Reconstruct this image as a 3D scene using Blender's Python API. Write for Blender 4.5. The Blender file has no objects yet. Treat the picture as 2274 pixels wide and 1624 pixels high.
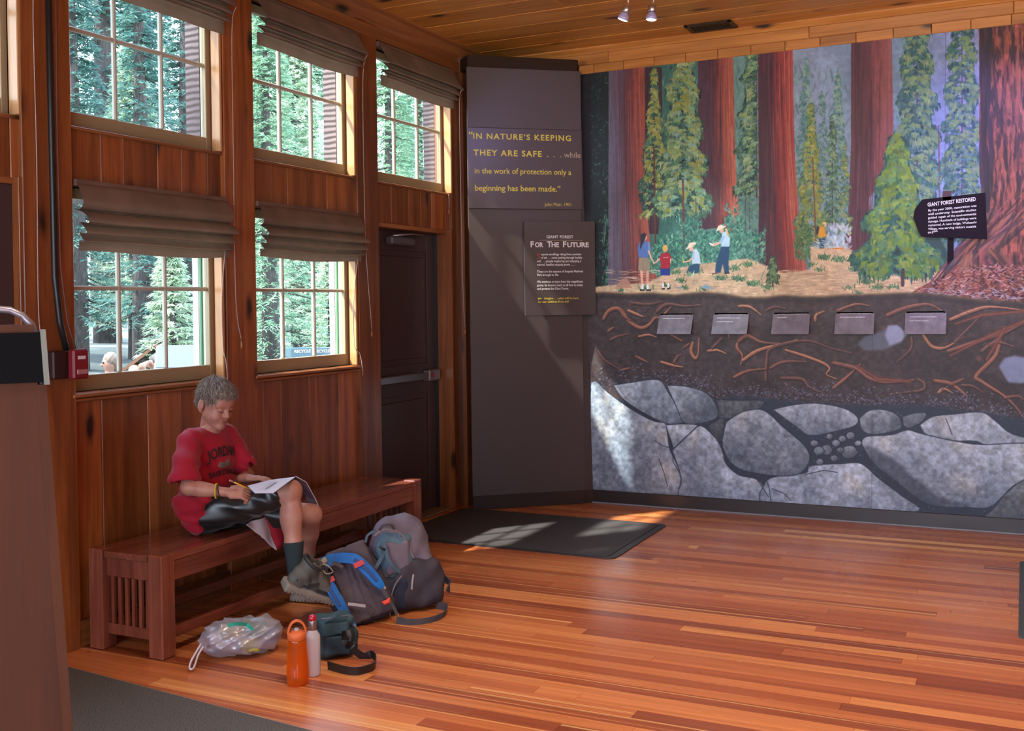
import bpy, bmesh, math, random
import numpy as np
from mathutils import Vector, Matrix
random.seed(7); np.random.seed(7)
scene = bpy.context.scene
COL = scene.collection

# ------------------------------------------------------------------ camera
CAM_F, CAM_PITCH, CAM_YAW, CAM_ROLL = 2346.0, 0.72, 25.88, -0.76
def _cam_axes():
    y, p, r = [math.radians(a) for a in (CAM_YAW, CAM_PITCH, CAM_ROLL)]
    F = Vector((-math.sin(y)*math.cos(p), math.cos(y)*math.cos(p), -math.sin(p)))
    R0 = Vector((math.cos(y), math.sin(y), 0)); U0 = R0.cross(F)
    return math.cos(r)*R0+math.sin(r)*U0, -math.sin(r)*R0+math.cos(r)*U0, F
CR, CU, CF = _cam_axes()
cd = bpy.data.cameras.new('camera'); cam = bpy.data.objects.new('camera', cd); COL.objects.link(cam)
cd.sensor_width = 36.0; cd.lens = 36.0*CAM_F/2274.0; cd.shift_y = -106.0/2274.0
cd.clip_start = 0.05; cd.clip_end = 400
M = Matrix.Identity(4)
for i in range(3):
    M[i][0], M[i][1], M[i][2] = CR[i], CU[i], -CF[i]
M.translation = Vector((0, 0, 1.55)); cam.matrix_world = M
scene.camera = cam

# ------------------------------------------------------------------ light
scene.view_settings.view_transform = 'Standard'; scene.view_settings.look = 'None'
scene.view_settings.exposure = 0.75; scene.view_settings.gamma = 1.0
scene.view_settings.use_curve_mapping = False
cy = scene.cycles
cy.use_denoising = True; cy.max_bounces = 7; cy.diffuse_bounces = 4; cy.glossy_bounces = 3
cy.transmission_bounces = 6; cy.transparent_max_bounces = 12; cy.sample_clamp_indirect = 4.0
cy.caustics_reflective = False; cy.caustics_refractive = False
world = bpy.data.worlds.new('world'); scene.world = world; world.use_nodes = True
wn = world.node_tree.nodes; wl = world.node_tree.links
bg = wn['Background']; bg.inputs['Strength'].default_value = 6.0
tc = wn.new('ShaderNodeTexCoord'); sp = wn.new('ShaderNodeSeparateXYZ'); rp = wn.new('ShaderNodeValToRGB')
wl.new(tc.outputs['Generated'], sp.inputs[0]); wl.new(sp.outputs['Z'], rp.inputs[0]); wl.new(rp.outputs[0], bg.inputs['Color'])
rp.color_ramp.elements[0].position = 0.0; rp.color_ramp.elements[0].color = (.76, .86, 1.0, 1)
rp.color_ramp.elements[1].position = 0.9; rp.color_ramp.elements[1].color = (.50, .64, 1.0, 1)

def light(name, kind, loc, energy, color=(1, 1, 1), **k):
    d = bpy.data.lights.new(name, kind); d.energy = energy; d.color = color
    o = bpy.data.objects.new(name, d); COL.objects.link(o); o.location = loc
    tgt = k.pop('target', None); par = k.pop('parent', None)
    for a, v in k.items():
        setattr(d, a, v)
    if tgt is not None:
        o.rotation_euler = (Vector(tgt)-Vector(loc)).to_track_quat('-Z', 'Y').to_euler()
    return o
SUN_DIR = Vector((1, 1.2, -1.92)).normalized()
sun = light('sun', 'SUN', (-8, 0, 12), 10.0, (1, .94, .85), angle=math.radians(1.5))
sun.rotation_euler = SUN_DIR.to_track_quat('-Z', 'Y').to_euler()

# unseen downward spots added to brighten the floor, outside the frame
for k, (x, y_, e) in enumerate(((-1.5, 3.0, 120), (-1.3, 4.9, 80), (.4, 5.2, 30), (-.6, 1.2, 90), (1.6, 3.2, 40))):
    light('floor_fill', 'SPOT', (x, y_, 3.42), e, (1, .82, .66), target=(x+.2, y_+.3, 0), spot_size=math.radians(96), spot_blend=.8, shadow_soft_size=.18)

for x, y_, e, tg in ((.8, 2.6, 110, (-1.0, 6.2, 3.52)), (-1.0, 2.0, 60, (-1.8, 5.6, 3.52)), (2.2, 3.6, 70, (.6, 6.8, 3.52))):     # unseen upward spots, added to brighten the pine ceiling
    light('ceiling_fill', 'SPOT', (x, y_, 2.5), e, (1, .76, .5), target=tg, spot_size=math.radians(75), spot_blend=.9, shadow_soft_size=.1)

# ------------------------------------------------------------------ helpers
def new_mat(name, col=(.5, .5, .5), rough=.5, spec=.5, metal=0, coat=0, **k):
    m = bpy.data.materials.new(name); m.use_nodes = True
    b = m.node_tree.nodes['Principled BSDF']
    b.inputs['Base Color'].default_value = (*col, 1); b.inputs['Roughness'].default_value = rough
    b.inputs['Specular IOR Level'].default_value = spec; b.inputs['Metallic'].default_value = metal
    b.inputs['Coat Weight'].default_value = coat; b.inputs['Coat Roughness'].default_value = .15
    for a, v in k.items():
        b.inputs[a.replace('_', ' ')].default_value = v
    return m
def N(m, t, **k):
    n = m.node_tree.nodes.new(t)
    for a, v in k.items():
        if a.startswith('i_'):
            n.inputs[a[2:].replace('_', ' ')].default_value = v
        else:
            setattr(n, a, v)
    return n
def L(m, a, b):
    m.node_tree.links.new(a, b)
def ramp(m, fac, stops, interp='LINEAR'):
    r = N(m, 'ShaderNodeValToRGB'); e = r.color_ramp.elements; r.color_ramp.interpolation = interp
    while len(e) < len(stops): e.new(0.5)
    for el, (p, c) in zip(e, stops):
        el.position = p; el.color = (*c, 1)
    L(m, fac, r.inputs[0]); return r.outputs[0]
def mixc(m, fac, a, b, mode='MIX'):
    x = N(m, 'ShaderNodeMix', data_type='RGBA', blend_type=mode)
    for s, v in ((0, fac), (6, a), (7, b)):
        if hasattr(v, 'links'): L(m, v, x.inputs[s])
        elif s == 0: x.inputs[0].default_value = v
        else: x.inputs[s].default_value = (*v, 1)
    return x.outputs[2]
def maths(m, op, a, b=0.0):
    x = N(m, 'ShaderNodeMath', operation=op)
    for s, v in ((0, a), (1, b)):
        if hasattr(v, 'links'): L(m, v, x.inputs[s])
        else: x.inputs[s].default_value = v
    return x.outputs[0]
def coords(m, scale=(1, 1, 1), rnd=True, rot=(0, 0, 0)):
    t = N(m, 'ShaderNodeTexCoord'); mp = N(m, 'ShaderNodeMapping'); mp.inputs['Scale'].default_value = scale
    mp.inputs['Rotation'].default_value = rot
    L(m, t.outputs['Object'], mp.inputs[0])
    if rnd:
        oi = N(m, 'ShaderNodeObjectInfo'); c = N(m, 'ShaderNodeCombineXYZ')
        v = maths(m, 'MULTIPLY', oi.outputs['Random'], 37.0)
        v2 = maths(m, 'MULTIPLY', oi.outputs['Random'], 91.0)
        L(m, v, c.inputs[0]); L(m, v2, c.inputs[1]); L(m, v, c.inputs[2]); L(m, c.outputs[0], mp.inputs['Location'])
    return mp.outputs[0]
def noise(m, vec, scale, detail=3, rough=.5, dist=0):
    n = N(m, 'ShaderNodeTexNoise', i_Scale=scale, i_Detail=detail, i_Roughness=rough, i_Distortion=dist)
    L(m, vec, n.inputs['Vector']); return n.outputs['Fac']
def bump(m, h, strength=.2, dist=.01):
    b = N(m, 'ShaderNodeBump', i_Strength=strength, i_Distance=dist); L(m, h, b.inputs['Height'])
    L(m, b.outputs[0], m.node_tree.nodes['Principled BSDF'].inputs['Normal'])
def setbase(m, c, name='Base Color'):
    L(m, c, m.node_tree.nodes['Principled BSDF'].inputs[name])

def wood(name, dark, mid, lite, axis='Z', rough=.4, coat=.25, knots=True, var=.35, grain=1.0, knotcol=(.02, .008, .004)):
    m = new_mat(name, mid, rough, .4, coat=coat)
    s = {'X': (.5, 9, 9), 'Y': (9, .5, 9), 'Z': (9, 9, .5)}[axis]
    v = coords(m, s)
    g = noise(m, v, 1.6*grain, 5, .6, .6)
    g2 = noise(m, v, 9*grain, 3, .6, .2)
    gg = maths(m, 'ADD', maths(m, 'MULTIPLY', g, .75), maths(m, 'MULTIPLY', g2, .25))
    c = ramp(m, gg, [(.33, dark), (.5, mid), (.68, lite)])
    oi = N(m, 'ShaderNodeObjectInfo')
    tone = ramp(m, oi.outputs['Random'], [(0, (1-var,)*3), (.5, (1, 1, 1)), (1, (1+var, 1+var*.9, 1+var*.8))])
    c = mixc(m, 1.0, c, tone, 'MULTIPLY')
    if knots:
        ks = {'X': (1.9, 5, 5), 'Y': (5, 1.9, 5), 'Z': (5, 5, 1.9)}[axis]
        kv = coords(m, ks); vo = N(m, 'ShaderNodeTexVoronoi', i_Scale=1.0, i_Randomness=1.0); L(m, kv, vo.inputs['Vector'])
        nz = noise(m, kv, 6, 2)
        d = maths(m, 'ADD', vo.outputs['Distance'], maths(m, 'MULTIPLY', maths(m, 'SUBTRACT', nz, .5), .12))
        k = ramp(m, d, [(.075, (1, 1, 1)), (.13, (.45, .45, .45)), (.2, (0, 0, 0))])
        c = mixc(m, k, c, knotcol)
    setbase(m, c); bump(m, gg, .12, .004)
    return m

class MB:
    """collects verts and faces in world coordinates, then links them as one mesh object"""
    def __init__(s): s.v = []; s.f = []; s.sm = []; s.mi = []; s.cur = 0
    def add(s, vs, fs, smooth=False, M=None):
        o = len(s.v)
        s.v += [tuple(M @ Vector(p)) if M is not None else tuple(p) for p in vs]
        s.f += [tuple(i+o for i in f) for f in fs]; s.sm += [smooth]*len(fs); s.mi += [s.cur]*len(fs)
        return s
    def box(s, a, b, M=None, bev=0.0):
        (x0, y0, z0), (x1, y1, z1) = a, b
        x0, x1 = min(x0, x1), max(x0, x1); y0, y1 = min(y0, y1), max(y0, y1); z0, z1 = min(z0, z1), max(z0, z1)
        if bev <= 0:
            vs = [(x, y, z) for x in (x0, x1) for y in (y0, y1) for z in (z0, z1)]
            return s.add(vs, [(0, 1, 3, 2), (4, 6, 7, 5), (0, 4, 5, 1), (2, 3, 7, 6), (0, 2, 6, 4), (1, 5, 7, 3)], M=M)
        bm = bmesh.new(); bmesh.ops.create_cube(bm, size=1)
        for v in bm.verts:
            v.co = Vector(((x0+x1)/2+v.co.x*(x1-x0), (y0+y1)/2+v.co.y*(y1-y0), (z0+z1)/2+v.co.z*(z1-z0)))
        bmesh.ops.bevel(bm, geom=bm.edges[:], offset=bev, segments=1, affect='EDGES')
        return s.bm(bm, M)
    def bm(s, bm, M=None, smooth=False):
        bm.verts.index_update()
        s.add([v.co[:] for v in bm.verts], [[v.index for v in f.verts] for f in bm.faces], smooth, M); bm.free(); return s
    def tube(s, pts, r, n=8, cap=True, flat=None, M=None):
        pts = [Vector(p) for p in pts]; rs = r if hasattr(r, '__len__') else [r]*len(pts)
        vs = []; prev = None
        for i, p in enumerate(pts):
            t = (pts[min(i+1, len(pts)-1)]-pts[max(i-1, 0)]).normalized()
            if prev is None:
                a = Vector((0, 0, 1)) if abs(t.z) < .9 else Vector((1, 0, 0)); u = t.cross(a).normalized()
            else: u = (prev-t*prev.dot(t)).normalized()
            prev = u; w = t.cross(u)
            for k in range(n):
                an = 2*math.pi*k/n; vs.append(p+rs[i]*(math.cos(an)*u+math.sin(an)*w))
        fs = [(i*n+k, i*n+(k+1) % n, (i+1)*n+(k+1) % n, (i+1)*n+k) for i in range(len(pts)-1) for k in range(n)]
        if cap: fs += [tuple(range(n))[::-1], tuple((len(pts)-1)*n+k for k in range(n))]
        return s.add(vs, fs, True, M)
    def lathe(s, prof, n=24, loc=(0, 0, 0), M=None, cap=True):
        vs = [(loc[0]+r*math.cos(2*math.pi*k/n), loc[1]+r*math.sin(2*math.pi*k/n), loc[2]+z) for r, z in prof for k in range(n)]
        fs = [(i*n+k, i*n+(k+1) % n, (i+1)*n+(k+1) % n, (i+1)*n+k) for i in range(len(prof)-1) for k in range(n)]
        if cap: fs += [tuple(range(n))[::-1], tuple((len(prof)-1)*n+k for k in range(n))]
        return s.add(vs, fs, True, M)
    def prism(s, poly, h, M=None):
        """poly: 2-D outline in local xy, extruded along local z by h"""
        n = len(poly)
        vs = [(x, y, 0) for x, y in poly]+[(x, y, h) for x, y in poly]
        fs = [tuple(range(n))[::-1], tuple(range(n, 2*n))]+[(i, (i+1) % n, n+(i+1) % n, n+i) for i in range(n)]
        return s.add(vs, fs, M=M)
    def ribbon(s, pts, width, thick, wdir=None, M=None):
        """flat strap along pts; wdir = width direction (one vector or one per point)"""
        pts = [Vector(p) for p in pts]; vs = []
        n = len(pts)
        for i, p in enumerate(pts):
            t = (pts[min(i+1, n-1)]-pts[max(i-1, 0)]).normalized()
            w = Vector(wdir[i] if isinstance(wdir[0], (tuple, list, Vector)) else wdir); w = (w-t*w.dot(t)).normalized()
            nn = t.cross(w); wd = width[i] if hasattr(width, '__len__') else width
            for a, b in ((-1, -1), (1, -1), (1, 1), (-1, 1)):
                vs.append(p+w*a*wd/2+nn*b*thick/2)
        fs = [(i*4+k, i*4+(k+1) % 4, (i+1)*4+(k+1) % 4, (i+1)*4+k) for i in range(n-1) for k in range(4)]
        fs += [(3, 2, 1, 0), tuple((n-1)*4+k for k in range(4))]
        return s.add(vs, fs, False, M)
    def build(s, name, mat, parent=None, bevel=0):
        me = bpy.data.meshes.new(name); me.from_pydata(s.v, [], s.f); me.update()
        me.polygons.foreach_set('use_smooth', s.sm)
        mats = mat if isinstance(mat, (list, tuple)) else [mat]
        for q in mats: me.materials.append(q)
        if len(mats) > 1: me.polygons.foreach_set('material_index', s.mi)
        o = bpy.data.objects.new(name, me); COL.objects.link(o)
        if parent: setpar(o, parent)
        if bevel:
            bv = o.modifiers.new('bevel', 'BEVEL'); bv.width = bevel; bv.segments = 2; bv.limit_method = 'ANGLE'
        return o
WM = {}
def wmat(o):
    m = Matrix.LocRotScale(o.location, o.rotation_euler, o.scale)
    if o.parent: m = wmat(o.parent) @ o.matrix_parent_inverse @ m
    return m
def setpar(o, p):
    o.parent = p; o.matrix_parent_inverse = wmat(p).inverted()
def thing(name, label, cat, loc=(0, 0, 0), group=None):
    o = bpy.data.objects.new(name, None); COL.objects.link(o); o.location = loc; o.empty_display_size = .1
    return tag(o, label, cat, group)
def tag(o, label=None, cat=None, group=None, kind=None):
    for k, v in (('label', label), ('category', cat), ('group', group), ('kind', kind)):
        if v: o[k] = v
    return o
def struct(o): o['kind'] = 'structure'; return o
def box(name, a, b, mat, parent=None, bev=0): return MB().box(a, b, bev=bev).build(name, mat, parent)
def dup(root, label, loc, rotz=None):
    r = root.copy(); COL.objects.link(r); r.location = loc; r['label'] = label
    if rotz is not None: r.rotation_euler = (0, 0, rotz)
    def rec(a, b):
        for ch in [c for c in bpy.data.objects if c.parent == a]:
            c = ch.copy(); COL.objects.link(c); c.parent = b; rec(ch, c)
    rec(root, r); return r

def frame(origin, right, up):
    r = Vector(right).normalized(); u = Vector(up).normalized(); n = r.cross(u)
    M = Matrix.Identity(4)
    for i in range(3): M[i][0], M[i][1], M[i][2], M[i][3] = r[i], u[i], n[i], origin[i]
    return M
def text(name, body, M, size, mat, parent=None, align='LEFT', bold=0.0, spacing=1.0, extrude=.0006, line=1.0, width=None, shear=0, word=1.0):
    c = bpy.data.curves.new(name, 'FONT'); c.body = body; c.size = size; c.align_x = align; c.offset = bold*size
    c.space_character = spacing; c.extrude = extrude; c.space_line = line; c.resolution_u = 3; c.shear = shear; c.space_word = word
    o = bpy.data.objects.new(name, c); COL.objects.link(o)
    me = bpy.data.meshes.new_from_object(o.evaluated_get(bpy.context.evaluated_depsgraph_get()))
    COL.objects.unlink(o); bpy.data.objects.remove(o)
    if width:
        xs = [v.co.x for v in me.vertices]; k = width/max(1e-6, max(xs)-min(xs))
        me.transform(Matrix.Diagonal((k, 1, 1, 1)))
    me.transform(M); me.materials.clear(); me.materials.append(mat); me.name = name
    o = bpy.data.objects.new(name, me); COL.objects.link(o)
    if parent: setpar(o, parent)
    return o

# ------------------------------------------------------------------ implicit-surface modelling (signed distances + surface nets)
class SDF:
    def __init__(s, lo, hi, h):
        s.lo = np.array(lo, float); s.h = h; s.n = np.ceil((np.array(hi)-s.lo)/h).astype(int)+1
        s.F = np.full(s.n, 1.0, np.float32); s.ax = [s.lo[i]+h*np.arange(s.n[i]) for i in range(3)]
    def sub(s, lo, hi):
        a = np.clip(np.floor((np.array(lo)-s.lo)/s.h).astype(int), 0, s.n); b = np.clip(np.ceil((np.array(hi)-s.lo)/s.h).astype(int)+1, 0, s.n)
        sl = tuple(slice(a[i], b[i]) for i in range(3))
        X = s.ax[0][sl[0]][:, None, None].astype(np.float32); Y = s.ax[1][sl[1]][None, :, None].astype(np.float32); Z = s.ax[2][sl[2]][None, None, :].astype(np.float32)
        return sl, X, Y, Z
    def comb(s, sl, d, k, op):
        f = s.F[sl]
        if op == 'sub':
            d = -d; hh = np.clip(.5-.5*(f-d)/max(k, 1e-6), 0, 1); s.F[sl] = f*(1-hh)+d*hh+k*hh*(1-hh)
            return
        if k > 1e-6:
            hh = np.clip(.5+.5*(f-d)/k, 0, 1); s.F[sl] = f*(1-hh)+d*hh-k*hh*(1-hh)
        else: s.F[sl] = np.minimum(f, d)
    def cap(s, a, b, ra, rb=None, k=.02, op='add', flat=None):
        """tapered capsule; flat=(axis vector, factor) squashes the section"""
        rb = ra if rb is None else rb; a = np.array(a, float); b = np.array(b, float); m = max(ra, rb)+k+.02
        sl, X, Y, Z = s.sub(np.minimum(a, b)-m, np.maximum(a, b)+m)
        ab = b-a; L2 = max(1e-9, float(ab@ab))
        px, py, pz = X-a[0], Y-a[1], Z-a[2]
        t = np.clip((px*ab[0]+py*ab[1]+pz*ab[2])/L2, 0, 1)
        qx, qy, qz = px-t*ab[0], py-t*ab[1], pz-t*ab[2]
        if flat is not None:
            ax = np.array(flat[0], float); ax /= np.linalg.norm(ax); dd = (qx*ax[0]+qy*ax[1]+qz*ax[2])*(1/flat[1]-1)
            qx, qy, qz = qx+dd*ax[0], qy+dd*ax[1], qz+dd*ax[2]
        s.comb(sl, np.sqrt(qx*qx+qy*qy+qz*qz)-(ra+(rb-ra)*t), k, op); return s
    def chain(s, pts, rs, k=.02, op='add', flat=None):
        for i in range(len(pts)-1): s.cap(pts[i], pts[i+1], rs[i], rs[i+1], k, op, flat)
        return s
    def ell(s, c, r, k=.02, op='add', R=None):
        """ellipsoid, R = 3x3 with rows as the local axes"""
        c = np.array(c, float); r = np.array(r, float)*np.ones(3); m = r.max()+k+.02
        sl, X, Y, Z = s.sub(c-m, c+m); x, y, z = X-c[0], Y-c[1], Z-c[2]
        if R is not None:
            x, y, z = [R[i][0]*x+R[i][1]*y+R[i][2]*z for i in range(3)]
        k0 = np.sqrt((x/r[0])**2+(y/r[1])**2+(z/r[2])**2); k1 = np.sqrt((x/r[0]**2)**2+(y/r[1]**2)**2+(z/r[2]**2)**2)
        s.comb(sl, k0*(k0-1)/np.maximum(k1, 1e-6), k, op); return s
    def rbox(s, c, hs, r, k=.02, op='add', R=None):
        c = np.array(c, float); m = float(np.linalg.norm(hs))+k+.02
        sl, X, Y, Z = s.sub(c-m, c+m); x, y, z = X-c[0], Y-c[1], Z-c[2]
        if R is not None:
            x, y, z = [R[i][0]*x+R[i][1]*y+R[i][2]*z for i in range(3)]
        qx, qy, qz = abs(x)-hs[0]+r, abs(y)-hs[1]+r, abs(z)-hs[2]+r
        d = np.sqrt(np.maximum(qx, 0)**2+np.maximum(qy, 0)**2+np.maximum(qz, 0)**2)+np.minimum(np.maximum(np.maximum(qx, qy), qz), 0)-r
        s.comb(sl, d, k, op); return s
    def cut(s, p, n):
        """keep the half space (x-p).n < 0"""
        n = np.array(n, float); n /= np.linalg.norm(n)
        X, Y, Z = s.ax[0][:, None, None], s.ax[1][None, :, None], s.ax[2][None, None, :]
        s.F = np.maximum(s.F, ((X-p[0])*n[0]+(Y-p[1])*n[1]+(Z-p[2])*n[2]).astype(np.float32)); return s
    def disp(s, fn):
        X, Y, Z = s.ax[0][:, None, None], s.ax[1][None, :, None], s.ax[2][None, None, :]
        s.F = s.F+fn(X, Y, Z).astype(np.float32); return s
    def mesh(s):
        F = s.F; ins = F < 0; n = np.array(F.shape)-1
        cnt = np.zeros(n, np.int8)
        for dx in (0, 1):
            for dy in (0, 1):
                for dz in (0, 1):
                    cnt += ins[dx:dx+n[0], dy:dy+n[1], dz:dz+n[2]]
        act = (cnt > 0) & (cnt < 8); idx = np.full(n, -1, np.int64); cells = np.argwhere(act); idx[act] = np.arange(len(cells))
        acc = np.zeros((len(cells), 3)); num = np.zeros(len(cells))
        C = [(a, b, c) for a in (0, 1) for b in (0, 1) for c in (0, 1)]
        for i, p in enumerate(C):
            for q in C[i+1:]:
                if sum(abs(p[j]-q[j]) for j in range(3)) != 1: continue
                fa = F[tuple((cells+p).T)]; fb = F[tuple((cells+q).T)]; m = (fa < 0) != (fb < 0)
                t = np.where(m, fa/np.where(m, fa-fb, 1), 0)[:, None]
                acc += np.where(m[:, None], np.array(p)+t*(np.array(q)-np.array(p)), 0); num += m
        V = s.lo+s.h*(cells+acc/num[:, None]); faces = []
        for ax in range(3):
            o1, o2 = (ax+1) % 3, (ax+2) % 3
            a = [slice(1, -1)]*3; a[ax] = slice(0, -1); b = [slice(1, -1)]*3; b[ax] = slice(1, None)
            A, B = ins[tuple(a)], ins[tuple(b)]; e = np.argwhere(A != B)
            if not len(e): continue
            sg = A[tuple(e.T)]; e = e+1; e[:, ax] -= 1
            d1 = np.zeros(3, int); d1[o1] = 1; d2 = np.zeros(3, int); d2[o2] = 1
            q = np.stack([idx[tuple((e-d1-d2).T)], idx[tuple((e-d2).T)], idx[tuple(e.T)], idx[tuple((e-d1).T)]], 1)
            q[~sg] = q[~sg][:, ::-1]; faces.append(q)
        return V, np.concatenate(faces)
    def build(s, name, mat, parent=None, smooth=1, post=None):
        V, Q = s.mesh()
        if smooth:
            for _ in range(smooth):
                acc = np.zeros_like(V); num = np.zeros(len(V))
                for i in range(4):
                    j = (i+1) % 4
                    np.add.at(acc, Q[:, i], V[Q[:, j]]); np.add.at(num, Q[:, i], 1); np.add.at(acc, Q[:, j], V[Q[:, i]]); np.add.at(num, Q[:, j], 1)
                V = V*.5+.5*acc/np.maximum(num, 1)[:, None]
        if post is not None: V = post(V)
        return npmesh(name, V, Q, mat, parent)
def npmesh(name, V, Q, mat, parent=None, smooth=True):
    me = bpy.data.meshes.new(name); nq, k = Q.shape
    me.vertices.add(len(V)); me.vertices.foreach_set('co', np.ascontiguousarray(V, np.float32).ravel())
    me.loops.add(nq*k); me.loops.foreach_set('vertex_index', Q.astype(np.int32).ravel())
    me.polygons.add(nq); me.polygons.foreach_set('loop_start', np.arange(nq, dtype=np.int32)*k)
    try: me.polygons.foreach_set('loop_total', np.full(nq, k, np.int32))
    except Exception: pass
    me.polygons.foreach_set('use_smooth', np.full(nq, smooth)); me.update(calc_edges=True); me.validate()
    for q in (mat if isinstance(mat, (list, tuple)) else [mat]): me.materials.append(q)
    o = bpy.data.objects.new(name, me); COL.objects.link(o)
    if parent: setpar(o, parent)
    return o
# ------------------------------------------------------------------ materials of the room
pine_wall = wood('pine_wall', (.13, .036, .011), (.26, .076, .020), (.40, .135, .037), 'Z', .38, .3, var=.35)
pine_ceil = wood('pine_ceiling', (.40, .155, .028), (.58, .25, .048), (.70, .34, .08), 'X', .42, .25, var=.14)
pine_trim = wood('pine_trim', (.16, .055, .017), (.27, .095, .03), (.38, .15, .05), 'Y', .38, .3, var=.15)
pine_trimx = wood('pine_trim_x', (.32, .125, .028), (.46, .19, .045), (.58, .27, .07), 'X', .38, .3, var=.15)
pine_jamb = wood('pine_jamb', (.40, .19, .07), (.55, .28, .11), (.65, .36, .16), 'Z', .4, .2, knots=False, var=.1)
sash_mat = new_mat('painted_sash', (.36, .27, .15), .45)
sashw = new_mat('muntin_paint', (.50, .46, .36), .45)
white_out = new_mat('exterior_white_paint', (.75, .73, .66), .6)
green_out = new_mat('exterior_green_paint', (.05, .18, .07), .6)
brown_wall = new_mat('brown_panel_paint', (.070, .052, .052), .45, .4)
v = coords(brown_wall, (1, 1, 1), False); bump(brown_wall, noise(brown_wall, v, 140, 2), .12, .002)
base_mat = new_mat('brown_rubber_base', (.030, .022, .022), .28, .5)
door_mat = new_mat('brown_door_paint', (.062, .036, .036), .38, .4)
v = coords(door_mat, (1, 1, 1), False); bump(door_mat, noise(door_mat, v, 60, 3), .1, .002)
black_mat = new_mat('black_plastic', (.012, .011, .012), .4)
steel = new_mat('brushed_steel', (.35, .34, .36), .35, metal=.9)
cord_mat = new_mat('cord', (.45, .36, .32), .7)
white_letter = new_mat('white_lettering', (.75, .74, .78), .5)
yellow_letter = new_mat('yellow_lettering', (.62, .50, .05), .5)
tan_letter = new_mat('tan_lettering', (.42, .33, .22), .5)
red_letter = new_mat('red_lettering', (.45, .06, .06), .5)
def glass_mat(name, tint=(.97, 1, .98), refl=.06):
    m = bpy.data.materials.new(name); m.use_nodes = True; nt = m.node_tree; nt.nodes.clear()
    o = nt.nodes.new('ShaderNodeOutputMaterial'); t = nt.nodes.new('ShaderNodeBsdfTransparent'); g = nt.nodes.new('ShaderNodeBsdfGlossy')
    t.inputs[0].default_value = (*tint, 1); g.inputs['Roughness'].default_value = .02
    mx = nt.nodes.new('ShaderNodeMixShader'); lw = nt.nodes.new('ShaderNodeLayerWeight'); lw.inputs[0].default_value = .5
    mr = nt.nodes.new('ShaderNodeMath'); mr.operation = 'POWER'; mr.inputs[1].default_value = 4.5
    nt.links.new(lw.outputs['Facing'], mr.inputs[0]); nt.links.new(mr.outputs[0], mx.inputs[0])
    nt.links.new(t.outputs[0], mx.inputs[1]); nt.links.new(g.outputs[0], mx.inputs[2]); nt.links.new(mx.outputs[0], o.inputs[0])
    return m
pane_mat = glass_mat('window_glass')

# ------------------------------------------------------------------ floor: one plank per object
floor_wood = new_mat('fir_floor', (.5, .2, .07), .26, .5, coat=.0)
m = floor_wood
v = coords(m, (.6, 26, 1)); g = noise(m, v, 1.3, 5, .6, .4)
oi = N(m, 'ShaderNodeObjectInfo')
c = ramp(m, oi.outputs['Random'], [(0, (.24, .055, .022)), (.18, (.40, .105, .036)), (.45, (.54, .170, .056)), (.8, (.60, .205, .066)), (.93, (.68, .27, .085)), (1, (.84, .44, .15))])
c = mixc(m, 1.0, c, ramp(m, g, [(.3, (.78, .74, .70)), (.5, (1, 1, 1)), (.72, (1.22, 1.28, 1.3))]), 'MULTIPLY')
yl = ramp(m, noise(m, coords(m, (.12, 30, 1)), 1.7, 2, .4), [(.63, (0, 0, 0)), (.69, (1, 1, 1))])
c = mixc(m, maths(m, 'MULTIPLY', yl, .55), c, (.88, .50, .18)); setbase(m, c)
bump(m, noise(m, coords(m, (2, 3, 1), False), 1.2, 2), .04, .02)
rr = ramp(m, noise(m, coords(m, (1, 1, 1), False), 2.2, 3), [(.3, (.20,)*3), (.7, (.36,)*3)]); setbase(m, rr, 'Roughness')
floor = struct(box('floor', (-4.05, -3.2, -.12), (4, 7.9, -.012), new_mat('subfloor', (.03, .012, .006), .8)))
floor_far = struct(MB().box((-3.93, -3.2, -.012), (3.9, 2.70, 0)).build('floor_near', floor_wood)); floor_far.name = 'floor'
rng = random.Random(3); y = 2.70; planks = 0
while y < 7.68:
    w = .078 if y > 3.3 else .09
    if y+w > 7.7: w = 7.7-y
    cuts = sorted(rng.uniform(-3.6, 1.6) for _ in range(2 if rng.random() < .75 else 3)); xs = [-3.93]+cuts+[1.9]
    for a, b in zip(xs, xs[1:]):
        if b-a < .06: continue
        box('plank', (a+.0006, y+.0004, -.012), (b-.0006, y+w-.0004, 0), floor_wood, floor); planks += 1
    y += w
struct(box('floor', (1.9, 2.7, -.012), (3.9, 7.7, 0), floor_wood))

# ------------------------------------------------------------------ window wall (x = -3.93 board face, posts proud to -3.90)
WX = -3.93
wall_left = struct(MB().build('wall_left', pine_wall)) if False else None
wb = MB()
mods = [(2.20, 3.20), (3.47, 4.47), (4.74, 5.74), (6.01, 7.02)]          # window modules along y
UZ0, UZ1, LZ0, LZ1 = 2.40, 3.30, 1.17, 2.12
# core of the wall, 12 cm thick behind the boards, with real openings
XO, XI = -4.10, -3.952
def core(y0, y1, z0, z1): wb.box((XO, y0, z0), (XI, y1, z1))
ys = [-3.2, 2.20]
for (a, b), nxt in zip(mods, [3.47, 4.74, 6.01, 7.75]): core(b, nxt, 0, 3.6)
for i, (a, b) in enumerate(mods):
    core(a, b, UZ1, 3.6)
    if i in (1, 2): core(a, b, LZ1, UZ0); core(a, b, 0, LZ0)
    else: core(a, b, 2.12, UZ0)
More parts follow.
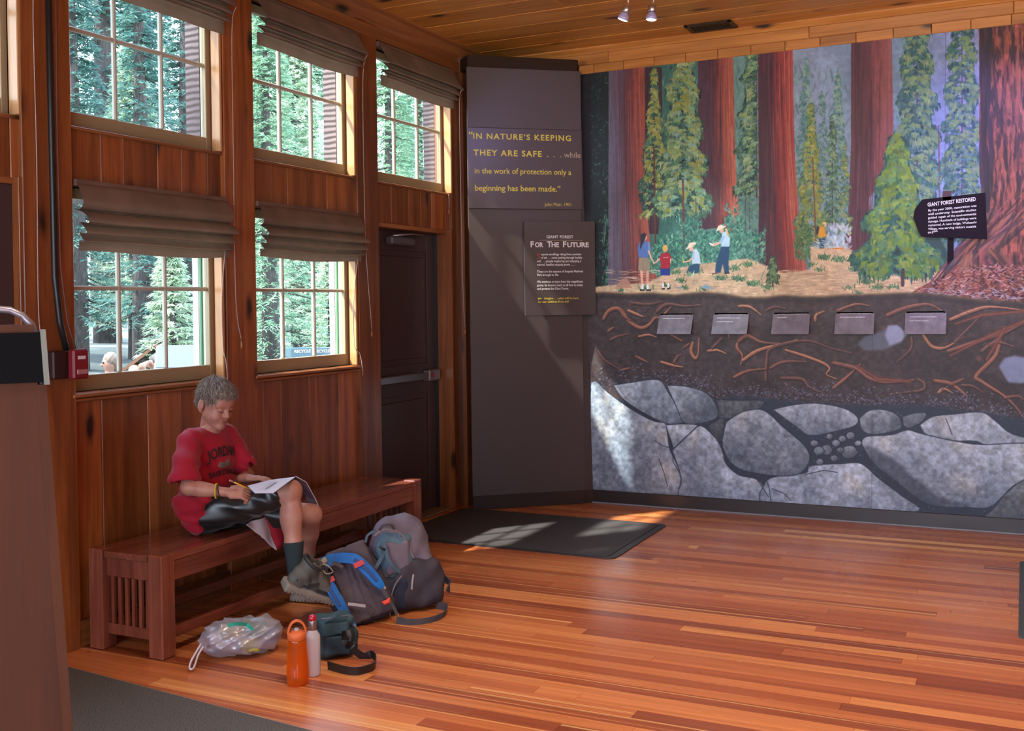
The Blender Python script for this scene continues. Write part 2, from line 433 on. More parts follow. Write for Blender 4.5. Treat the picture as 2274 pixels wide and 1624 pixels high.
# behind the photographer the wall goes on with three tall windows
for a, b in ((-3.2, -2.6), (-1.6, -1.1), (-.1, .3), (1.4, 2.2)): core(a, b, 0, 3.6)
for a, b in ((-2.6, -1.6), (-1.1, -.1), (.3, 1.4)): core(a, b, 3.3, 3.6); core(a, b, 0, .6)
wall_left = struct(wb.build('wall_left', pine_wall))
ext_paint = new_mat('brown_shingle', (.12, .085, .085), .8)
v = coords(ext_paint, (1, 1, 1), False); wv = N(ext_paint, 'ShaderNodeTexWave', bands_direction='Z', i_Scale=9, i_Distortion=2); L(ext_paint, v, wv.inputs[0]); bump(ext_paint, wv.outputs['Fac'], .6, .01)
struct(MB().box((-4.14, -3.2, 0), (-4.10, 2.1, .55)).build('trim_1', ext_paint))

def planks_v(y0, y1, z0, z1, widths=None, x=WX, mat=pine_wall, par=None):
    y = y0; i = 0
    while y < y1-.01:
        w = widths[i] if widths and i < len(widths) else rng.uniform(.14, .24)
        w = min(w, y1-y)
        if y1-(y+w) < .06: w = y1-y
        MB().box((XI+.001, y+.0008, z0), (x+rng.uniform(-.002, .002), y+w-.0008, z1), bev=.004).build('plank', mat, par or wall_left)
        y += w; i += 1
for i, (a, b) in enumerate(mods):
    lo, hi = a-.03, b+.03
    if i in (1, 2):
        planks_v(lo, hi, 0.0, LZ0, [.20, .29, .23, .24][:4] if i == 1 else [.11, .16, .27, .07, .24])
        planks_v(lo, hi, LZ1, UZ0)
    else: planks_v(lo, hi, 2.12, UZ0)
    planks_v(lo, hi, UZ1, 3.53)
# upright posts between the windows, standing proud
posts = []
for a, b in ((1.95, 2.20), (3.20, 3.47), (4.49, 4.74), (5.76, 6.01)):
    p = MB().box((XI+.001, a, 0), (-3.90, b, 3.53), bev=.004).build('post', pine_wall, wall_left); posts.append(p)
box('post', (XI+.001, 7.03, 0), (-3.905, 7.16, 3.53), pine_wall, wall_left)
box('post', (XI+.001, 7.16, 0), (-3.87, 7.34, 3.53), pine_wall, wall_left)
box('post', (XI+.001, 7.34, 0), (-3.92, 7.66, 3.53), pine_wall, wall_left)
planks_v(1.4, 1.95, 0, 3.53); planks_v(-3.2, -2.62, 0, 3.53)
# baseboard and crown on the window wall
struct(MB().box((WX+.001, 2.2, 0), (-3.905, 6.0, .12), bev=.003).build('baseboard_left', pine_trim))
cm = MB(); cm.prism([(0, 0), (.025, 0), (.035, .03), (.09, .075), (.12, .085), (.12, .10), (0, .10)], 10.8, frame((-3.93, 7.6, 3.42), (1, 0, 0), (0, 0, 1)))
struct(cm.build('trim_2', pine_trim))
struct(MB().box((-3.93, 2.2, 3.34), (-3.895, 7.6, 3.42), bev=.003).build('trim_3', pine_trim))

# ------------------------------------------------------------------ windows
def window(idx, y0, y1, z0, z1, cols=3, rows=((0, .5), (.5, 1)), munz=None, lower=False):
    w = bpy.data.objects.new('window_%d' % idx, None); COL.objects.link(w); w.location = (WX, y0, z0); struct(w)
    sx0, sx1 = -4.01, -3.975                                  # sash plane
    # reveal lining
    MB().box((XO, y1, z0), (-3.932, y1+.018, z1)).build('jamb', pine_jamb, w)
    MB().box((XO, y0-.018, z0), (-3.932, y0, z1)).build('jamb', pine_jamb, w)
    MB().box((XO, y0-.018, z1), (-3.932, y1+.018, z1+.02)).build('head_lining', pine_jamb, w)
    MB().box((XO, y0-.018, z0-.02), (-3.945, y1+.018, z0)).build('sill_lining', pine_jamb, w)
    bead = MB().box((-3.96, y1-.014, z0), (-3.90 if not lower else -3.905, y1+.004, z1), bev=.003); bead.build('stop_bead', pine_jamb, w)
    if lower:
        MB().box((-3.95, y0-.02, z0-.022), (-3.893, y1+.02, z0-.004), bev=.004).build('stool', pine_trim, w)
        MB().box((-3.93, y0-.02, z0-.042), (-3.902, y1+.02, z0-.026), bev=.004).build('apron', pine_trim, w)
    else:
        MB().box((-3.94, y0-.02, z0-.02), (-3.912, y1+.01, z0-.004), bev=.003).build('stool', pine_trim, w)
    # sash: two stiles, two rails
    st, br, tr = .038, .075, .05
    fr = [('stile', (y0+.002, z0), (y0+st, z1)), ('stile', (y1-st, z0), (y1-.002, z1)), ('bottom_rail', (y0+st, z0), (y1-st, z0+br)), ('top_rail', (y0+st, z1-tr), (y1-st, z1))]
    for n, (a, c), (b, d) in fr: MB().box((sx0, a, c), (sx1, b, d), bev=.003).build(n, sash_mat, w)
    gy0, gy1, gz0, gz1 = y0+st, y1-st, z0+br, z1-tr
    cy_ = [gy0+(gy1-gy0)*k/cols for k in range(cols+1)]
    for yy in cy_[1:-1]:
        MB().box((sx0+.002, yy-.011, gz0), (sx1-.008, yy+.011, gz1), bev=.006).build('muntin', sashw, w)
    zs = [gz0]+(munz or [])+[gz1]
    for zz in zs[1:-1]:
        MB().box((sx0+.003, gy0, zz-.011), (sx1-.009, gy1, zz+.011), bev=.006).build('muntin', sashw, w)
    for a, b in zip(cy_, cy_[1:]):
        for c, d in zip(zs, zs[1:]):
            MB().box((-3.995, a, c), (-3.992, b, d)).build('pane', pane_mat, w)
    # outside casing: white lining, then (below) a white and green screen frame, (above) a shingled corner
    ol = -4.075 if lower else -4.042
    MB().box((ol, y1-.006, z0-.02), (sx0-.004, y1+.03, z1+.04)).build('outer_lining', white_out, w)
    MB().box((ol, y0-.03, z0-.02), (sx0-.004, y0+.006, z1+.04)).build('outer_lining', white_out, w)
    if lower:
        MB().box((-4.115, y1-.012, z0-.1), (ol-.001, y1+.06, z1+.04)).build('outer_casing', white_out, w)
        MB().box((-4.062, y1-.016, z0-.02), (-4.05, y1-.007, z1)).build('screen_edge', green_out, w)
    else:
        MB().box((-4.14, y1-.012, z0-.3), (ol-.001, y1+.10, z1+.3)).build('outer_pier', ext_paint, w)
    return w
window(1, 2.20, 3.20, UZ0, UZ1, munz=[2.86])
window(2, 3.47, 4.475, UZ0, UZ1, munz=[2.865])
window(3, 4.74, 5.745, UZ0, UZ1, munz=[2.865])
window(4, 6.01, 7.03, UZ0, UZ1, munz=[2.865])
window(5, 3.47, 4.475, LZ0, LZ1, munz=[1.655], lower=True)
window(6, 4.74, 5.745, LZ0, LZ1, munz=[1.655], lower=True)
# tall windows of the same wall further back, outside the frame
for k, (a, b) in enumerate(((-2.6, -1.6), (-1.1, -.1), (.3, 1.4))):
    w = bpy.data.objects.new('window_%d' % (7+k), None); COL.objects.link(w); w.location = (WX, a, .6); struct(w)
    for (p, q) in (((-4.0, a, .6), (-3.96, a+.05, 3.3)), ((-4.0, b-.05, .6), (-3.96, b, 3.3)), ((-4.0, a, .6), (-3.96, b, .68)), ((-4.0, a, 3.24), (-3.96, b, 3.3)), ((-4.0, (a+b)/2-.015, .6), (-3.97, (a+b)/2+.015, 3.3)), ((-4.0, a, 1.9), (-3.97, b, 1.93))):
        box('stile', p, q, sash_mat, w)

# ------------------------------------------------------------------ roman shades (folded fabric blinds)
shade_mat = new_mat('shade_cloth', (.20, .135, .105), .85, .1)
b_ = shade_mat.node_tree.nodes['Principled BSDF']
v = coords(shade_mat, (1, 1, 1)); setbase(shade_mat, ramp(shade_mat, noise(shade_mat, v, 5, 3), [(.3, (.15, .090, .068)), (.7, (.22, .14, .108))])); b_.inputs['Transmission Weight'].default_value = 0
bump(shade_mat, noise(shade_mat, coords(shade_mat, (1, 1, 1)), 300, 2), .15, .001)
lining_mat = new_mat('shade_lining', (.62, .56, .46), .8, .1)
_nt = shade_mat.node_tree; _o = [n for n in _nt.nodes if n.type == 'OUTPUT_MATERIAL'][0]; _t = _nt.nodes.new('ShaderNodeBsdfTranslucent'); _t.inputs[0].default_value = (.50, .34, .20, 1)
_m = _nt.nodes.new('ShaderNodeMixShader'); _m.inputs[0].default_value = .07; _nt.links.new(b_.outputs[0], _m.inputs[1]); _nt.links.new(_t.outputs[0], _m.inputs[2]); _nt.links.new(_m.outputs[0], _o.inputs[0])
def smooth_poly(p, n=6):
    out = []
    P = [p[0]]+list(p)+[p[-1]]
    for i in range(1, len(P)-2):
        a, b, c, d = [np.array(q, float) for q in P[i-1:i+3]]
        for t in np.arange(n)/n:
            out.append(.5*((2*b)+(-a+c)*t+(2*a-5*b+4*c-d)*t*t+(-a+3*b-3*c+d)*t**3))
    out.append(np.array(P[-2], float)); return out
def shade(y0, y1, ztop, drop, label, upper, seed):
    w = thing('roman_shade', label, 'window shade', (-3.9, (y0+y1)/2, ztop), 'roman shades over the window wall')
    box('headrail', (-3.929, y0+.01, ztop-.03), (-3.885, y1-.01, ztop), shade_mat, w)
    if upper: prof = [(-.0, 0), (.035, -.01), (.06, -.06), (.105, -.115), (.118, -.135), (.105, -.142), (.05, -.128), (.075, -.15), (.098, -.175), (.09, -.183), (.04, -.172), (.06, -.195), (.08, -.212), (.07, -.219), (.03, -.21), (.032, -.245), (.028, -.28)]
    else: prof = [(0, 0), (.03, -.015), (.055, -.06), (.07, -.10), (.05, -.128), (.02, -.132), (.06, -.145), (.095, -.17), (.105, -.19), (.09, -.197), (.04, -.19), (.065, -.21), (.085, -.238), (.075, -.245), (.035, -.238), (.05, -.262), (.065, -.278), (.055, -.284), (.03, -.28), (.032, -.30), (.028, -.325)]
    prof = smooth_poly(prof, 4); K = drop/(-prof[-1][1]); n = len(prof); ny = 30; vs = []
    rs = random.Random(seed); ph = rs.uniform(0, 6)
    for j in range(ny+1):
        t = j/ny
        for i, (dx, dz) in enumerate(prof):
            q = i/n; sag = -.008*math.sin(math.pi*t)*q+.004*math.sin(t*7+ph+q*5)*q
            bul = 1+.12*math.sin(t*5+ph)*q-.10*(abs(t-.5)*2)**6
            ins = (dx/.12)*.004*(1 if upper else 1)
            yy = y0+.008-ins+(y1-y0-.016+2*ins)*t
            vs.append((-3.905+dx*bul, yy, ztop-.012+(dz*K)+sag))
    fs = [(j*n+i, (j+1)*n+i, (j+1)*n+i+1, j*n+i+1) for j in range(ny) for i in range(n-1)]
    mb = MB(); mb.add(vs, fs, True); o = mb.build('folded_cloth', shade_mat, w)
    return w
for i, (nm, sd) in enumerate((('window at the left edge of the view', 1), ('first full window from the left', 2), ('middle upper window', 3), ('last upper window, beside the door', 4))):
    a, b = mods[i]; shade(a-.0, b+.025, 3.33, .285, 'brown roman shade rolled up over the '+nm, True, sd)
shade(3.47, 4.50, 2.15, .315, 'brown roman shade gathered over the lower window above the boy', False, 8)
shade(4.74, 5.765, 2.155, .305, 'brown roman shade gathered over the lower window next to the door', False, 9)
def cord(pts, label, name='shade_cord', tassel=True, r=.0024):
    w = thing(name, label, 'cord', pts[-1])
    P = smooth_poly(pts, 5)
    MB().tube(P, r, 6).build('string', cord_mat, w)
    for i in range(3, len(P)-3, 9): MB().lathe([(.001, -.006), (.0045, 0), (.001, .006)], 8, tuple(P[i])).build('knot', cord_mat, w)
    if tassel:
        e = pts[-1]; MB().lathe([(.002, 0), (.007, -.012), (.009, -.045), (.004, -.055)], 10, tuple(e)).build('tassel', pine_trim, w)
CG = None
cord([(-3.80, 3.24, 3.16), (-3.885, 3.262, 2.95), (-3.89, 3.268, 2.2), (-3.89, 3.262, 1.6), (-3.885, 3.27, 1.42)], 'thin pull cord hanging on the post left of the first full window', tassel=False)
cord([(-3.80, 4.49, 3.17), (-3.88, 4.545, 3.06), (-3.888, 4.55, 2.4), (-3.886, 4.545, 1.75), (-3.88, 4.55, 1.50), (-3.875, 4.575, 1.38)], 'thin pull cord with tassel on the post between the two lower windows')
cord([(-3.80, 5.76, 3.18), (-3.88, 5.815, 3.07), (-3.888, 5.82, 2.4), (-3.886, 5.83, 1.9), (-3.88, 5.86, 1.52), (-3.875, 5.865, 1.40)], 'thin pull cord with tassel on the post beside the door')
cord([(-3.80, 7.05, 3.18), (-3.86, 7.09, 3.09), (-3.865, 7.10, 2.4), (-3.865, 7.11, 1.8), (-3.86, 7.115, 1.50), (-3.855, 7.12, 1.38)], 'thin pull cord with tassel on the post right of the door')
cord([(-3.87, 4.45, 1.86), (-3.90, 4.452, 1.6), (-3.895, 4.45, 1.34), (-3.885, 4.46, 1.26), (-3.88, 4.465, 1.14)], 'short pull cord inside the lower window above the boy')
cord([(-3.87, 5.71, 1.86), (-3.90, 5.70, 1.6), (-3.895, 5.69, 1.31), (-3.885, 5.74, 1.24), (-3.88, 5.76, 1.14)], 'short pull cord with tassel at the lower window beside the door')
cord([(-3.905, 6.98, 2.385), (-3.903, 6.985, 2.34), (-3.902, 6.98, 2.29)], 'very short cord end hanging below the last upper window')

# ------------------------------------------------------------------ doors
def door(idx, y0, y1, z1, full):
    d = bpy.data.objects.new('door_%d' % idx, None); COL.objects.link(d); d.location = (-4.05, y0, 0); struct(d)
    sx0, sx1 = (-4.095, -4.055) if full else (-3.99, -3.945)
    box('door_leaf', (sx0, y0+.02, .01), (sx1-.006, y1-.02, z1-.03), door_mat, d)
    # rails and stiles proud of the two recessed panels
    for a, b, c, e in ((y0+.02, y0+.14, .01, z1-.03), (y1-.14, y1-.02, .01, z1-.03), (y0+.14, y1-.14, .01, .22), (y0+.14, y1-.14, .90, 1.12), (y0+.14, y1-.14, z1-.17, z1-.03)):
        MB().box((sx1-.006, a, c), (sx1+.004, b, e), bev=.003).build('stile', door_mat, d)
    for c, e in ((.26, .86), (1.16, z1-.21)):
        MB().box((sx1-.008, y0+.18, c), (sx1, y1-.18, e), bev=.006).build('panel', door_mat, d)
    MB().box((-4.1, y1-.02, 0), (-3.90, y1, z1), bev=.002).build('jamb', pine_wall, d)
    MB().box((-4.1, y0, 0), (-3.93, y0+.02, z1), bev=.002).build('jamb', pine_wall, d)
    MB().box((-4.1, y0, z1-.03), (-3.93, y1, z1), bev=.002).build('head', pine_trim, d)
    MB().box((-4.07, y1-.045, 0), (-4.03, y1-.02, z1-.03), bev=.002).build('stop', black_mat, d)
    MB().box((-4.1, y0+.02, 0), (-3.93, y1-.02, .012), bev=.004).build('threshold', new_mat('threshold', (.35, .25, .16), .4, metal=.5), d)
    if full:
        pb = bpy.data.objects.new('panic_bar', None); COL.objects.link(pb); pb.location = (-4.0, y0, 1.03); setpar(pb, d)
        MB().box((-4.05, y0+.06, 1.0), (-4.0, y1-.22, 1.055), bev=.006).build('push_bar', steel, pb)
        MB().box((-4.05, y1-.22, .985), (-3.99, y1-.06, 1.07), bev=.008).build('latch_case', steel, pb)
        MB().box((-4.05, y0+.03, .995), (-3.995, y0+.07, 1.06), bev=.006).build('end_bracket', steel, pb)
        box('indicator', (-3.992, y1-.2, 1.015), (-3.988, y1-.16, 1.045), new_mat('red_indicator', (.35, .03, .03), .4), pb)
        cl = bpy.data.objects.new('door_closer', None); COL.objects.link(cl); cl.location = (-4.0, y1-.4, 2.02); setpar(cl, d)
        MB().box((-4.05, y0+.30, 1.985), (-3.985, y0+.62, 2.045), bev=.012).build('closer_body', new_mat('closer_grey', (.10, .09, .11), .35), cl)
        MB().tube([(-4.02, y0+.36, 2.05), (-3.95, y0+.5, 2.065), (-4.0, y0+.75, 2.075)], .008, 8).build('closer_arm', steel, cl)
        st = thing('door_sticker', 'small blue sticker with white print on the brown door', 'sticker', (-4.05, y0+.2, 1.4))
        FS = frame((-4.0505, y0+.055, 1.388), (0, 1, 0), (0, 0, 1))
        MB().box((-4.052, y0+.05, 1.38), (-4.0505, y0+.185, 1.45)).build('backing', new_mat('sticker_blue', (.02, .09, .14), .4), st)
        for k, tx in enumerate(('Please', 'keep this door', 'closed')): text('lettering', tx, Matrix.Translation((0.0001, 0, .045-.018*k)) @ FS, .016, white_letter, st, extrude=.0002)
door(1, 6.01, 7.03, 2.12, True)
door(2, 2.20, 3.20, 2.13, False)

# ------------------------------------------------------------------ fire alarm and black conduit
fa = thing('fire_alarm_box', 'small dark red fire alarm box on the post left of the lower window', 'alarm', (-3.9, 3.39, 1.24))
red = new_mat('alarm_red', (.22, .012, .02), .3, coat=.3)
MB().box((-3.90, 3.31, 1.245), (-3.86, 3.43, 1.37), bev=.006).build('back_box', new_mat('alarm_back', (.03, .008, .01), .5), fa)
MB().box((-3.86, 3.385, 1.24), (-3.82, 3.475, 1.375), bev=.008).build('front_cover', red, fa)
MB().box((-3.82, 3.40, 1.262), (-3.812, 3.46, 1.285), bev=.003).build('pull_handle', new_mat('alarm_handle', (.45, .2, .22), .3), fa)
MB().box((-3.82, 3.41, 1.33), (-3.817, 3.45, 1.345)).build('badge', white_letter, fa)
cn = thing('black_conduit', 'black cable channel running down the post to the red alarm box', 'conduit', (-3.9, 3.36, 1.37))
MB().tube([(-3.892, 3.345, 3.40), (-3.892, 3.35, 2.4), (-3.892, 3.355, 1.7), (-3.889, 3.375, 1.5), (-3.885, 3.405, 1.37)], .014, 8).build('channel', black_mat, cn)
MB().tube([(-3.88, 3.385, 3.40), (-3.885, 3.375, 2.4), (-3.885, 3.38, 1.75), (-3.87, 3.40, 1.5), (-3.86, 3.435, 1.37)], .0035, 6).build('wire', new_mat('wire_brown', (.14, .06, .05), .6), cn)
for z in (): MB().box((-3.90, 3.325, z-.01), (-3.874, 3.385, z+.01), bev=.003).build('clip', black_mat, cn)

# ------------------------------------------------------------------ ceiling
ceil = struct(box('ceiling', (-4.1, -3.2, 3.545), (4, 7.9, 3.62), pine_ceil))
yb = [7.66, 7.34, 7.07, 6.79, 6.51, 6.23, 5.95, 5.67, 5.39, 5.11, 4.83, 4.55, 4.27, 3.99, 3.7, 3.4, 3.1, 2.6]
for a, b in zip(yb[1:], yb):
    cut = rng.uniform(-3, 1.5)
    for x0, x1 in ((-3.93, cut), (cut, 2.6)):
        MB().box((x0+.001, a+.003, 3.52), (x1-.001, b-.003, 3.546), bev=.005).build('plank', pine_ceil, ceil)
# air vent
vt = thing('ceiling_vent', 'dark rectangular air grille set in the pine ceiling', 'vent', (-2.0, 7.45, 3.52))
dark_metal = new_mat('dark_bronze', (.035, .028, .02), .45, metal=.4)
vx0, vx1, vy0, vy1 = -2.17, -1.83, 7.33, 7.54
for a, b in (((vx0, vy0), (vx1, vy0+.03)), ((vx0, vy1-.03), (vx1, vy1)), ((vx0, vy0), (vx0+.03, vy1)), ((vx1-.03, vy0), (vx1, vy1))):
    MB().box((a[0], a[1], 3.508), (b[0], b[1], 3.521), bev=.004).build('frame', dark_metal, vt)
box('duct_backing', (vx0+.02, vy0+.02, 3.5185), (vx1-.02, vy1-.02, 3.5195), black_mat, vt)
for k in range(15):
    x = vx0+.04+k*.0185
    MB().box((-.001, vy0+.03, -.005), (.001, vy1-.03, .005), Matrix.Translation((x, 0, 3.514)) @ Matrix.Rotation(.5, 4, 'Y')).build('slat', dark_metal, vt)

# ------------------------------------------------------------------ mural wall, angled partition, remaining walls
plaster = new_mat('plaster', (.18, .10, .06), .7)
wall_back = struct(MB().box((-4.1, 7.668, 0), (4.0, 7.85, 3.62)).build('wall_back', plaster))
# short upright boards above the mural, a rail and a cove
xs = [-3.9]+[-2.98+.243*k for k in range(0, 22)]
for a, b in zip(xs, xs[1:]):
    MB().box((a+.0015, 7.645, 3.33), (b-.0015, 7.668, 3.42), bev=.003).build('plank', pine_trimx, wall_back)
x = -3.9
for w in (1.05, 1.5, 1.3, 2.0): 
    MB().box((x+.001, 7.62, 3.395), (x+w-.001, 7.66, 3.475), bev=.004).build('rail_board', pine_trimx, wall_back); x += w
cm = MB(); cm.prism([(0, 0), (.02, 0), (.026, .012), (.05, .035), (.05, .045), (0, .045)], 5.9, frame((2.0, 7.64, 3.475), (0, -1, 0), (0, 0, 1)))
struct(cm.build('trim_4', pine_trimx))
struct(box('wall_right', (3.9, -3.2, 0), (4.0, 7.9, 3.6), plaster))
# unseen rear wall; its openings are added to let in more sky light
for k, (a, b, c, d) in enumerate(((-4.1, -3.2, 0, 3.6), (3.2, 4.0, 0, 3.6), (-3.2, 3.2, 2.9, 3.6), (-.3, .3, 0, 2.9))):
    o = struct(box('wall_rear', (a, -3.3, c), (b, -3.2, d), plaster))
# angled partition across the corner
A = Vector((-3.76, 7.03, 0)); B = Vector((-3.08, 7.60, 0)); D = (B-A).normalized(); NP = Vector((D.y, -D.x, 0)); PL = (B-A).length
FP = frame(A, D, (0, 0, 1))                      # local x along the panel, y up, z out into the room
part = MB().box((0, 0, -.04), (PL, 3.34, 0), FP).build('wall_partition', brown_wall); struct(part)
part_ret = MB().add([(-3.08, 7.60, 0), (-3.028, 7.65, 0), (-3.098, 7.65, 3.34), (-3.08, 7.60, 3.34), (-3.11, 7.62, 0), (-3.11, 7.65, 3.34)], [(0, 1, 2, 3), (0, 4, 1), (3, 2, 5)]).build('wall_partition', brown_wall); struct(part_ret)
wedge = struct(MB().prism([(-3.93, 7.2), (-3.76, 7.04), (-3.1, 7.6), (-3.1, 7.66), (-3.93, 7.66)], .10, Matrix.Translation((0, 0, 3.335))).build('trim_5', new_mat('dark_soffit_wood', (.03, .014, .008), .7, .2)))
bsm = MB().box((0, 0, 0), (PL+.004, .105, .012), FP, bev=.003); struct(bsm.build('baseboard_partition', base_mat))
struct(MB().add([(-3.078, 7.592, 0), (-3.018, 7.642, 0), (-3.018, 7.642, .105), (-3.078, 7.592, .105)], [(0, 1, 2, 3)]).build('baseboard_return', base_mat))
struct(MB().box((-3.03, 7.636, 0), (3.9, 7.668, .103), bev=.003).build('baseboard_back', base_mat))
struct(MB().box((-3.03, 7.624, 0), (3.9, 7.637, .012), bev=.003).build('trim_6', new_mat('shoe_grey', (.22, .23, .27), .4)))

# quotation board, upper half of the partition
def on(px, py, pz=0): return FP @ Matrix.Translation((px*PL, py, pz))
qb = thing('quotation_board', 'tall brown board with yellow conservation quotation on the corner partition', 'sign', tuple(FP @ Vector((.4, 2.28, .02))))
sign_brown = new_mat('sign_brown', (.072, .055, .058), .35, .4)
MB().box((-.008, 2.885, .001), (PL*1.0, 3.338, .028), FP, bev=.002).build('upper_panel', brown_wall, qb)
MB().box((-.008, 2.276, .001), (PL*1.0, 2.884, .03), FP, bev=.002).build('text_panel', sign_brown, qb)
def line(parent, s, px, py, size, mat, px1=None, z=.0302, **k):
    return text('lettering', s, on(px, py, z), size, mat, parent, width=(px1-px)*PL if px1 else None, **k)
line(qb, '“', .0, 2.80, .075, yellow_letter, bold=.02)
line(qb, "IN NATURE’S KEEPING", .035, 2.80, .060, yellow_letter, .90, bold=.02, spacing=1.2)
line(qb, "THEY ARE SAFE", .04, 2.675, .062, yellow_letter, .64, bold=.025, spacing=1.2)
line(qb, ". . .", .68, 2.675, .05, yellow_letter, .81)
line(qb, "while", .84, 2.672, .062, tan_letter, .99)
line(qb, "in the work of protection only a", .045, 2.54, .060, yellow_letter, .90, bold=.008)
line(qb, "beginning has been made.”", .045, 2.41, .062, yellow_letter, .80, bold=.012)
line(qb, "John Muir, 1901", .66, 2.30, .036, yellow_letter, .90)
# second sign stands off the partition and overhangs its edge
fs_ = thing('giant_forest_sign', 'brown panel headed FOR THE FUTURE standing off the corner partition', 'sign', tuple(FP @ Vector((.5, 1.46, .03))))
MB().box((.468*PL, 1.462, .035), (1.105*PL, 2.183, .05), FP, bev=.002).build('panel', sign_brown, fs_)
for a in (.55, .9):
    for zz in (1.6, 2.05): MB().box((a*PL-.02, zz-.02, 0), (a*PL+.02, zz+.02, .036), FP).build('standoff', black_mat, fs_)
Z5 = .0505
line(fs_, "GIANT FOREST", .665, 2.052, .032, white_letter, .905, z=Z5, bold=.02, spacing=1.1)
line(fs_, "F", .520, 1.985, .062, white_letter, z=Z5, bold=.03); line(fs_, "OR", .562, 1.985, .050, white_letter, .635, z=Z5, bold=.03)
line(fs_, "T", .670, 1.985, .062, white_letter, z=Z5, bold=.03); line(fs_, "HE", .708, 1.985, .050, white_letter, .775, z=Z5, bold=.03)
line(fs_, "F", .810, 1.985, .062, white_letter, z=Z5, bold=.03); line(fs_, "UTURE", .850, 1.985, .050, white_letter, 1.045, z=Z5, bold=.03)
MB().box((.60*PL, 2.035, Z5), (.99*PL, 2.037, Z5+.0005), FP).build('rule', tan_letter, fs_)
line(fs_, "S", .578, 1.895, .062, red_letter, z=Z5)
body = [("equoia seedlings rising from pockets", .615, .975), ("of ash . . . roots pushing through healthy", .615, .985), ("soil . . . people exploring and enjoying a", .578, .975), ("natural, healthy sequoia grove . . . .", .578, .92), None,
        ("These are the seasons of Sequoia National", .578, .99), ("Park brought to life.", .578, .77), None,
        ("We continue to learn from this magnificent", .578, .99), ("grove. Its lessons teach us all how to enjoy", .578, .99), ("and protect the Giant Forest.", .578, .86)]
yy = 1.922
for t in body:
    if t: line(fs_, t[0], t[1], yy, .024, white_letter, t[2], z=Z5, bold=.015)
    yy -= .0262
line(fs_, "Imagine . . . what will be here", .64, 1.586, .023, yellow_letter, .945, z=Z5, bold=.015)
line(fs_, "for our children if we fail?", .583, 1.56, .022, yellow_letter, .86, z=Z5, bold=.015)
MB().prism([(.583*PL, 1.584), (.62*PL, 1.592), (.583*PL, 1.60)], .0006, FP @ Matrix.Translation((0, 0, Z5))).build('arrow', yellow_letter, fs_)

# ------------------------------------------------------------------ door mat, carpets
mat_rub = new_mat('ribbed_mat', (.055, .05, .052), .6, .4)
v = coords(mat_rub, (1, 1, 1), False); wv = N(mat_rub, 'ShaderNodeTexWave', bands_direction='Y', i_Scale=22, i_Distortion=.4); L(mat_rub, v, wv.inputs[0]); bump(mat_rub, wv.outputs['Fac'], .35, .004)
def rounded(x0, y0, x1, y1, r, n=5):
    out = []
    for cx, cy_, a0 in ((x1-r, y0+r, -90), (x1-r, y1-r, 0), (x0+r, y1-r, 90), (x0+r, y0+r, 180)):
        for k in range(n+1):
            a = math.radians(a0+90*k/n); out.append((cx+r*math.cos(a), cy_+r*math.sin(a)))
    return out
dm = thing('door_mat', 'charcoal entrance mat lying in front of the brown door', 'mat', (-3.0, 6.5, 0))
MB().prism(rounded(-3.86, 5.98, -2.24, 7.06, .06), .006).build('rubber_edge', new_mat('mat_edge', (.03, .028, .03), .45), dm)
MB().prism(rounded(-3.84, 6.01, -2.29, 7.03, .04), .004, Matrix.Translation((0, 0, .005))).build('pile', mat_rub, dm)
carpet = new_mat('grey_carpet', (.10, .10, .095), .95, .1)
v = coords(carpet, (1, 1, 1), False); nz = noise(carpet, v, 220, 3); setbase(carpet, ramp(carpet, nz, [(.35, (.05, .048, .045)), (.65, (.15, .145, .135))])); bump(carpet, nz, .5, .004)
cp = thing('grey_carpet', 'grey carpet in the bottom left corner beside the kiosk', 'carpet', (-3, 2.9, 0))
MB().prism([(-3.90, 3.262), (-2.20, 3.10), (-1.2, 3.0), (-1.2, -2.5), (-3.90, -2.5)], .009).build('pile', carpet, cp)
MB().prism([(-3.90, 3.272), (-2.20, 3.11), (-1.19, 3.01), (-1.2, 3.0), (-2.20, 3.10), (-3.90, 3.262)], .006).build('binding', new_mat('carpet_binding', (.3, .22, .2), .8), cp)
c2 = thing('blue_grey_mat', 'edge of a blue grey mat at the right side of the floor', 'mat', (.5, 6.4, 0))
MB().prism(rounded(-.035, 5.3, 1.4, 6.85, .03), .006).build('rubber_edge', new_mat('blue_edge', (.06, .075, .085), .5), c2)
MB().prism(rounded(-.01, 5.33, 1.37, 6.82, .02), .004, Matrix.Translation((0, 0, .005))).build('pile', new_mat('blue_pile', (.12, .15, .17), .9), c2)

# ------------------------------------------------------------------ bench
redwood = wood('bench_redwood', (.11, .028, .017), (.19, .052, .030), (.27, .085, .05), 'Y', .25, .5, knots=False, var=.12)
redwood_z = wood('bench_redwood_upright', (.11, .028, .017), (.19, .052, .030), (.27, .085, .05), 'Z', .25, .5, knots=False, var=.12)
bn = thing('wooden_bench', 'long reddish wooden slat bench under the windows', 'bench', (-3.64, 4.6, 0))
bx0, bx1, by0, by1, bt = -3.865, -3.42, 3.485, 5.715, .455
for sx in ((bx0, bx0+.085), (bx1-.085, bx1)):
    for sy in ((by0, by0+.085), (by1-.085, by1)):
        MB().box((sx[0], sy[0], .0), (sx[1], sy[1], bt+.006), bev=.006).build('leg', redwood_z, bn)
for k in range(5):
    w_ = (bx1-bx0-.01)/5; x0 = bx0+.005+k*w_
    ya, yb_ = (by0+.088, by1-.088) if k in (0, 4) else (by0+.004, by1-.004)
    MB().box((x0+.0008, ya, bt-.03), (x0+w_-.0008, yb_, bt), bev=.003).build('seat_board', redwood, bn)
for x0 in (bx1-.03, bx0+.008): MB().box((x0, by0+.086, bt-.12), (x0+.022, by1-.086, bt-.031), bev=.003).build('apron', redwood, bn)
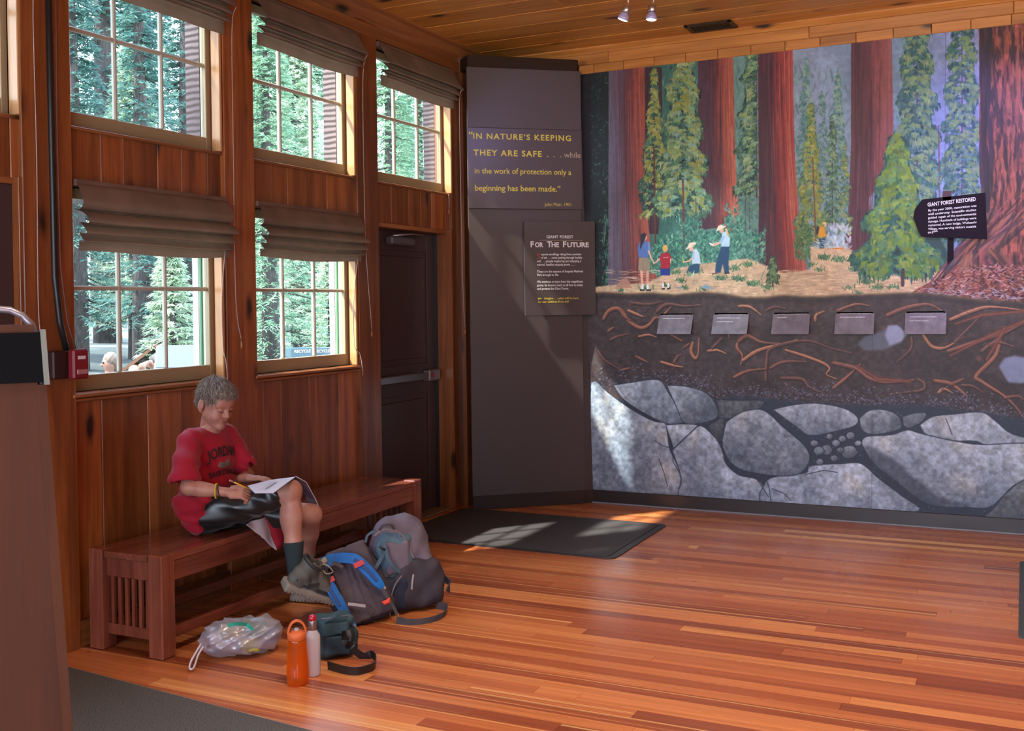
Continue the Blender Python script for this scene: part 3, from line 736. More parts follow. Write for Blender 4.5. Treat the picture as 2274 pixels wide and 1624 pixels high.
for x0 in (bx1-.05, bx0+.03): MB().box((x0, by0+.086, .075), (x0+.03, by1-.086, .125), bev=.003).build('stretcher', redwood, bn)
for yy in (by0+.03, by1-.055):
    MB().box((bx0+.086, yy, bt-.12), (bx1-.086, yy+.025, bt-.031), bev=.003).build('end_rail', redwood_z, bn)
    MB().box((bx0+.086, yy, .07), (bx1-.086, yy+.025, .12), bev=.003).build('end_rail', redwood_z, bn)
    for k in range(6):
        xx = bx0+.105+k*.042
        MB().box((xx, yy+.005, .12), (xx+.018, yy+.018, bt-.12)).build('end_slat', redwood_z, bn)

# ------------------------------------------------------------------ wooden stand at the left edge of the view
ks = thing('display_stand', 'tall wooden display stand with black band and metal rim at the left edge', 'display stand', (-1.9, 1.5, 0))
kwood = wood('stand_veneer', (.050, .014, .005), (.064, .018, .006), (.078, .023, .008), 'Z', .85, .0, knots=False, var=.1)
KB = Vector((-1.70, 1.536, .009)); KR = Vector((.79, .61, 0)).normalized()
KT = Vector((-1.70, 1.40, 1.54))
# slab lies in a plane facing the camera, its right edge leaning slightly
fk = Vector((-.62, -.78, 0)).normalized()      # outward horizontal along the slab, away to the left of view
up = Vector((0, -.106, 1.54))
def kp(s, t, z=0.0):  # s metres left of the right edge, t metres up
    base = KB+fk*s
    return base+Vector((0, up.y*(t/1.54), t))+Vector((-fk.y, fk.x, 0))*z*-1
def kslab(name, s0, s1, t0, t1, z0, z1, mat, n=1):
    vs = [kp(s, t, z) for s in (s0, s1) for t in (t0, t1) for z in (z0, z1)]
    return MB().add(vs, [(0, 1, 3, 2), (4, 6, 7, 5), (0, 4, 5, 1), (2, 3, 7, 6), (0, 2, 6, 4), (1, 5, 7, 3)]).build(name, mat, ks)
kslab('side_panel', .015, .55, 0, 1.515, -.02, .02, kwood)
kslab('front_edge', .0, .018, 0, 1.40, -.022, .022, kwood)
kslab('black_band', .004, .555, 1.405, 1.50, -.03, .03, new_mat('black_band', (.004, .004, .005), .9, .1))
kslab('bright_clip', -.006, .004, 1.40, 1.505, -.03, .03, new_mat('clip_metal', (.16, .17, .14), .5, metal=.3))
rim = [kp(.008, 1.2), kp(.008, 1.45), kp(.010, 1.49), kp(.018, 1.515), kp(.032, 1.533), kp(.052, 1.543), kp(.08, 1.546), kp(.3, 1.546), kp(.55, 1.546)]
MB().tube(rim, .007, 8).build('metal_rim', new_mat('rim_metal', (.28, .26, .3), .35, metal=.7), ks)
# ------------------------------------------------------------------ the painted mural: a picture brushed stroke by stroke into an image
MX0, MX1, MZ0, MZ1, RES = -3.10, 1.0, .10, 3.345, 520
MW, MH = int((MX1-MX0)*RES), int((MZ1-MZ0)*RES)
CV = np.zeros((MH, MW, 3), np.float32)
_F, _R, _U = np.array(CF), np.array(CR), np.array(CU)
def mp_(p):
    """photograph pixel -> mural canvas pixel (row 0 = bottom of the wall)"""
    p = np.atleast_2d(np.array(p, float))
    d = _F*CAM_F+(p[:, :1]-1137.0)*_R-(p[:, 1:2]-706.0)*_U
    t = 7.65/d[:, 1]; X = d[:, 0]*t; Z = 1.55+d[:, 2]*t
    return np.stack([(X-MX0)*RES, (Z-MZ0)*RES], 1)
nr = np.random.RandomState(11)
def fbm(h, w, base, oct=4, seed=0):
    r = np.random.RandomState(seed); out = np.zeros((h, w), np.float32); amp = 1; tot = 0
    for o in range(oct):
        gy, gx = max(2, int(h/base*2**o))+2, max(2, int(w/base*2**o))+2; g = r.rand(gy, gx).astype(np.float32)
        yy = np.linspace(0, gy-1.001, h); xx = np.linspace(0, gx-1.001, w); yi = yy.astype(int); xi = xx.astype(int)
        fy = (yy-yi)[:, None]; fx = (xx-xi)[None]; fy = fy*fy*(3-2*fy); fx = fx*fx*(3-2*fx)
        a = g[yi][:, xi]; b = g[yi][:, xi+1]; c = g[yi+1][:, xi]; d = g[yi+1][:, xi+1]
        out += amp*((a*(1-fx)+b*fx)*(1-fy)+(c*(1-fx)+d*fx)*fy); tot += amp; amp *= .55
    return out/tot
NZ = fbm(MH, MW, 90, 5, 1); NF = fbm(MH, MW, 14, 3, 2); NV = fbm(MH, MW*6, 60, 4, 3)[:, ::6]
def C8(c): return np.array(c, np.float32)/255
def bbox(P, m):
    x0, y0 = np.floor(P.min(0)-m).astype(int); x1, y1 = np.ceil(P.max(0)+m).astype(int)
    return max(0, x0), max(0, y0), min(MW, x1), min(MH, y1)
def stroke(pts, w, col, a=1.0, soft=None, raw=False):
    P = np.array(pts, float) if raw else mp_(pts); n = len(P)
    ws = np.array(w if hasattr(w, '__len__') else [w]*n, float)*(1 if raw else 1.7)
    x0, y0, x1, y1 = bbox(P, ws.max()+2)
    if x1 <= x0 or y1 <= y0: return
    X = np.arange(x0, x1, dtype=np.float32)[None]; Y = np.arange(y0, y1, dtype=np.float32)[:, None]
    best = np.zeros((y1-y0, x1-x0), np.float32)
    for i in range(n-1):
        ax, ay = P[i]; bx, by = P[i+1]; dx, dy = bx-ax, by-ay; l2 = dx*dx+dy*dy+1e-6
        t = np.clip(((X-ax)*dx+(Y-ay)*dy)/l2, 0, 1); d = np.hypot(X-ax-t*dx, Y-ay-t*dy); r = (ws[i]+(ws[i+1]-ws[i])*t)/2
        s = soft if soft is not None else np.maximum(.8, r*.4)
        best = np.maximum(best, np.clip((r+.5-d)/s, 0, 1))
    m = (best*a)[..., None]; v = CV[y0:y1, x0:x1]; v *= (1-m); v += m*C8(col)
def inside(P, x0, y0, x1, y1):
    X = np.arange(x0, x1)[None]+.5; Y = np.arange(y0, y1)[:, None]+.5; m = np.zeros((y1-y0, x1-x0), bool)
    for i in range(len(P)):
        ax, ay = P[i]; bx, by = P[(i+1) % len(P)]
        if ay == by: continue
        c = ((ay > Y) != (by > Y)) & (X < (bx-ax)*(Y-ay)/(by-ay)+ax); m ^= c
    return m
def blur(m, k):
    for ax in (0, 1):
        for _ in range(2):
            c = np.cumsum(np.concatenate([np.repeat(np.take(m, [0], ax), k+1, ax), m, np.repeat(np.take(m, [-1], ax), k, ax)], ax), ax)
            m = (np.take(c, range(2*k+1, c.shape[ax]), ax)-np.take(c, range(0, c.shape[ax]-2*k-1), ax))/(2*k+1)
    return m
def poly(pts, col, a=1.0, soft=1, shade=None):
    """fill; shade(u, v, NZ, NF) -> colour array, u,v in 0..1 across the bounding box (v up)"""
    P = mp_(pts); x0, y0, x1, y1 = bbox(P, soft*2+1)
    if x1-x0 < 2 or y1-y0 < 2: return
    m = inside(P, x0, y0, x1, y1).astype(np.float32)
    if soft: m = blur(m, soft)
    if m.shape != (y1-y0, x1-x0): m = m[:y1-y0, :x1-x0]
    v = CV[y0:y1, x0:x1]; c = C8(col)
    if shade is not None:
        u_ = (np.arange(x0, x1)[None]-P[:, 0].min())/np.ptp(P[:, 0]); v_ = (np.arange(y0, y1)[:, None]-P[:, 1].min())/np.ptp(P[:, 1])
        c = shade(u_, v_, NZ[y0:y1, x0:x1], NF[y0:y1, x0:x1], NV[y0:y1, x0:x1])
    m = (m*a)[..., None]; v *= (1-m); v += m*c
def lerp(a, b, t): return C8(a)*(1-t)[..., None]+C8(b)*t[..., None]
def J(c, s=14): return np.clip(np.array(c)+nr.normal(0, s)+nr.normal(0, s*.4, 3), 0, 255)

# background: dark wood on the left, teal haze, lavender sky to the right
_x = (np.arange(MW)/RES+MX0)[None].repeat(MH, 0); _z = (np.arange(MH)/RES+MZ0)[:, None].repeat(MW, 1)
stops = [(-3.1, (30, 44, 46)), (-2.9, (36, 62, 58)), (-2.6, (52, 92, 84)), (-2.2, (62, 104, 96)), (-1.9, (96, 134, 128)), (-1.6, (128, 148, 160)), (-1.3, (130, 146, 176)), (-.9, (112, 140, 166)), (-.4, (126, 140, 188)), (1.0, (120, 120, 170))]
xs_ = [s[0] for s in stops]
for k in range(3): CV[..., k] = np.interp(_x, xs_, [s[1][k]/255 for s in stops])
CV *= (.86+.28*NZ+.12*(NF-.5))[..., None]
CV[:] = CV*(1-.45*np.clip((2.35-_z)/.9, 0, 1)[..., None])+.45*np.clip((2.35-_z)/.9, 0, 1)[..., None]*C8((66, 112, 96))
def dabs(n, x0, x1, y0, y1, cols, lw=(5, 12), wid=(2.5, 5), ang=(-90, 90), a=.7, js=12, dens=None):
    for _ in range(n):
        x, y = nr.uniform(x0, x1), nr.uniform(y0, y1)
        if dens and not dens(x, y): continue
        an = math.radians(nr.uniform(*ang)); l = nr.uniform(*lw)/2; w = nr.uniform(*wid)
        dx, dy = l*math.cos(an), l*math.sin(an)
        stroke([(x-dx, y-dy), (x, y+nr.uniform(-1, 1)), (x+dx, y+dy)], [w*.5, w, w*.3], J(cols[nr.randint(len(cols))], js), a)
TE = [(72, 116, 106), (92, 142, 126), (58, 98, 90), (122, 166, 150), (50, 84, 76)]
dabs(1100, 1355, 1880, 150, 600, TE, (10, 34), (3, 7), (60, 120), .32)
def conifer(x, yt, yb, hw, dark, mid, lite, n=260, a=.85, tip=.06, trunk=(70, 50, 52), sides=(-1, 1), lean=0, tw=3):
    """hanging boughs in tiers, dark ones first, lit ones over them"""
    H = yb-yt
    if trunk: stroke([(x+lean, yt+H*.05), (x, yb+8)], [1, tw], trunk, .9)
    for ps, pal in enumerate((dark, mid, lite)):
        for i in range(int(n*(1, .8, .55)[ps])):
            t = nr.uniform(0, 1)**.8; y = yt+H*t; w = hw*(tip+(1-tip)*t)*(1+.25*math.sin(t*H/13.0))
            s = sides[nr.randint(len(sides))]; f = nr.uniform(0, 1)**.7*(1 if ps < 2 else .95)
            cx = x+lean*(1-t)+s*f*w; l = nr.uniform(4, 11)*(.75+hw/50)
            if ps == 2 and nr.rand() < .3 and s < 0: continue
            dx, dy = s*l*nr.uniform(.4, .95), l*nr.uniform(-.05, .8)
            stroke([(cx-dx*.5, y-dy*.4), (cx+dx*.1, y-dy*.1), (cx+dx*.6, y+dy*.6)], [l*.3, l*.62, 1.2], J(pal[nr.randint(len(pal))], 10), a)
            for _k in range(2 if l > 6 else 1):
                ex, ey = cx+dx*nr.uniform(-.2, .6), y+dy*nr.uniform(0, .5); stroke([(ex, ey), (ex+nr.uniform(-2, 3)*s, ey+l*nr.uniform(.3, .7))], [l*.3, .8], J(pal[nr.randint(len(pal))], 12), a*.9)
def streaks(x0t, x1t, x0b, x1b, yt, yb, cols, n, w=(1.5, 4), a=.5, lo=.12, hi=.5):
    for _ in range(n):
        f = nr.uniform(.02, .98); t0 = nr.uniform(-.1, .95); t1 = t0+nr.uniform(lo, hi); pts = []
        for k in range(5):
            t = min(1, max(0, t0+(t1-t0)*k/4)); xt = x0t+(x1t-x0t)*f; xb = x0b+(x1b-x0b)*f
            pts.append((xt+(xb-xt)*t**2+nr.uniform(-.8, .8), yt+(yb-yt)*t))
        c = cols[min(len(cols)-1, max(0, int(f*len(cols)+nr.normal(0, .6))))]; ww = nr.uniform(*w); stroke(pts, [.6, ww, ww, ww*.8, .5], J(c, 8), a)
def trunk(pts, cols, box_, n=110):
    def sh(u, v, nz, nf, nv):
        k = np.clip(u+.25*(nv-.5), 0, 1)*(len(cols)-1); i = np.clip(k.astype(int), 0, len(cols)-2); f = (k-i)
        A_ = np.array([C8(c) for c in cols]); c = A_[i]*(1-f)[..., None]+A_[i+1]*f[..., None]
        return c*(.82+.36*nv)[..., None]
    poly(pts, cols[0], 1, 1, sh); streaks(*box_, cols, n)
    dk = [tuple(np.array(c)*.78) for c in cols]; streaks(*box_, dk, n//3, (1, 2.5), .4); lt_ = [tuple(np.array(c)*1.14) for c in cols]; streaks(*box_, lt_, n//3, (1, 2.5), .4)
# left margin: dark trunk and shaded foliage
poly([(1275, 150), (1352, 150), (1352, 650), (1300, 660), (1275, 660)], (22, 30, 32), .9, 2)
dabs(420, 1292, 1350, 165, 640, [(30, 44, 42), (24, 34, 34), (52, 76, 66), (88, 116, 100), (40, 62, 56)], (4, 10), (2, 4), (20, 150), .7, 8)
poly([(1288, 150), (1313, 150), (1312, 650), (1286, 650)], (26, 20, 24), .75, 2)
dabs(60, 1338, 1351, 480, 640, [(66, 120, 104), (90, 140, 122)], (8, 22), (2, 5), (80, 100), .5)
stroke([(1342, 170), (1340, 640)], 2, (40, 40, 40), .6); stroke([(1326, 300), (1328, 640)], 3, (34, 26, 28), .8)
# far trees between the trunks
PD, PM, PL_ = [(36, 60, 58), (30, 50, 50), (44, 72, 64)], [(66, 98, 80), (54, 84, 76), (82, 116, 92)], [(112, 138, 96), (136, 156, 112), (110, 144, 128)]
HD, HM, HL = [(72, 110, 118), (64, 100, 108)], [(96, 134, 136), (84, 122, 122)], [(124, 156, 140), (132, 160, 150)]
conifer(1790, 130, 420, 26, HD, HM, HL, 160, .6, trunk=None)
conifer(1860, 160, 460, 24, HD, HM, HL, 170, .6, trunk=None); conifer(1826, 200, 480, 20, HD, HM, HL, 120, .45, trunk=None)
conifer(2012, 60, 420, 30, HD, HM, HL, 160, .5, trunk=None)
conifer(1664, 40, 560, 30, [(58, 90, 84)], [(76, 112, 100)], [(98, 132, 112)], 200, .5, trunk=(60, 60, 60))
conifer(1655, 170, 520, 20, [(70, 104, 98)], [(84, 120, 108)], [(104, 138, 118)], 160, .5, trunk=(64, 64, 64))
dabs(260, 1770, 1900, 330, 560, [(84, 122, 104), (104, 138, 106), (70, 110, 100), (132, 158, 120)], (6, 16), (3, 7), (10, 150), .5)
# the tall trunks
T1 = [(96, 92, 108), (92, 78, 92), (92, 54, 60), (142, 76, 66), (156, 88, 76)]  # grey-lavender left tones paint in the glare on this trunk
poly([(1432, 150), (1470, 150), (1470, 420), (1462, 520), (1432, 520)], (58, 36, 44), .95, 1); streaks(1432, 1470, 1432, 1468, 150, 520, [(58, 36, 44), (72, 44, 50)], 30)
trunk([(1352, 140), (1431, 140), (1433, 330), (1438, 480), (1446, 560), (1462, 628), (1440, 636), (1380, 648), (1350, 650)], T1, (1352, 1431, 1350, 1446, 150, 640), 150)
T2 = [(70, 46, 58), (66, 44, 56), (98, 52, 54), (142, 76, 66), (172, 104, 86)]
trunk([(1550, 118), (1628, 110), (1632, 300), (1636, 420), (1644, 500), (1630, 520), (1600, 505), (1552, 512), (1556, 440), (1550, 300)], T2, (1551, 1628, 1552, 1640, 120, 505), 120)
T3 = [(70, 42, 54), (68, 42, 54), (118, 50, 54), (144, 68, 62), (176, 104, 92)]
trunk([(1682, 104), (1760, 98), (1763, 280), (1768, 420), (1776, 520), (1794, 606), (1776, 612), (1730, 616), (1700, 604), (1682, 590), (1686, 480), (1684, 300)], T3, (1683, 1761, 1684, 1788, 105, 605), 140)
T4 = [(92, 56, 66), (72, 44, 54), (82, 48, 58), (124, 72, 76), (134, 84, 88)]
trunk([(1890, 86), (1980, 78), (1984, 260), (1984, 330), (1960, 400), (1930, 440), (1926, 560), (1916, 572), (1874, 562), (1884, 470), (1890, 340)], T4, (1891, 1981, 1878, 1985, 90, 565), 120)
# mid-distance conifers
YL = [(136, 140, 74), (122, 132, 72), (150, 152, 92)]
conifer(1452, 152, 480, 32, PD, PM, YL, 380); stroke([(1452, 330), (1455, 540)], 4, (84, 50, 46), .95)
conifer(1516, 100, 480, 56, PD, PM, PL_+YL[:1], 760, tip=.3); stroke([(1516, 400), (1520, 560)], 5, (98, 58, 52), .95); stroke([(1545, 440), (1546, 512)], 2, (90, 60, 60), .9)
conifer(1680, 70, 430, 40, PD, PM, PL_, 320, tip=.5, sides=(-1,), trunk=(80, 56, 50)); stroke([(1681, 110), (1683, 560)], 1.6, (110, 120, 120), .5)
conifer(1800, 232, 540, 32, [(58, 88, 78), (70, 104, 88)], [(92, 124, 84), (104, 134, 96)], YL, 340, trunk=None); stroke([(1804, 350), (1812, 540)], 3, (112, 66, 60), .8)
conifer(1848, 262, 500, 18, [(54, 84, 76)], [(80, 112, 86)], PL_, 90, trunk=(60, 60, 56)); conifer(1876, 310, 520, 14, [(70, 100, 84)], [(100, 130, 92)], YL, 60, trunk=None)
BD, BM, BL = [(40, 74, 88), (34, 66, 80), (48, 88, 98)], [(66, 104, 108), (58, 94, 96)], [(104, 134, 112), (116, 142, 104)]
conifer(2036, 40, 560, 58, BD, BM, BL, 640, .8, tip=.35, trunk=(92, 58, 78), tw=5); conifer(2136, 20, 540, 50, BD, BM, BL, 520, .75, tip=.4, trunk=(92, 62, 84), tw=5)
for xx in (2084, 2178): stroke([(xx, 280), (xx+4, 590)], 3, (96, 60, 84), .7)
dabs(120, 2070, 2180, 340, 600, [(72, 116, 150), (90, 132, 164)], (8, 16), (3, 6), (0, 40), .5)
# undergrowth
BU = [(56, 108, 96), (84, 140, 120), (42, 86, 80), (116, 166, 140), (66, 122, 102)]
def bush(x0, x1, ytop, yb, n, pal=BU, a=.75):
    for _ in range(n):
        x = nr.uniform(x0, x1); u = (x-x0)/(x1-x0); top = ytop+(yb-ytop)*.35*(math.sin(u*9+x0)*.5+.5)
        y = nr.uniform(top, yb); l = nr.uniform(4, 8)
        stroke([(x, y), (x+nr.uniform(-l, l), y-l*.8)], [l*.7, 1.2], J(pal[nr.randint(len(pal))], 10), a)
bush(1440, 1552, 520, 612, 700); bush(1552, 1700, 478, 600, 1100); bush(1500, 1560, 470, 560, 260); bush(1612, 1640, 450, 560, 160)
bush(1766, 1802, 480, 580, 220, [(52, 86, 62), (70, 110, 72), (92, 124, 72)]); bush(1330, 1352, 500, 640, 60, [(20, 34, 34)])
# forest floor
def gshade(u, v, nz, nf, nv): return lerp((176, 150, 122), (206, 182, 152), np.clip(nz*1.2-.1, 0, 1))*(.9+.2*nf)[..., None]
poly([(1300, 640), (1352, 634), (1440, 628), (1500, 596), (1560, 586), (1660, 574), (1740, 606), (1800, 600), (1800, 548), (1880, 548), (1930, 580), (1960, 610), (2040, 616), (2080, 600), (2280, 600), (2280, 680), (1300, 680)], (190, 165, 135), 1, 2, gshade)
dabs(520, 1350, 2060, 600, 655, [(206, 184, 156), (188, 160, 132), (160, 138, 118), (222, 200, 172)], (10, 26), (1.5, 3), (-8, 8), .55)
GR = [(72, 108, 78), (92, 124, 84), (58, 90, 74), (104, 142, 112)]
def tuft(x, y, n, s=7, pal=GR):
    for _ in range(n):
        a = math.radians(nr.uniform(-60, 60)); l = s*nr.uniform(.6, 1.4); xx = x+nr.normal(0, s*.9); yy = y+nr.normal(0, 2.2)
        stroke([(xx, yy), (xx+l*math.sin(a), yy-l*math.cos(a))], [2.4, .6], J(pal[nr.randint(len(pal))], 10), .85)
for x, y, n, s in [(1380, 645, 22, 6), (1434, 640, 40, 7), (1480, 636, 30, 6), (1520, 640, 20, 5), (1512, 625, 30, 6), (1560, 645, 18, 6), (1600, 620, 50, 7), (1640, 622, 60, 8), (1672, 632, 60, 8), (1630, 598, 40, 7), (1660, 590, 40, 7), (1705, 640, 30, 7), (1500, 606, 40, 7), (1545, 604, 30, 6),
        (1830, 574, 50, 8), (1862, 578, 50, 8), (1800, 590, 20, 6), (1900, 600, 40, 8), (1925, 628, 50, 9), (1945, 640, 30, 8), (1886, 640, 18, 6), (1906, 652, 16, 6), (1985, 640, 20, 8), (1820, 600, 20, 6), (1960, 620, 40, 8)]: tuft(x, y, n, s)
stroke([(1700, 596), (1690, 618), (1694, 630)], [1.5, 2, 1], (120, 130, 128), .9); stroke([(1712, 586), (1706, 626)], [1, 2], (120, 130, 128), .9)
conifer(1716, 572, 628, 13, [(36, 58, 48)], [(52, 78, 60)], [(96, 120, 84)], 60, trunk=(50, 34, 34))
poly([(1364, 642), (1378, 622), (1390, 616), (1398, 626), (1404, 640)], (176, 132, 116), .9, 1)
# big green fir in front of the fourth trunk
poly([(1985, 310), (2020, 400), (2060, 480), (2105, 560), (2108, 590), (2040, 615), (1970, 606), (1920, 590), (1926, 540), (1940, 470), (1960, 380)], (28, 58, 62), .95, 3)
conifer(1992, 305, 612, 92, [(26, 56, 60), (34, 70, 70)], [(54, 100, 82), (46, 90, 80)], [(104, 132, 60), (120, 144, 66), (78, 114, 70), (90, 122, 82)], 720, .85, tip=.08, trunk=None)
stroke([(2005, 600), (2004, 634)], 8, (62, 46, 56), .95)
# the near giant on the right, with its litter
def bark(u, v, nz, nf, nv):
    t = np.clip((NVB-.36)*3.2, 0, 1)[:nv.shape[0], :nv.shape[1]] if False else np.clip((nv-.33)*3.0, 0, 1)
    c = lerp((48, 24, 34), (150, 84, 74), t); return c*(.8+.4*nf)[..., None]
poly([(2172, 40), (2300, 20), (2700, 20), (2700, 690), (2000, 668), (2040, 640), (2096, 612), (2140, 580), (2172, 540), (2188, 500), (2194, 450), (2182, 380), (2174, 300), (2176, 160)], (110, 60, 56), 1, 1, bark)
streaks(2176, 2520, 2186, 2520, 40, 470, [(46, 22, 32), (150, 88, 78), (70, 36, 40), (166, 100, 86), (104, 56, 52), (60, 30, 38), (172, 112, 98)], 620, (3, 9), .7, .04, .16)
streaks(2174, 2200, 2176, 2204, 40, 470, [(44, 24, 40), (34, 20, 36)], 60, (4, 9), .8, .1, .3)
for _ in range(60):
    t = nr.uniform(0, 1); x = 2188+nr.uniform(-4, 10); c = [(54, 32, 46), (126, 74, 70), (76, 46, 54), (150, 94, 84)][nr.randint(4)]
    e = (2040+nr.uniform(0, 260), 650+nr.uniform(-10, 10)); m_ = (x-nr.uniform(0, 30)+(e[0]-x)*.35, 560+nr.uniform(-20, 20))
    stroke([(x+t*90, 440+nr.uniform(0, 60)), m_, e], [3, 7, 2], J(c), .65)
dabs(1500, 2030, 2420, 590, 668, [(150, 98, 86), (112, 64, 60), (176, 128, 120), (70, 40, 50), (190, 150, 150), (132, 84, 74)], (6, 16), (1.5, 4), (-60, 40), .75, dens=lambda x, y: y > 668-(x-2000)*.55)
dabs(90, 2060, 2300, 640, 668, [(176, 176, 196), (150, 160, 190)], (8, 18), (1.2, 2.5), (-20, 50), .7)
# walkers and rangers
def E_(x, y, rx, ry, col, n=14, a=1): poly([(x+rx*math.cos(2*math.pi*k/n), y+ry*math.sin(2*math.pi*k/n)) for k in range(n)], col, a, 0 if rx < 3 else 1)
SK = (214, 170, 150)
# woman in blue shirt
stroke([(1424, 600), (1426, 636)], [8, 5], SK); stroke([(1438, 600), (1437, 636)], [8, 5], (204, 158, 140)); stroke([(1427, 634), (1426, 641)], 6, (226, 226, 232)); stroke([(1438, 634), (1438, 641)], 6, (226, 226, 232)); stroke([(1422, 645), (1430, 645)], 4, (40, 44, 60)); stroke([(1436, 645), (1444, 645)], 4, (40, 44, 60))
poly([(1419, 572), (1440, 572), (1444, 594), (1442, 602), (1417, 601)], (146, 132, 112)); poly([(1420, 538), (1438, 536), (1442, 558), (1440, 573), (1418, 572), (1416, 552)], (88, 114, 168)); stroke([(1440, 540), (1442, 558)], 5, (112, 138, 188))
stroke([(1440, 558), (1446, 574), (1452, 584)], [4, 4, 3], SK); E_(1431, 527, 5.5, 7.5, SK); poly([(1421, 522), (1430, 517), (1436, 520), (1433, 530), (1425, 548), (1421, 556), (1422, 536)], (46, 40, 50)); stroke([(1428, 575), (1428, 600)], 1.2, (110, 98, 84), .7)
# child in red
stroke([(1472, 612), (1472, 636)], [6, 4], SK); stroke([(1483, 612), (1484, 636)], [6, 4], SK); stroke([(1472, 632), (1472, 638)], 5, (226, 226, 232)); stroke([(1484, 632), (1484, 638)], 5, (226, 226, 232)); stroke([(1471, 642), (1475, 642)], 4, (46, 44, 58)); stroke([(1483, 642), (1487, 641)], 4, (46, 44, 58))
poly([(1466, 595), (1488, 595), (1488, 612), (1467, 612)], (46, 62, 130)); poly([(1470, 562), (1484, 561), (1492, 572), (1489, 580), (1487, 597), (1467, 597), (1467, 580), (1463, 575)], (158, 50, 62)); stroke([(1472, 573), (1484, 572)], 1.5, (210, 150, 160), .8)
stroke([(1464, 576), (1457, 583), (1451, 585)], [4, 3, 3], SK); stroke([(1489, 576), (1489, 584)], 3, SK); E_(1477, 552, 6, 8, (216, 170, 104))
# kneeling ranger
poly([(1524, 606), (1530, 592), (1542, 586), (1554, 586), (1553, 602), (1546, 608), (1530, 608)], (44, 78, 104)); poly([(1538, 556), (1546, 552), (1553, 562), (1556, 586), (1536, 586), (1538, 574)], (188, 210, 226)); stroke([(1540, 572), (1530, 580), (1518, 583)], [5, 4, 3], SK); stroke([(1540, 562), (1538, 574)], 6, (160, 188, 212))
E_(1535, 553, 5, 6, SK); poly([(1522, 556), (1528, 546), (1530, 540), (1540, 538), (1545, 539), (1546, 542), (1534, 550)], (232, 214, 190)); stroke([(1517, 582), (1516, 570)], [2, 1], (196, 206, 80)); tuft(1532, 610, 26, 6, [(130, 164, 130), (96, 140, 110), (180, 200, 170)])
# standing ranger
poly([(1602, 547), (1620, 547), (1618, 580), (1619, 606), (1609, 606), (1605, 586), (1600, 606), (1588, 606), (1590, 584)], (38, 72, 102)); poly([(1604, 516), (1614, 514), (1621, 530), (1620, 548), (1602, 548), (1602, 534)], (176, 206, 226)); stroke([(1606, 526), (1600, 540), (1592, 540)], [7, 6, 4], (150, 184, 212)); stroke([(1598, 540), (1584, 546), (1578, 544)], [5, 4, 3], SK); stroke([(1596, 541), (1584, 541)], 3, SK); stroke([(1576, 541), (1584, 545)], 2.5, (236, 236, 240))
stroke([(1612, 510), (1616, 520), (1617, 526)], [5, 4, 2], (214, 176, 120)); E_(1602, 512, 4.5, 6, SK); poly([(1590, 515), (1595, 502), (1602, 499), (1608, 503), (1612, 500), (1612, 504), (1602, 509)], (232, 214, 190)); stroke([(1582, 609), (1594, 607)], 4, (120, 90, 90)); stroke([(1610, 607), (1618, 607)], 4, (40, 50, 60))
poly([(1556, 640), (1566, 632), (1582, 640), (1592, 643)], (120, 156, 186), .9); stroke([(1504, 640), (1512, 640)], 4, (110, 130, 170), .8)
# worker in yellow by the smoke
poly([(1818, 530), (1832, 530), (1830, 552), (1820, 552)], (38, 62, 96)); poly([(1820, 504), (1830, 504), (1836, 526), (1816, 527)], (206, 152, 64)); stroke([(1816, 506), (1814, 518)], 6, (48, 46, 58)); E_(1833, 501, 3, 4, SK); E_(1831, 496, 5, 3, (222, 190, 130)); stroke([(1836, 528), (1841, 534)], 6, (40, 44, 56))
dabs(150, 1836, 1888, 500, 550, [(186, 200, 218), (160, 184, 206), (206, 214, 226)], (6, 14), (3, 7), (40, 140), .45); stroke([(1838, 553), (1872, 552)], 2, (210, 120, 60), .9); dabs(40, 1810, 1850, 530, 552, [(170, 196, 206)], (6, 12), (2, 4), (0, 50), .5)
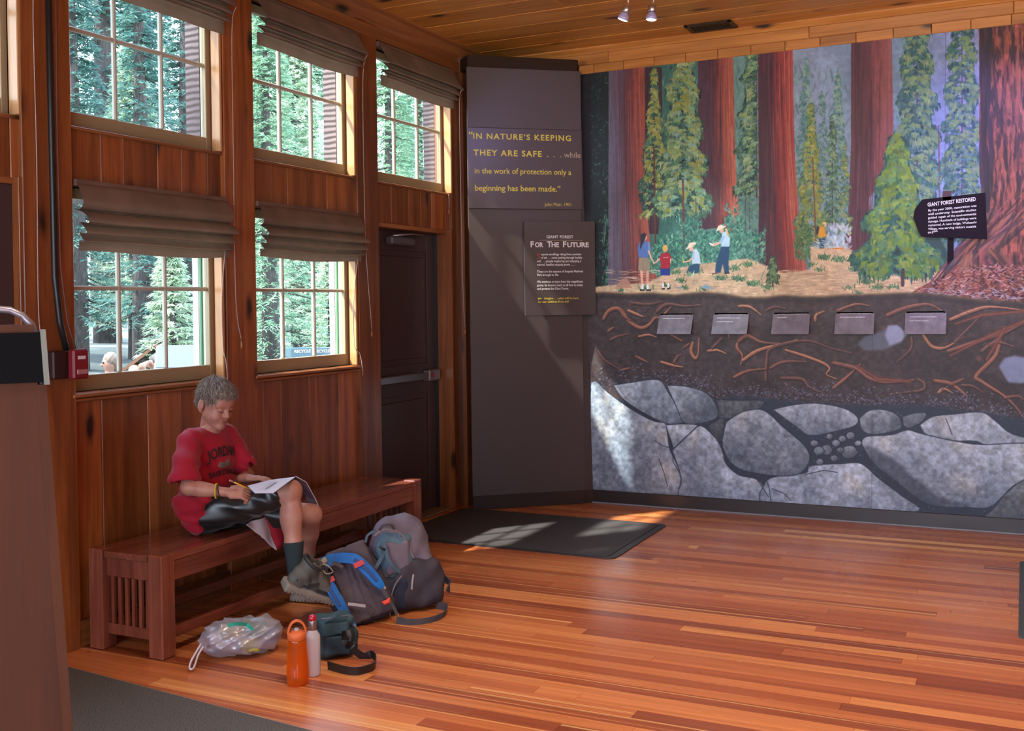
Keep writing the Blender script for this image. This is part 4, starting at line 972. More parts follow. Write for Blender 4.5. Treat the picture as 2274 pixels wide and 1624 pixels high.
# soil with roots
edge = [(1290, 655), (1340, 650), (1400, 654), (1450, 652), (1500, 656), (1560, 650), (1610, 654), (1650, 662), (1700, 662), (1740, 657), (1780, 660), (1830, 660), (1880, 656), (1940, 655), (2000, 652), (2050, 652), (2090, 656), (2150, 664), (2200, 668), (2274, 672), (2700, 690)]
def soil(u, v, nz, nf, nv): return lerp((50, 40, 42), (74, 64, 66), np.clip(nz*1.1, 0, 1))*(.75+.45*nf)[..., None]
poly(edge+[(2700, 1300), (1290, 1300)], (60, 50, 52), 1, 1, soil)
stroke(edge, 9, (84, 70, 54), .6, 6); stroke([(x, y+9) for x, y in edge], 14, (38, 34, 34), .5, 10)
RT = [((1340, 708), (1352, 690), (1375, 686), (1395, 712), (1420, 728), (1440, 722), (1455, 706), (1470, 712), (1485, 740), (1515, 758)), ((1375, 686), (1385, 702), (1400, 712)), ((1395, 690), (1428, 704)), ((1458, 692), (1480, 676), (1520, 680), (1555, 678)), ((1468, 706), (1490, 682)), ((1355, 755), (1370, 748), (1395, 742)), ((1418, 748), (1440, 744), (1458, 750)), ((1328, 780), (1345, 802), (1378, 822)), ((1380, 822), (1400, 818)), ((1412, 792), (1440, 806)), ((1468, 804), (1495, 812), (1516, 816)), ((1496, 806), (1504, 792), (1514, 788)), ((1538, 762), (1534, 780), (1543, 796), (1550, 786), (1552, 752)), ((1530, 764), (1516, 774)), ((1572, 780), (1592, 778), (1612, 786)), ((1602, 752), (1580, 774)), ((1640, 758), (1636, 772), (1648, 790), (1645, 810)), ((1640, 758), (1660, 746), (1690, 760), (1730, 764)), ((1650, 800), (1680, 780), (1720, 768), (1770, 756)), ((1700, 845), (1702, 800), (1710, 775), (1760, 760), (1800, 758), (1840, 772), (1890, 785)), ((1630, 838), (1660, 824), (1700, 820)), ((1710, 818), (1740, 804), (1790, 804)), ((1745, 778), (1790, 792), (1830, 808), (1842, 820), (1835, 832), (1856, 842)), ((1735, 840), (1780, 842), (1800, 862), (1848, 880)), ((1850, 862), (1880, 838), (1910, 810)), ((1850, 806), (1900, 818), (1930, 840), (1970, 850), (2030, 844)), ((1810, 712), (1812, 700), (1830, 692)), ((2038, 842), (2052, 852), (2048, 866), (2010, 872), (1974, 876)), ((2076, 846), (2110, 852), (2140, 874), (2148, 882)), ((2110, 854), (2140, 842)), ((2084, 872), (2096, 864), (2116, 874)), ((2136, 856), (2160, 858), (2182, 872)), ((2222, 745), (2210, 790), (2168, 834), (2180, 848), (2230, 880), (2260, 910), (2274, 932)), ((2230, 884), (2260, 880), (2272, 888)), ((2050, 745), (2070, 770), (2100, 772), (2140, 748)), ((2024, 750), (2022, 776), (1990, 806)), ((1860, 690), (1900, 676), (1930, 680)), ((1970, 700), (2010, 684), (2060, 676), (2090, 690)), ((2110, 710), (2160, 690), (2200, 682), (2274, 690)), ((2120, 760), (2150, 730), (2180, 700)), ((2200, 770), (2230, 740), (2274, 720)), ((2105, 780), (2180, 755), (2240, 735), (2300, 700)), ((1640, 680), (1665, 682), (1690, 700)), ((1700, 690), (1720, 682), (1745, 686)), ((1350, 735), (1362, 728)), ((2180, 780), (2210, 760), (2250, 770)), ((1600, 720), (1615, 740), (1620, 752)), ((1400, 672), (1440, 676), (1470, 670))]
for k, r_ in enumerate(RT):
    P = [tuple(q) for q in smooth_poly([(a, b, 0) for a, b in r_], 5)]; P = [(a, b) for a, b, c in P]; n = len(P); big = nr.uniform(6.5, 11) if len(r_) > 3 else nr.uniform(4.5, 7.5)
    W = [big*(.35+.65*math.sin(math.pi*min(1, .25+i/n))) for i in range(n)]
    base = [(128, 84, 68), (112, 74, 64), (150, 104, 82), (96, 66, 60)][k % 4]
    stroke([(a+1.5, b+2.5) for a, b in P], [w*1.25 for w in W], (34, 24, 26), .6); stroke(P, W, base, .9); stroke([(a-.5, b-1.2) for a, b in P], [w*.4 for w in W], tuple(np.array(base)*1.25+12), .8)
for P in (((1900, 812), (1950, 842), (2020, 848)), ((2120, 720), (2180, 700), (2300, 690)), ((2110, 790), (2200, 745), (2330, 690)), ((2190, 800), (2222, 745), (2230, 730))):
    stroke(P, [6, 12, 9], (98, 56, 50), .6); stroke(P, [2, 4, 3], (140, 84, 66), .7)
dabs(420, 1330, 2274, 670, 850, [(92, 60, 52), (70, 50, 48), (112, 68, 54)], (8, 22), (1, 2.4), (-40, 40), .45)
# gravel band
def gy(x): return np.interp(x, [1318, 1380, 1450, 1520, 1600, 1680, 1740, 1800, 1860, 1940, 2040, 2120, 2200, 2274, 2500], [838, 840, 836, 846, 862, 875, 872, 868, 876, 886, 888, 886, 905, 935, 960])
for _ in range(2600):
    x = nr.uniform(1318, 2400); y = gy(x)+nr.normal(8, 13); c = [(60, 58, 70), (88, 88, 106), (44, 42, 50), (112, 114, 134), (74, 70, 84)][nr.randint(5)]
    stroke([(x, y), (x+nr.uniform(-2.5, 2.5), y+nr.uniform(-1.5, 1.5))], nr.uniform(1.5, 4), J(c, 6), .8)
# boulders
poly([(1300, 880), (1500, 900), (1640, 880), (1760, 890), (1900, 900), (2060, 900), (2274, 930), (2700, 960), (2700, 1300), (1300, 1300)], (46, 54, 70), 1, 6)
def boulder(pts, tone=1.0, lx=-.5, ly=.75, seam=True, warm=0.0):
    Q = smooth_poly([(a, b, 0) for a, b in pts+[pts[0]]], 4); Q = [(a, b) for a, b, c in Q]
    def sh(u, v, nz, nf, nv):
        t = np.clip(.62+(u-.5)*lx*.6+(v-.5)*ly*.75+(nz-.5)*.75, 0, 1)
        c = lerp((66, 76, 94), (172, 182, 196), t); c = c*(1-warm*.12*np.clip((nz-.5)*4, 0, 1)[..., None])
        w_ = np.clip((NZ[:nz.shape[0], :nz.shape[1]]-.55)*3, 0, .35); c = c*(1-w_[..., None])+w_[..., None]*C8((176, 172, 160))
        return np.clip(c*tone*(.76+.48*nf)[..., None], 0, 1)
    poly(Q, (140, 150, 165), 1, 1, sh)
    if seam: stroke(Q+[Q[0]], 3.5, (38, 46, 62), .75, 3)
boulder([(1840, 1085), (1870, 1060), (1925, 1085), (1960, 1120), (2040, 1150), (2200, 1145), (2274, 1120), (2274, 1180), (1900, 1180), (1840, 1140)], .7)
boulder([(1312, 850), (1325, 848), (1350, 872), (1400, 908), (1450, 935), (1478, 940), (1482, 960), (1488, 1000), (1510, 1050), (1512, 1110), (1420, 1110), (1312, 1100)], 1.05, .3, .3)
boulder([(1362, 856), (1400, 850), (1462, 844), (1486, 876), (1520, 930), (1505, 942), (1476, 940), (1430, 918), (1385, 888)], 1.0)
boulder([(1480, 856), (1520, 858), (1566, 872), (1590, 900), (1592, 928), (1560, 940), (1520, 940), (1500, 900)], .85)
boulder([(1590, 888), (1640, 890), (1692, 890), (1690, 905), (1650, 925), (1600, 930), (1594, 905)], .55)
boulder([(1574, 945), (1600, 930), (1608, 940), (1600, 985), (1580, 970)], .5)
boulder([(1478, 944), (1520, 942), (1550, 946), (1530, 970), (1500, 998), (1490, 980)], 1.05)
boulder([(1492, 1000), (1530, 965), (1556, 946), (1590, 975), (1605, 1005), (1612, 1030), (1640, 1055), (1680, 1065), (1700, 1090), (1708, 1125), (1600, 1120), (1510, 1112), (1512, 1060)], 1.1, .1, .3)
boulder([(1700, 1070), (1712, 1062), (1740, 1056), (1790, 1050), (1800, 1035), (1870, 1030), (1912, 1030), (1950, 1062), (2000, 1100), (2040, 1136), (1900, 1135), (1700, 1122)], 1.12, .1, .4)
boulder([(1612, 938), (1650, 915), (1696, 912), (1740, 950), (1786, 990), (1798, 1020), (1780, 1050), (1740, 1058), (1680, 1052), (1630, 1035), (1604, 990)], .92, .2, .9)
boulder([(1716, 910), (1760, 900), (1810, 896), (1870, 906), (1902, 925), (1900, 945), (1850, 960), (1800, 968), (1770, 950)], .98, -.1, .9)
boulder([(1908, 930), (1930, 912), (1960, 910), (1990, 920), (2002, 940), (1996, 955), (1940, 966), (1914, 955)], .82, -.2, .6)
boulder([(2004, 926), (2030, 918), (2056, 918), (2050, 935), (2020, 952), (2006, 945)], .8)
boulder([(2042, 945), (2070, 926), (2120, 920), (2180, 916), (2210, 935), (2250, 965), (2330, 980), (2500, 1000), (2500, 1100), (2300, 1090), (2190, 990), (2120, 980), (2060, 968)], 1.0)
boulder([(1912, 985), (1924, 970), (1980, 966), (2015, 955), (2040, 962), (2110, 978), (2180, 988), (2274, 985), (2330, 1000), (2290, 1060), (2250, 1080), (2220, 1110), (2195, 1128), (2150, 1128), (2060, 1120), (1990, 1070), (1940, 1030)], 1.05, .25, 1.0, warm=.5)
poly([(1914, 990), (1935, 990), (1985, 1020), (2030, 1060), (2080, 1100), (2150, 1126), (2050, 1126), (1980, 1080), (1925, 1028)], (44, 50, 64), .6, 6)
boulder([(2240, 1090), (2300, 1060), (2500, 1060), (2500, 1180), (2190, 1180), (2215, 1120)], .62)
for a, b, c in [(1856, 985, 10), (1835, 1000, 14), (1870, 975, 9), (1888, 968, 10), (1818, 1002, 12), (1886, 1005, 18), (1852, 1018, 9), (1820, 1026, 9), (1905, 985, 8), (1808, 985, 9), (1842, 970, 8), (1866, 1000, 8)]:
    boulder([(a+c*math.cos(k*1.05+a), b+c*.85*math.sin(k*1.05+a)) for k in range(6)], .85 if c < 14 else .78)
CK = [((1480, 955), (1488, 990), (1494, 1000), (1494, 1025), (1508, 1050), (1514, 1070), (1506, 1090)), ((1494, 1000), (1520, 975), (1548, 948)), ((1463, 1020), (1474, 1050), (1482, 1080)), ((1455, 980), (1470, 990), (1490, 996)), ((1700, 1062), (1708, 1085), (1712, 1120)), ((1682, 1068), (1698, 1090), (1706, 1104)), ((1714, 1086), (1740, 1096), (1756, 1112)), ((2100, 930), (2108, 950), (2114, 966)), ((1790, 1054), (1830, 1045), (1860, 1050))]
for P in CK: stroke(P, 2.4, (50, 60, 80), .8, 1.6)
dabs(1500, 1320, 2300, 880, 1180, [(186, 192, 202), (92, 102, 122), (204, 208, 214), (70, 80, 100)], (1.5, 4), (1, 2.4), (-90, 90), .25, 5)
def rock(x, y, rx, ry, col): 
    E_(x, y, rx, ry, col, 9); stroke([(x-rx*.6, y-ry*.5), (x+rx*.3, y-ry*.6)], ry*.5, tuple(np.array(col)*1.12), .5, 5)
poly([(1904, 765), (1920, 748), (1960, 735), (1975, 722), (1995, 724), (2012, 745), (2000, 762), (1960, 778), (1920, 778)], (96, 104, 120), .85, 3); poly([(1965, 745), (1972, 724), (1992, 722), (2014, 742), (2002, 758), (1975, 768)], (150, 156, 184), .9, 3)
poly([(2218, 815), (2230, 796), (2252, 790), (2300, 800), (2310, 840), (2270, 852), (2240, 850), (2228, 832)], (136, 146, 178), .95, 3); E_(2174, 796, 6, 7, (96, 66, 62))
# canvas seams
for x_, y0_, y1_ in ((2099.5, 60, 400), (1937, 660, 1140)): stroke([(x_, y0_), (x_-1.5, y1_)], 1.1, (40, 46, 60), .45, 1)
CV *= (.94+.12*NF)[..., None]
img = bpy.data.images.new('mural_painting', MW, MH); px_ = np.ones((MH, MW, 4), np.float32); px_[..., :3] = np.clip(CV, 0, 1); img.pixels.foreach_set(px_.ravel()); img.update(); img.pack()
mural_mat = new_mat('mural_paint', (.5, .5, .5), .50, .4)
ti = N(mural_mat, 'ShaderNodeTexImage'); ti.image = img
hs = N(mural_mat, 'ShaderNodeHueSaturation'); hs.inputs['Saturation'].default_value = 1.05; hs.inputs['Value'].default_value = 1.12
L(mural_mat, ti.outputs[0], hs.inputs['Color']); setbase(mural_mat, hs.outputs[0])
bump(mural_mat, noise(mural_mat, coords(mural_mat, (1, 1, 1), False), 55, 3), .10, .002)
mu = MB(); mu.box((0, 0, 0), (1, 1, 1)); mu = bpy.data.meshes.new('mural'); 
vs = [(x, y, z) for x in (-3.098, MX1) for y in (7.664, 7.65) for z in (MZ0, MZ1)]
mu.from_pydata(vs, [], [(2, 6, 7, 3), (0, 1, 5, 4), (0, 2, 3, 1), (4, 5, 7, 6), (1, 3, 7, 5), (0, 4, 6, 2)]); uvl = mu.uv_layers.new(name='uv')
for lp in mu.loops:
    c_ = mu.vertices[lp.vertex_index].co; uvl.data[lp.index].uv = ((c_.x-MX0)/(MX1-MX0), (c_.z-MZ0)/(MZ1-MZ0))
mu.materials.append(mural_mat); mural = bpy.data.objects.new('forest_mural', mu); COL.objects.link(mural)
tag(mural, 'large painted mural of giant trees above roots and boulders on the end wall', 'mural')

# text plaques under the forest floor, each a tilted panel on a wedge
plaque_mat = new_mat('plaque_grey', (.20, .18, .215), .4, .5)
v = coords(plaque_mat, (1, 1, 1)); setbase(plaque_mat, ramp(plaque_mat, noise(plaque_mat, v, 18, 4), [(.3, (.16, .14, .17)), (.7, (.25, .23, .27))]))
pl_edge = new_mat('plaque_edge', (.05, .035, .04), .5)
PT = [('RE-ESTABLISHED NATIVE VEGETATION, 2000', 'Visitor experiences reduced and planned by groups', None), ('REMOVED PAVEMENT, BUILT INTERPRETIVE', 'SHORELINE WALKWAYS to reduce trampling', 'and visitors from harming roots'), ('RESTORED THE SOIL, UNDERPLANTED', 'AND REPAIRED', None), ('PLANTED WHERE GIANT SEEDS GERMINATED', 'and planted seedlings', None), ('RECOVERING NATURAL CONDITIONS FOLLOWING', 'restoration allowed in the growing sequoias', 'grove closed in places')]
PP = [(-2.345, 'first plaque from the left, nearest the corner'), (-1.93, 'second plaque from the left'), (-1.495, 'middle plaque of five'), (-1.06, 'fourth plaque from the left, above the pale rock'), (-.60, 'rightmost plaque of five')]
for (tx, (cx, nm)) in zip(PT, PP):
    t = thing('wall_plaque', 'grey angled text plaque on the mural, '+nm, 'plaque', (cx, 7.6, 1.32), 'grey plaques across the root layer')
    F_ = Matrix.Translation((cx, 7.575, 1.315)) @ Matrix.Rotation(math.radians(62), 4, 'X')      # tilted face
    wd, hg = .262, .185
    MB().box((-wd/2, 0, -.006), (wd/2, hg, 0), F_, bev=.0015).build('panel', plaque_mat, t)
    b0, b1 = F_ @ Vector((0, .01, -.007)), F_ @ Vector((0, hg-.01, -.007))
    sidep = [(b0.y, b0.z), (b1.y, b1.z), (7.65, b1.z), (7.65, b0.z)]
    Mx = Matrix(((0, 0, 1, cx-wd/2+.01), (1, 0, 0, 0), (0, 1, 0, 0), (0, 0, 0, 1)))
    MB().prism(sidep, wd-.02, Mx).build('wedge_mount', pl_edge, t)
    for k, s_ in enumerate(tx):
        if s_: text('lettering', s_, F_ @ Matrix.Translation((-wd/2+.03, hg-.028-.03*k, .0004)), .0125, white_letter, t, width=(.21 if k == 0 else (.17, .12)[k-1]) if s_ != 'AND REPAIRED' else .07, extrude=.0002, bold=.02)

# arrow-shaped board standing in front of the mural
ab = thing('arrow_board', 'dark arrow-shaped board headed GIANT FOREST RESTORED beside the big trunk', 'sign', (-.45, 7.63, 1.9))
def wallpt(x, y, Y=7.627):
    d = CF*CAM_F+(x-1137.0)*CR-(y-706.0)*CU; t = Y/d.y; return (d.x*t, 1.55+d.z*t)
ap = [wallpt(*p) for p in [(2048, 443), (2188, 428), (2192, 531), (2046, 526), (2040, 515), (2028, 484), (2032, 464)]]
Mw = Matrix(((1, 0, 0, 0), (0, 0, 1, 7.627), (0, 1, 0, 0), (0, 0, 0, 1)))
wood_dark = new_mat('sign_dark_wood', (.014, .009, .016), .8, .2)
MB().prism(ap[::-1], .016, Mw).build('board', wood_dark, ab)
MB().prism([wallpt(*p) for p in [(2094, 424), (2112, 424), (2112, 445), (2094, 445)]][::-1], .018, Mw).build('post_top', new_mat('post_red_brown', (.07, .025, .035), .6), ab)
MB().prism([wallpt(*p, 7.648) for p in [(2104, 520), (2118, 520), (2118, 575), (2104, 588)]][::-1], .004, Matrix.Translation((0, 0.018, 0)) @ Mw).build('post', wood_dark, ab)
tb = ["By the year 2000, restoration was", "well underway. Scientific studies", "guided repair of the environmental", "damage. Hundreds of buildings were", "removed. A new lodge, Wuksachi", "Village, was serving visitors outside", "the grove."]
def tilt_line(s_, x0, y0, x1, y1, size, bold):
    a = Vector((wallpt(x0, y0, 7.6265)[0], 7.6265, wallpt(x0, y0, 7.6265)[1])); b = Vector((wallpt(x1, y1, 7.6265)[0], 7.6265, wallpt(x1, y1, 7.6265)[1]))
    r = (b-a).normalized(); text('lettering', s_, frame(a, r, Vector((0, 0, 1))-r*r.z), size, white_letter, ab, width=(b-a).length, extrude=.0003, bold=bold)
tilt_line("GIANT FOREST RESTORED", 2060, 459, 2167, 446, .036, .02)
for k, s_ in enumerate(tb):
    f = k/6; tilt_line(s_, 2061, 469+k*8.2+1, 2168 if k < 6 else 2083, 458+k*9.2+1, .021, .015)
# ------------------------------------------------------------------ outdoors: ground rising away from the building, trees, kiosk, people
def leafmat(name, a, b, trans=.45):
    m = bpy.data.materials.new(name); m.use_nodes = True; nt = m.node_tree; nt.nodes.clear()
    o = nt.nodes.new('ShaderNodeOutputMaterial'); d = nt.nodes.new('ShaderNodeBsdfDiffuse'); t = nt.nodes.new('ShaderNodeBsdfTranslucent'); mx = nt.nodes.new('ShaderNodeMixShader')
    mx.inputs[0].default_value = trans; v = coords(m, (1, 1, 1)); f = noise(m, v, 2.5, 4, .7); c = ramp(m, f, [(.35, a), (.65, b)])
    nt.links.new(c, d.inputs[0]); nt.links.new(c, t.inputs[0]); nt.links.new(d.outputs[0], mx.inputs[1]); nt.links.new(t.outputs[0], mx.inputs[2]); nt.links.new(mx.outputs[0], o.inputs[0])
    return m
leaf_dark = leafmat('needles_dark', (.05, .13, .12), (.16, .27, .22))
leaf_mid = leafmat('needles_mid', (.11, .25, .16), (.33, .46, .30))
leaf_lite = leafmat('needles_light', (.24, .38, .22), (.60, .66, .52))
bark_mat = new_mat('bark', (.05, .042, .04), .9)
v = coords(bark_mat, (6, 6, 1)); setbase(bark_mat, ramp(bark_mat, noise(bark_mat, v, 4, 4), [(.3, (.025, .022, .024)), (.7, (.085, .07, .062))]))
gm = new_mat('forest_ground', (.4, .35, .28), .95)
v = coords(gm, (1, 1, 1), False); c = ramp(gm, noise(gm, v, .22, 6, .6), [(.42, (.02, .028, .026)), (.50, (.05, .06, .05)), (.56, (.20, .18, .15)), (.75, (.30, .27, .22))])
setbase(gm, mixc(gm, ramp(gm, noise(gm, v, 1.4, 5), [(.5, (0, 0, 0)), (.65, (.7, .7, .7))]), c, (.03, .055, .035))); bump(gm, noise(gm, v, 3, 5), .8, .1)
def gz(x, y): return -.62+max(0, (-x-6))*.030+.10*math.sin(x*.35)*math.cos(y*.27)+.05*math.sin(x*1.3+y)
gv = []; gf = []; nx, ny = 60, 70
for i in range(nx+1):
    for j in range(ny+1):
        x = -4.25-(i/nx)**1.7*110; y = -30+(j/ny)*190*(1)
        gv.append((x, y, gz(x, y) if i else -.62))
for i in range(nx):
    for j in range(ny): a = i*(ny+1)+j; gf.append((a, a+1, a+ny+2, a+ny+1))
g_ = MB(); g_.add(gv, gf, True); struct(g_.build('ground', gm))
struct(box('ground', (-4.3, -30, -.9), (-4.14, 160, -.6), gm))

def conifer_mesh(H, R, n, seed, bare=.1, droop=.35, ll=.28, lw=.05, pw=.85, top=.3):
    r = np.random.RandomState(seed); nb = int(n/22); V = []
    t = np.sort(r.rand(nb))**.85; z = H*(bare+(1-bare)*t); rad = R*((1-t)**pw)*(.65+.35*r.rand(nb))+.12*R*.5; az = r.rand(nb)*2*np.pi
    idx = np.repeat(np.arange(nb), 22); s = r.rand(len(idx))**.6
    bl = rad[idx]*s; ang = az[idx]+r.normal(0, .05, len(idx))
    px = np.cos(ang)*bl; py = np.sin(ang)*bl; pz = z[idx]-droop*bl*s+r.normal(0, .03, len(idx))*R*.3+ (bl*.18)
    side = r.choice([-1, 1], len(idx)); dirang = az[idx]+side*r.uniform(.3, 1.1, len(idx)); L_ = ll*r.uniform(.6, 1.5, len(idx)); W_ = lw*r.uniform(.7, 1.4, len(idx))
    dz = -L_*r.uniform(-.15, .6, len(idx)); ex = px+np.cos(dirang)*L_; ey = py+np.sin(dirang)*L_; ez = pz+dz
    wx = -np.sin(dirang)*W_; wy = np.cos(dirang)*W_; wz = r.normal(0, .6, len(idx))*W_
    A_ = np.stack([px-wx, py-wy, pz-wz], 1); B_ = np.stack([px+wx, py+wy, pz+wz], 1); C_ = np.stack([ex+wx*.5, ey+wy*.5, ez+wz*.3], 1); D_ = np.stack([ex-wx*.5, ey-wy*.5, ez-wz*.3], 1)
    V = np.stack([A_, B_, C_, D_], 1).reshape(-1, 3); Q = np.arange(len(V)).reshape(-1, 4)
    tr = MB(); tr.tube([(0, 0, -.4), (0.02*R, 0, H*.3), (0, .02*R, H*.7), (0, 0, H*.97)], [H*.022+.03, H*.017+.02, H*.009+.01, .01], 8)
    for k in range(0, nb, max(1, nb//60)): tr.tube([(0, 0, z[k]+.1), (math.cos(az[k])*rad[k]*.8, math.sin(az[k])*rad[k]*.8, z[k]-droop*rad[k]*.5)], [.012*H**.5, .004], 4, cap=False)
    return V, Q, tr
protos = {}
def proto(key, H, R, n, mat, seed, name, **k):
    V, Q, tr = conifer_mesh(H, R, n, seed, **k)
    root = thing(name, 'x', 'tree', (0, 0, 0)); f = npmesh('foliage', V, Q, mat, root, smooth=False); f['kind'] = 'stuff'; tr.build('trunk', bark_mat, root)
    protos[key] = [root, False]
proto('dark', 18, 1.9, 15000, leaf_dark, 1, 'fir_tree', droop=.4, ll=.20, lw=.022)
proto('open', 22, 2.4, 12000, leaf_dark, 2, 'pine_tree', bare=.35, droop=.2, ll=.3, lw=.04)
proto('mid', 14, 2.2, 34000, leaf_mid, 3, 'fir_tree', droop=.3, ll=.13, lw=.014)
proto('lite', 9, 1.7, 32000, leaf_lite, 4, 'sequoia_tree', droop=.15, ll=.11, lw=.013, pw=.7)
proto('sap', 3.2, .8, 12000, leaf_lite, 5, 'sequoia_sapling', droop=.1, ll=.09, lw=.008, pw=.8)
def pxray(x, y=700):
    d = CF*CAM_F+(x-1137.0)*CR-(y-706.0)*CU; return d/-d.x
def tree(key, px, t, sc, label, rot=0, group=None):
    d = pxray(px); X, Y = -t, d.y*t; root, used = protos[key]
    if used:
        r = root.copy(); COL.objects.link(r)
        for ch in [c for c in root.children]:
            c = ch.copy(); COL.objects.link(c); c.parent = r
    else: r = root; protos[key][1] = True
    r.location = (X, Y, gz(X, Y)-.05); r.rotation_euler = (0, 0, rot); r.scale = (sc, sc, sc); r['label'] = label; r['category'] = 'tree'
    if group: r['group'] = group
    return r
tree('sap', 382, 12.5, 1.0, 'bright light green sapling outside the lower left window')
tree('dark', 318, 21, .75, 'dark fir standing behind the bright sapling outside')
tree('dark', 172, 24, .80, 'dark fir at the left edge of the first lower window', 2)
tree('open', 238, 34, 1.15, 'tall tree with a thick dark bare trunk seen through the lower left window', 1)
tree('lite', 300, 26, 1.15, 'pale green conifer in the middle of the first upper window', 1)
tree('dark', 418, 30, .95, 'dark fir beside the shingled pier in the first upper window', 4)
tree('open', 340, 44, 1.1, 'tall thin pine far behind the first windows', 3)
tree('mid', 600, 13.5, .62, 'green conifer with dark slim trunk outside the second lower window', 2)
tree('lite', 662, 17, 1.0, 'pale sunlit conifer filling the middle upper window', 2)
tree('dark', 575, 24, .95, 'dark tree at the left edge of the middle upper window', 5)
tree('mid', 700, 22, .95, 'leafy green conifer behind the pale sunlit one', 4)
tree('sap', 735, 15, 1.05, 'bright green sapling at the right edge of the second lower window', 3)
tree('mid', 870, 18, .85, 'green conifer in the left panes of the last upper window', 1)
tree('mid', 935, 21, .9, 'green conifer in the right panes of the last upper window', 5)
tree('lite', 900, 27, 1.3, 'pale conifer behind the two green ones in the last upper window', 3)
tree('lite', -110, 15, .8, 'pale green conifer outside the window at the left edge', 5)
# pines south of the building, out of view, through whose crowns the sun reaches the windows
for (X, Y, sc, nm) in ((-10.0, -4.6, 1.0, 'tall pine beyond the left edge of the view, standing in the sun'), (-9.2, 1.6, .62, 'shorter pine beyond the left edge of the view')):
    r = tree('open', 300, 30, sc, nm, 2.0); r.location = (X, Y, gz(X, Y)-.05)
for k, (px, t, key, sc) in enumerate(((-380, 24, 'dark', .8), (-200, 30, 'mid', 1.0), (-40, 34, 'open', .8), (60, 28, 'mid', .9), (1010, 30, 'mid', .9), (1080, 24, 'dark', .7))):
    tree(key, px, t, sc, 'conifer at the edge of the clearing beside the windows\' view', k*1.3, 'edge of clearing trees')
rr_ = random.Random(5)
for k in range(34):
    px = 110+k*27+rr_.uniform(-8, 8); t = rr_.uniform(46, 78)
    if 470 < px < 560 or px > 1000: continue
    tree(('dark', 'open', 'mid')[k % 3], px, t, rr_.uniform(.45, .75), 'distant conifer in the forest beyond the clearing', rr_.uniform(0, 6), 'distant forest trees')

# log-roofed notice shelter
nsd = pxray(305, 795); t_ = 13.0; NX, NY = -t_, nsd.y*t_; zt = 1.55+pxray(318, 752).z*t_
ns = thing('notice_shelter', 'small brown roof with round log beam outside the lower left window', 'shelter', (NX, NY, gz(NX, NY)))
log_mat = new_mat('log_wood', (.14, .06, .028), .8); logend = new_mat('log_end', (.28, .21, .14), .8)
rdir = Vector((.75, .66, 0))
for s_ in (-1, 1):
    q = MB(); q.add([(0, -.5, 0), (0, .5, 0), (s_*.5, .5, -.40), (s_*.5, -.5, -.40), (0, -.5, .05), (0, .5, .05), (s_*.52, .5, -.35), (s_*.52, -.5, -.35)], [(0, 1, 2, 3), (4, 7, 6, 5), (0, 4, 5, 1), (3, 2, 6, 7), (0, 3, 7, 4), (1, 5, 6, 2)],
                    M=Matrix.Translation((NX+.25, NY+.2, zt-.12)) @ Matrix.Rotation(math.radians(41), 4, 'Z')); q.build('roof_slope', log_mat, ns)
Ml = Matrix.Translation((NX+.25, NY+.2, zt-.12)) @ Matrix.Rotation(math.radians(41), 4, 'Z')
for s_ in (-1, 1):
    MB().tube([Ml @ Vector((s_*.33, -.56, -.36)), Ml @ Vector((s_*.33, .5, -.36))], .085, 12).build('log_beam', log_mat, ns)
    MB().tube([Ml @ Vector((s_*.33, -.565, -.36)), Ml @ Vector((s_*.33, -.575, -.36))], .082, 12).build('log_end', logend, ns)
    MB().tube([Ml @ Vector((s_*.33, 0, -.4)), Ml @ Vector((s_*.33, 0, -zt+gz(NX, NY)))], .07, 10).build('post', log_mat, ns)

# slanted display board and the recycling bins
db = thing('slanted_display', 'slanted bluish reflective panel outside the lower left window', 'display panel', tuple(pxray(410)*9+Vector((0, 0, 0))))
a_ = pxray(410, 795)*7.5; c0 = Vector((a_.x, a_.y, 1.55+a_.z))
Md = Matrix.Translation(c0) @ Matrix.Rotation(math.radians(40), 4, 'Z') @ Matrix.Rotation(math.radians(28), 4, 'X')
MB().box((-.28, -.2, -.02), (.34, .26, 0), Md, bev=.006).build('frame', new_mat('panel_frame', (.10, .11, .13), .4), db)
MB().box((-.26, -.18, .0), (.32, .24, .006), Md).build('glossy_face', new_mat('panel_face', (.05, .075, .10), .25), db)
for sx in (-.2, .25): MB().tube([Md @ Vector((sx, 0, -.02)), (c0.x+sx*.7, c0.y+sx*.6, gz(c0.x, c0.y))], .03, 8).build('post', bark_mat, db)
binm = new_mat('bin_blue_grey', (.035, .075, .095), .4)
for k, (px, nm) in enumerate(((675, 'left'), (719, 'right'))):
    t_ = 11; d = pxray(px, 772); X, Y = -t_, d.y*t_; zt = 1.55+d.z*t_
    bn_ = thing('recycling_bin', 'blue grey RECYCLE bin outside the second lower window, the %s one' % nm, 'bin', (X, Y, gz(X, Y)), 'recycling bins outside')
    Mb = Matrix.Translation((X, Y, 0)) @ Matrix.Rotation(math.radians(52), 4, 'Z')
    MB().box((-.22, 0, gz(X, Y)-.05), (.22, .5, zt-.16), Mb, bev=.01).build('body', binm, bn_)
    MB().prism([(0, zt-.16), (0, zt-.01), (.12, zt), (.5, zt-.03), (.5, zt-.16)], .44, Mb @ Matrix(((0, 0, 1, -.22), (1, 0, 0, 0), (0, 1, 0, 0), (0, 0, 0, 1)))).build('lid', binm, bn_)
    text('lettering', 'RECYCLE', Mb @ frame((-.17, -.003, zt-.085), (1, 0, 0), (0, 0, 1)), .07, tan_letter, bn_, width=.28, bold=.03)
    MB().lathe([(.0, 0), (.055, 0), (.055, .01), (.0, .01)], 16, M=Mb @ frame((0, -.003, zt-.20), (1, 0, 0), (0, 0, 1)), cap=False).build('slot', black_mat, bn_)
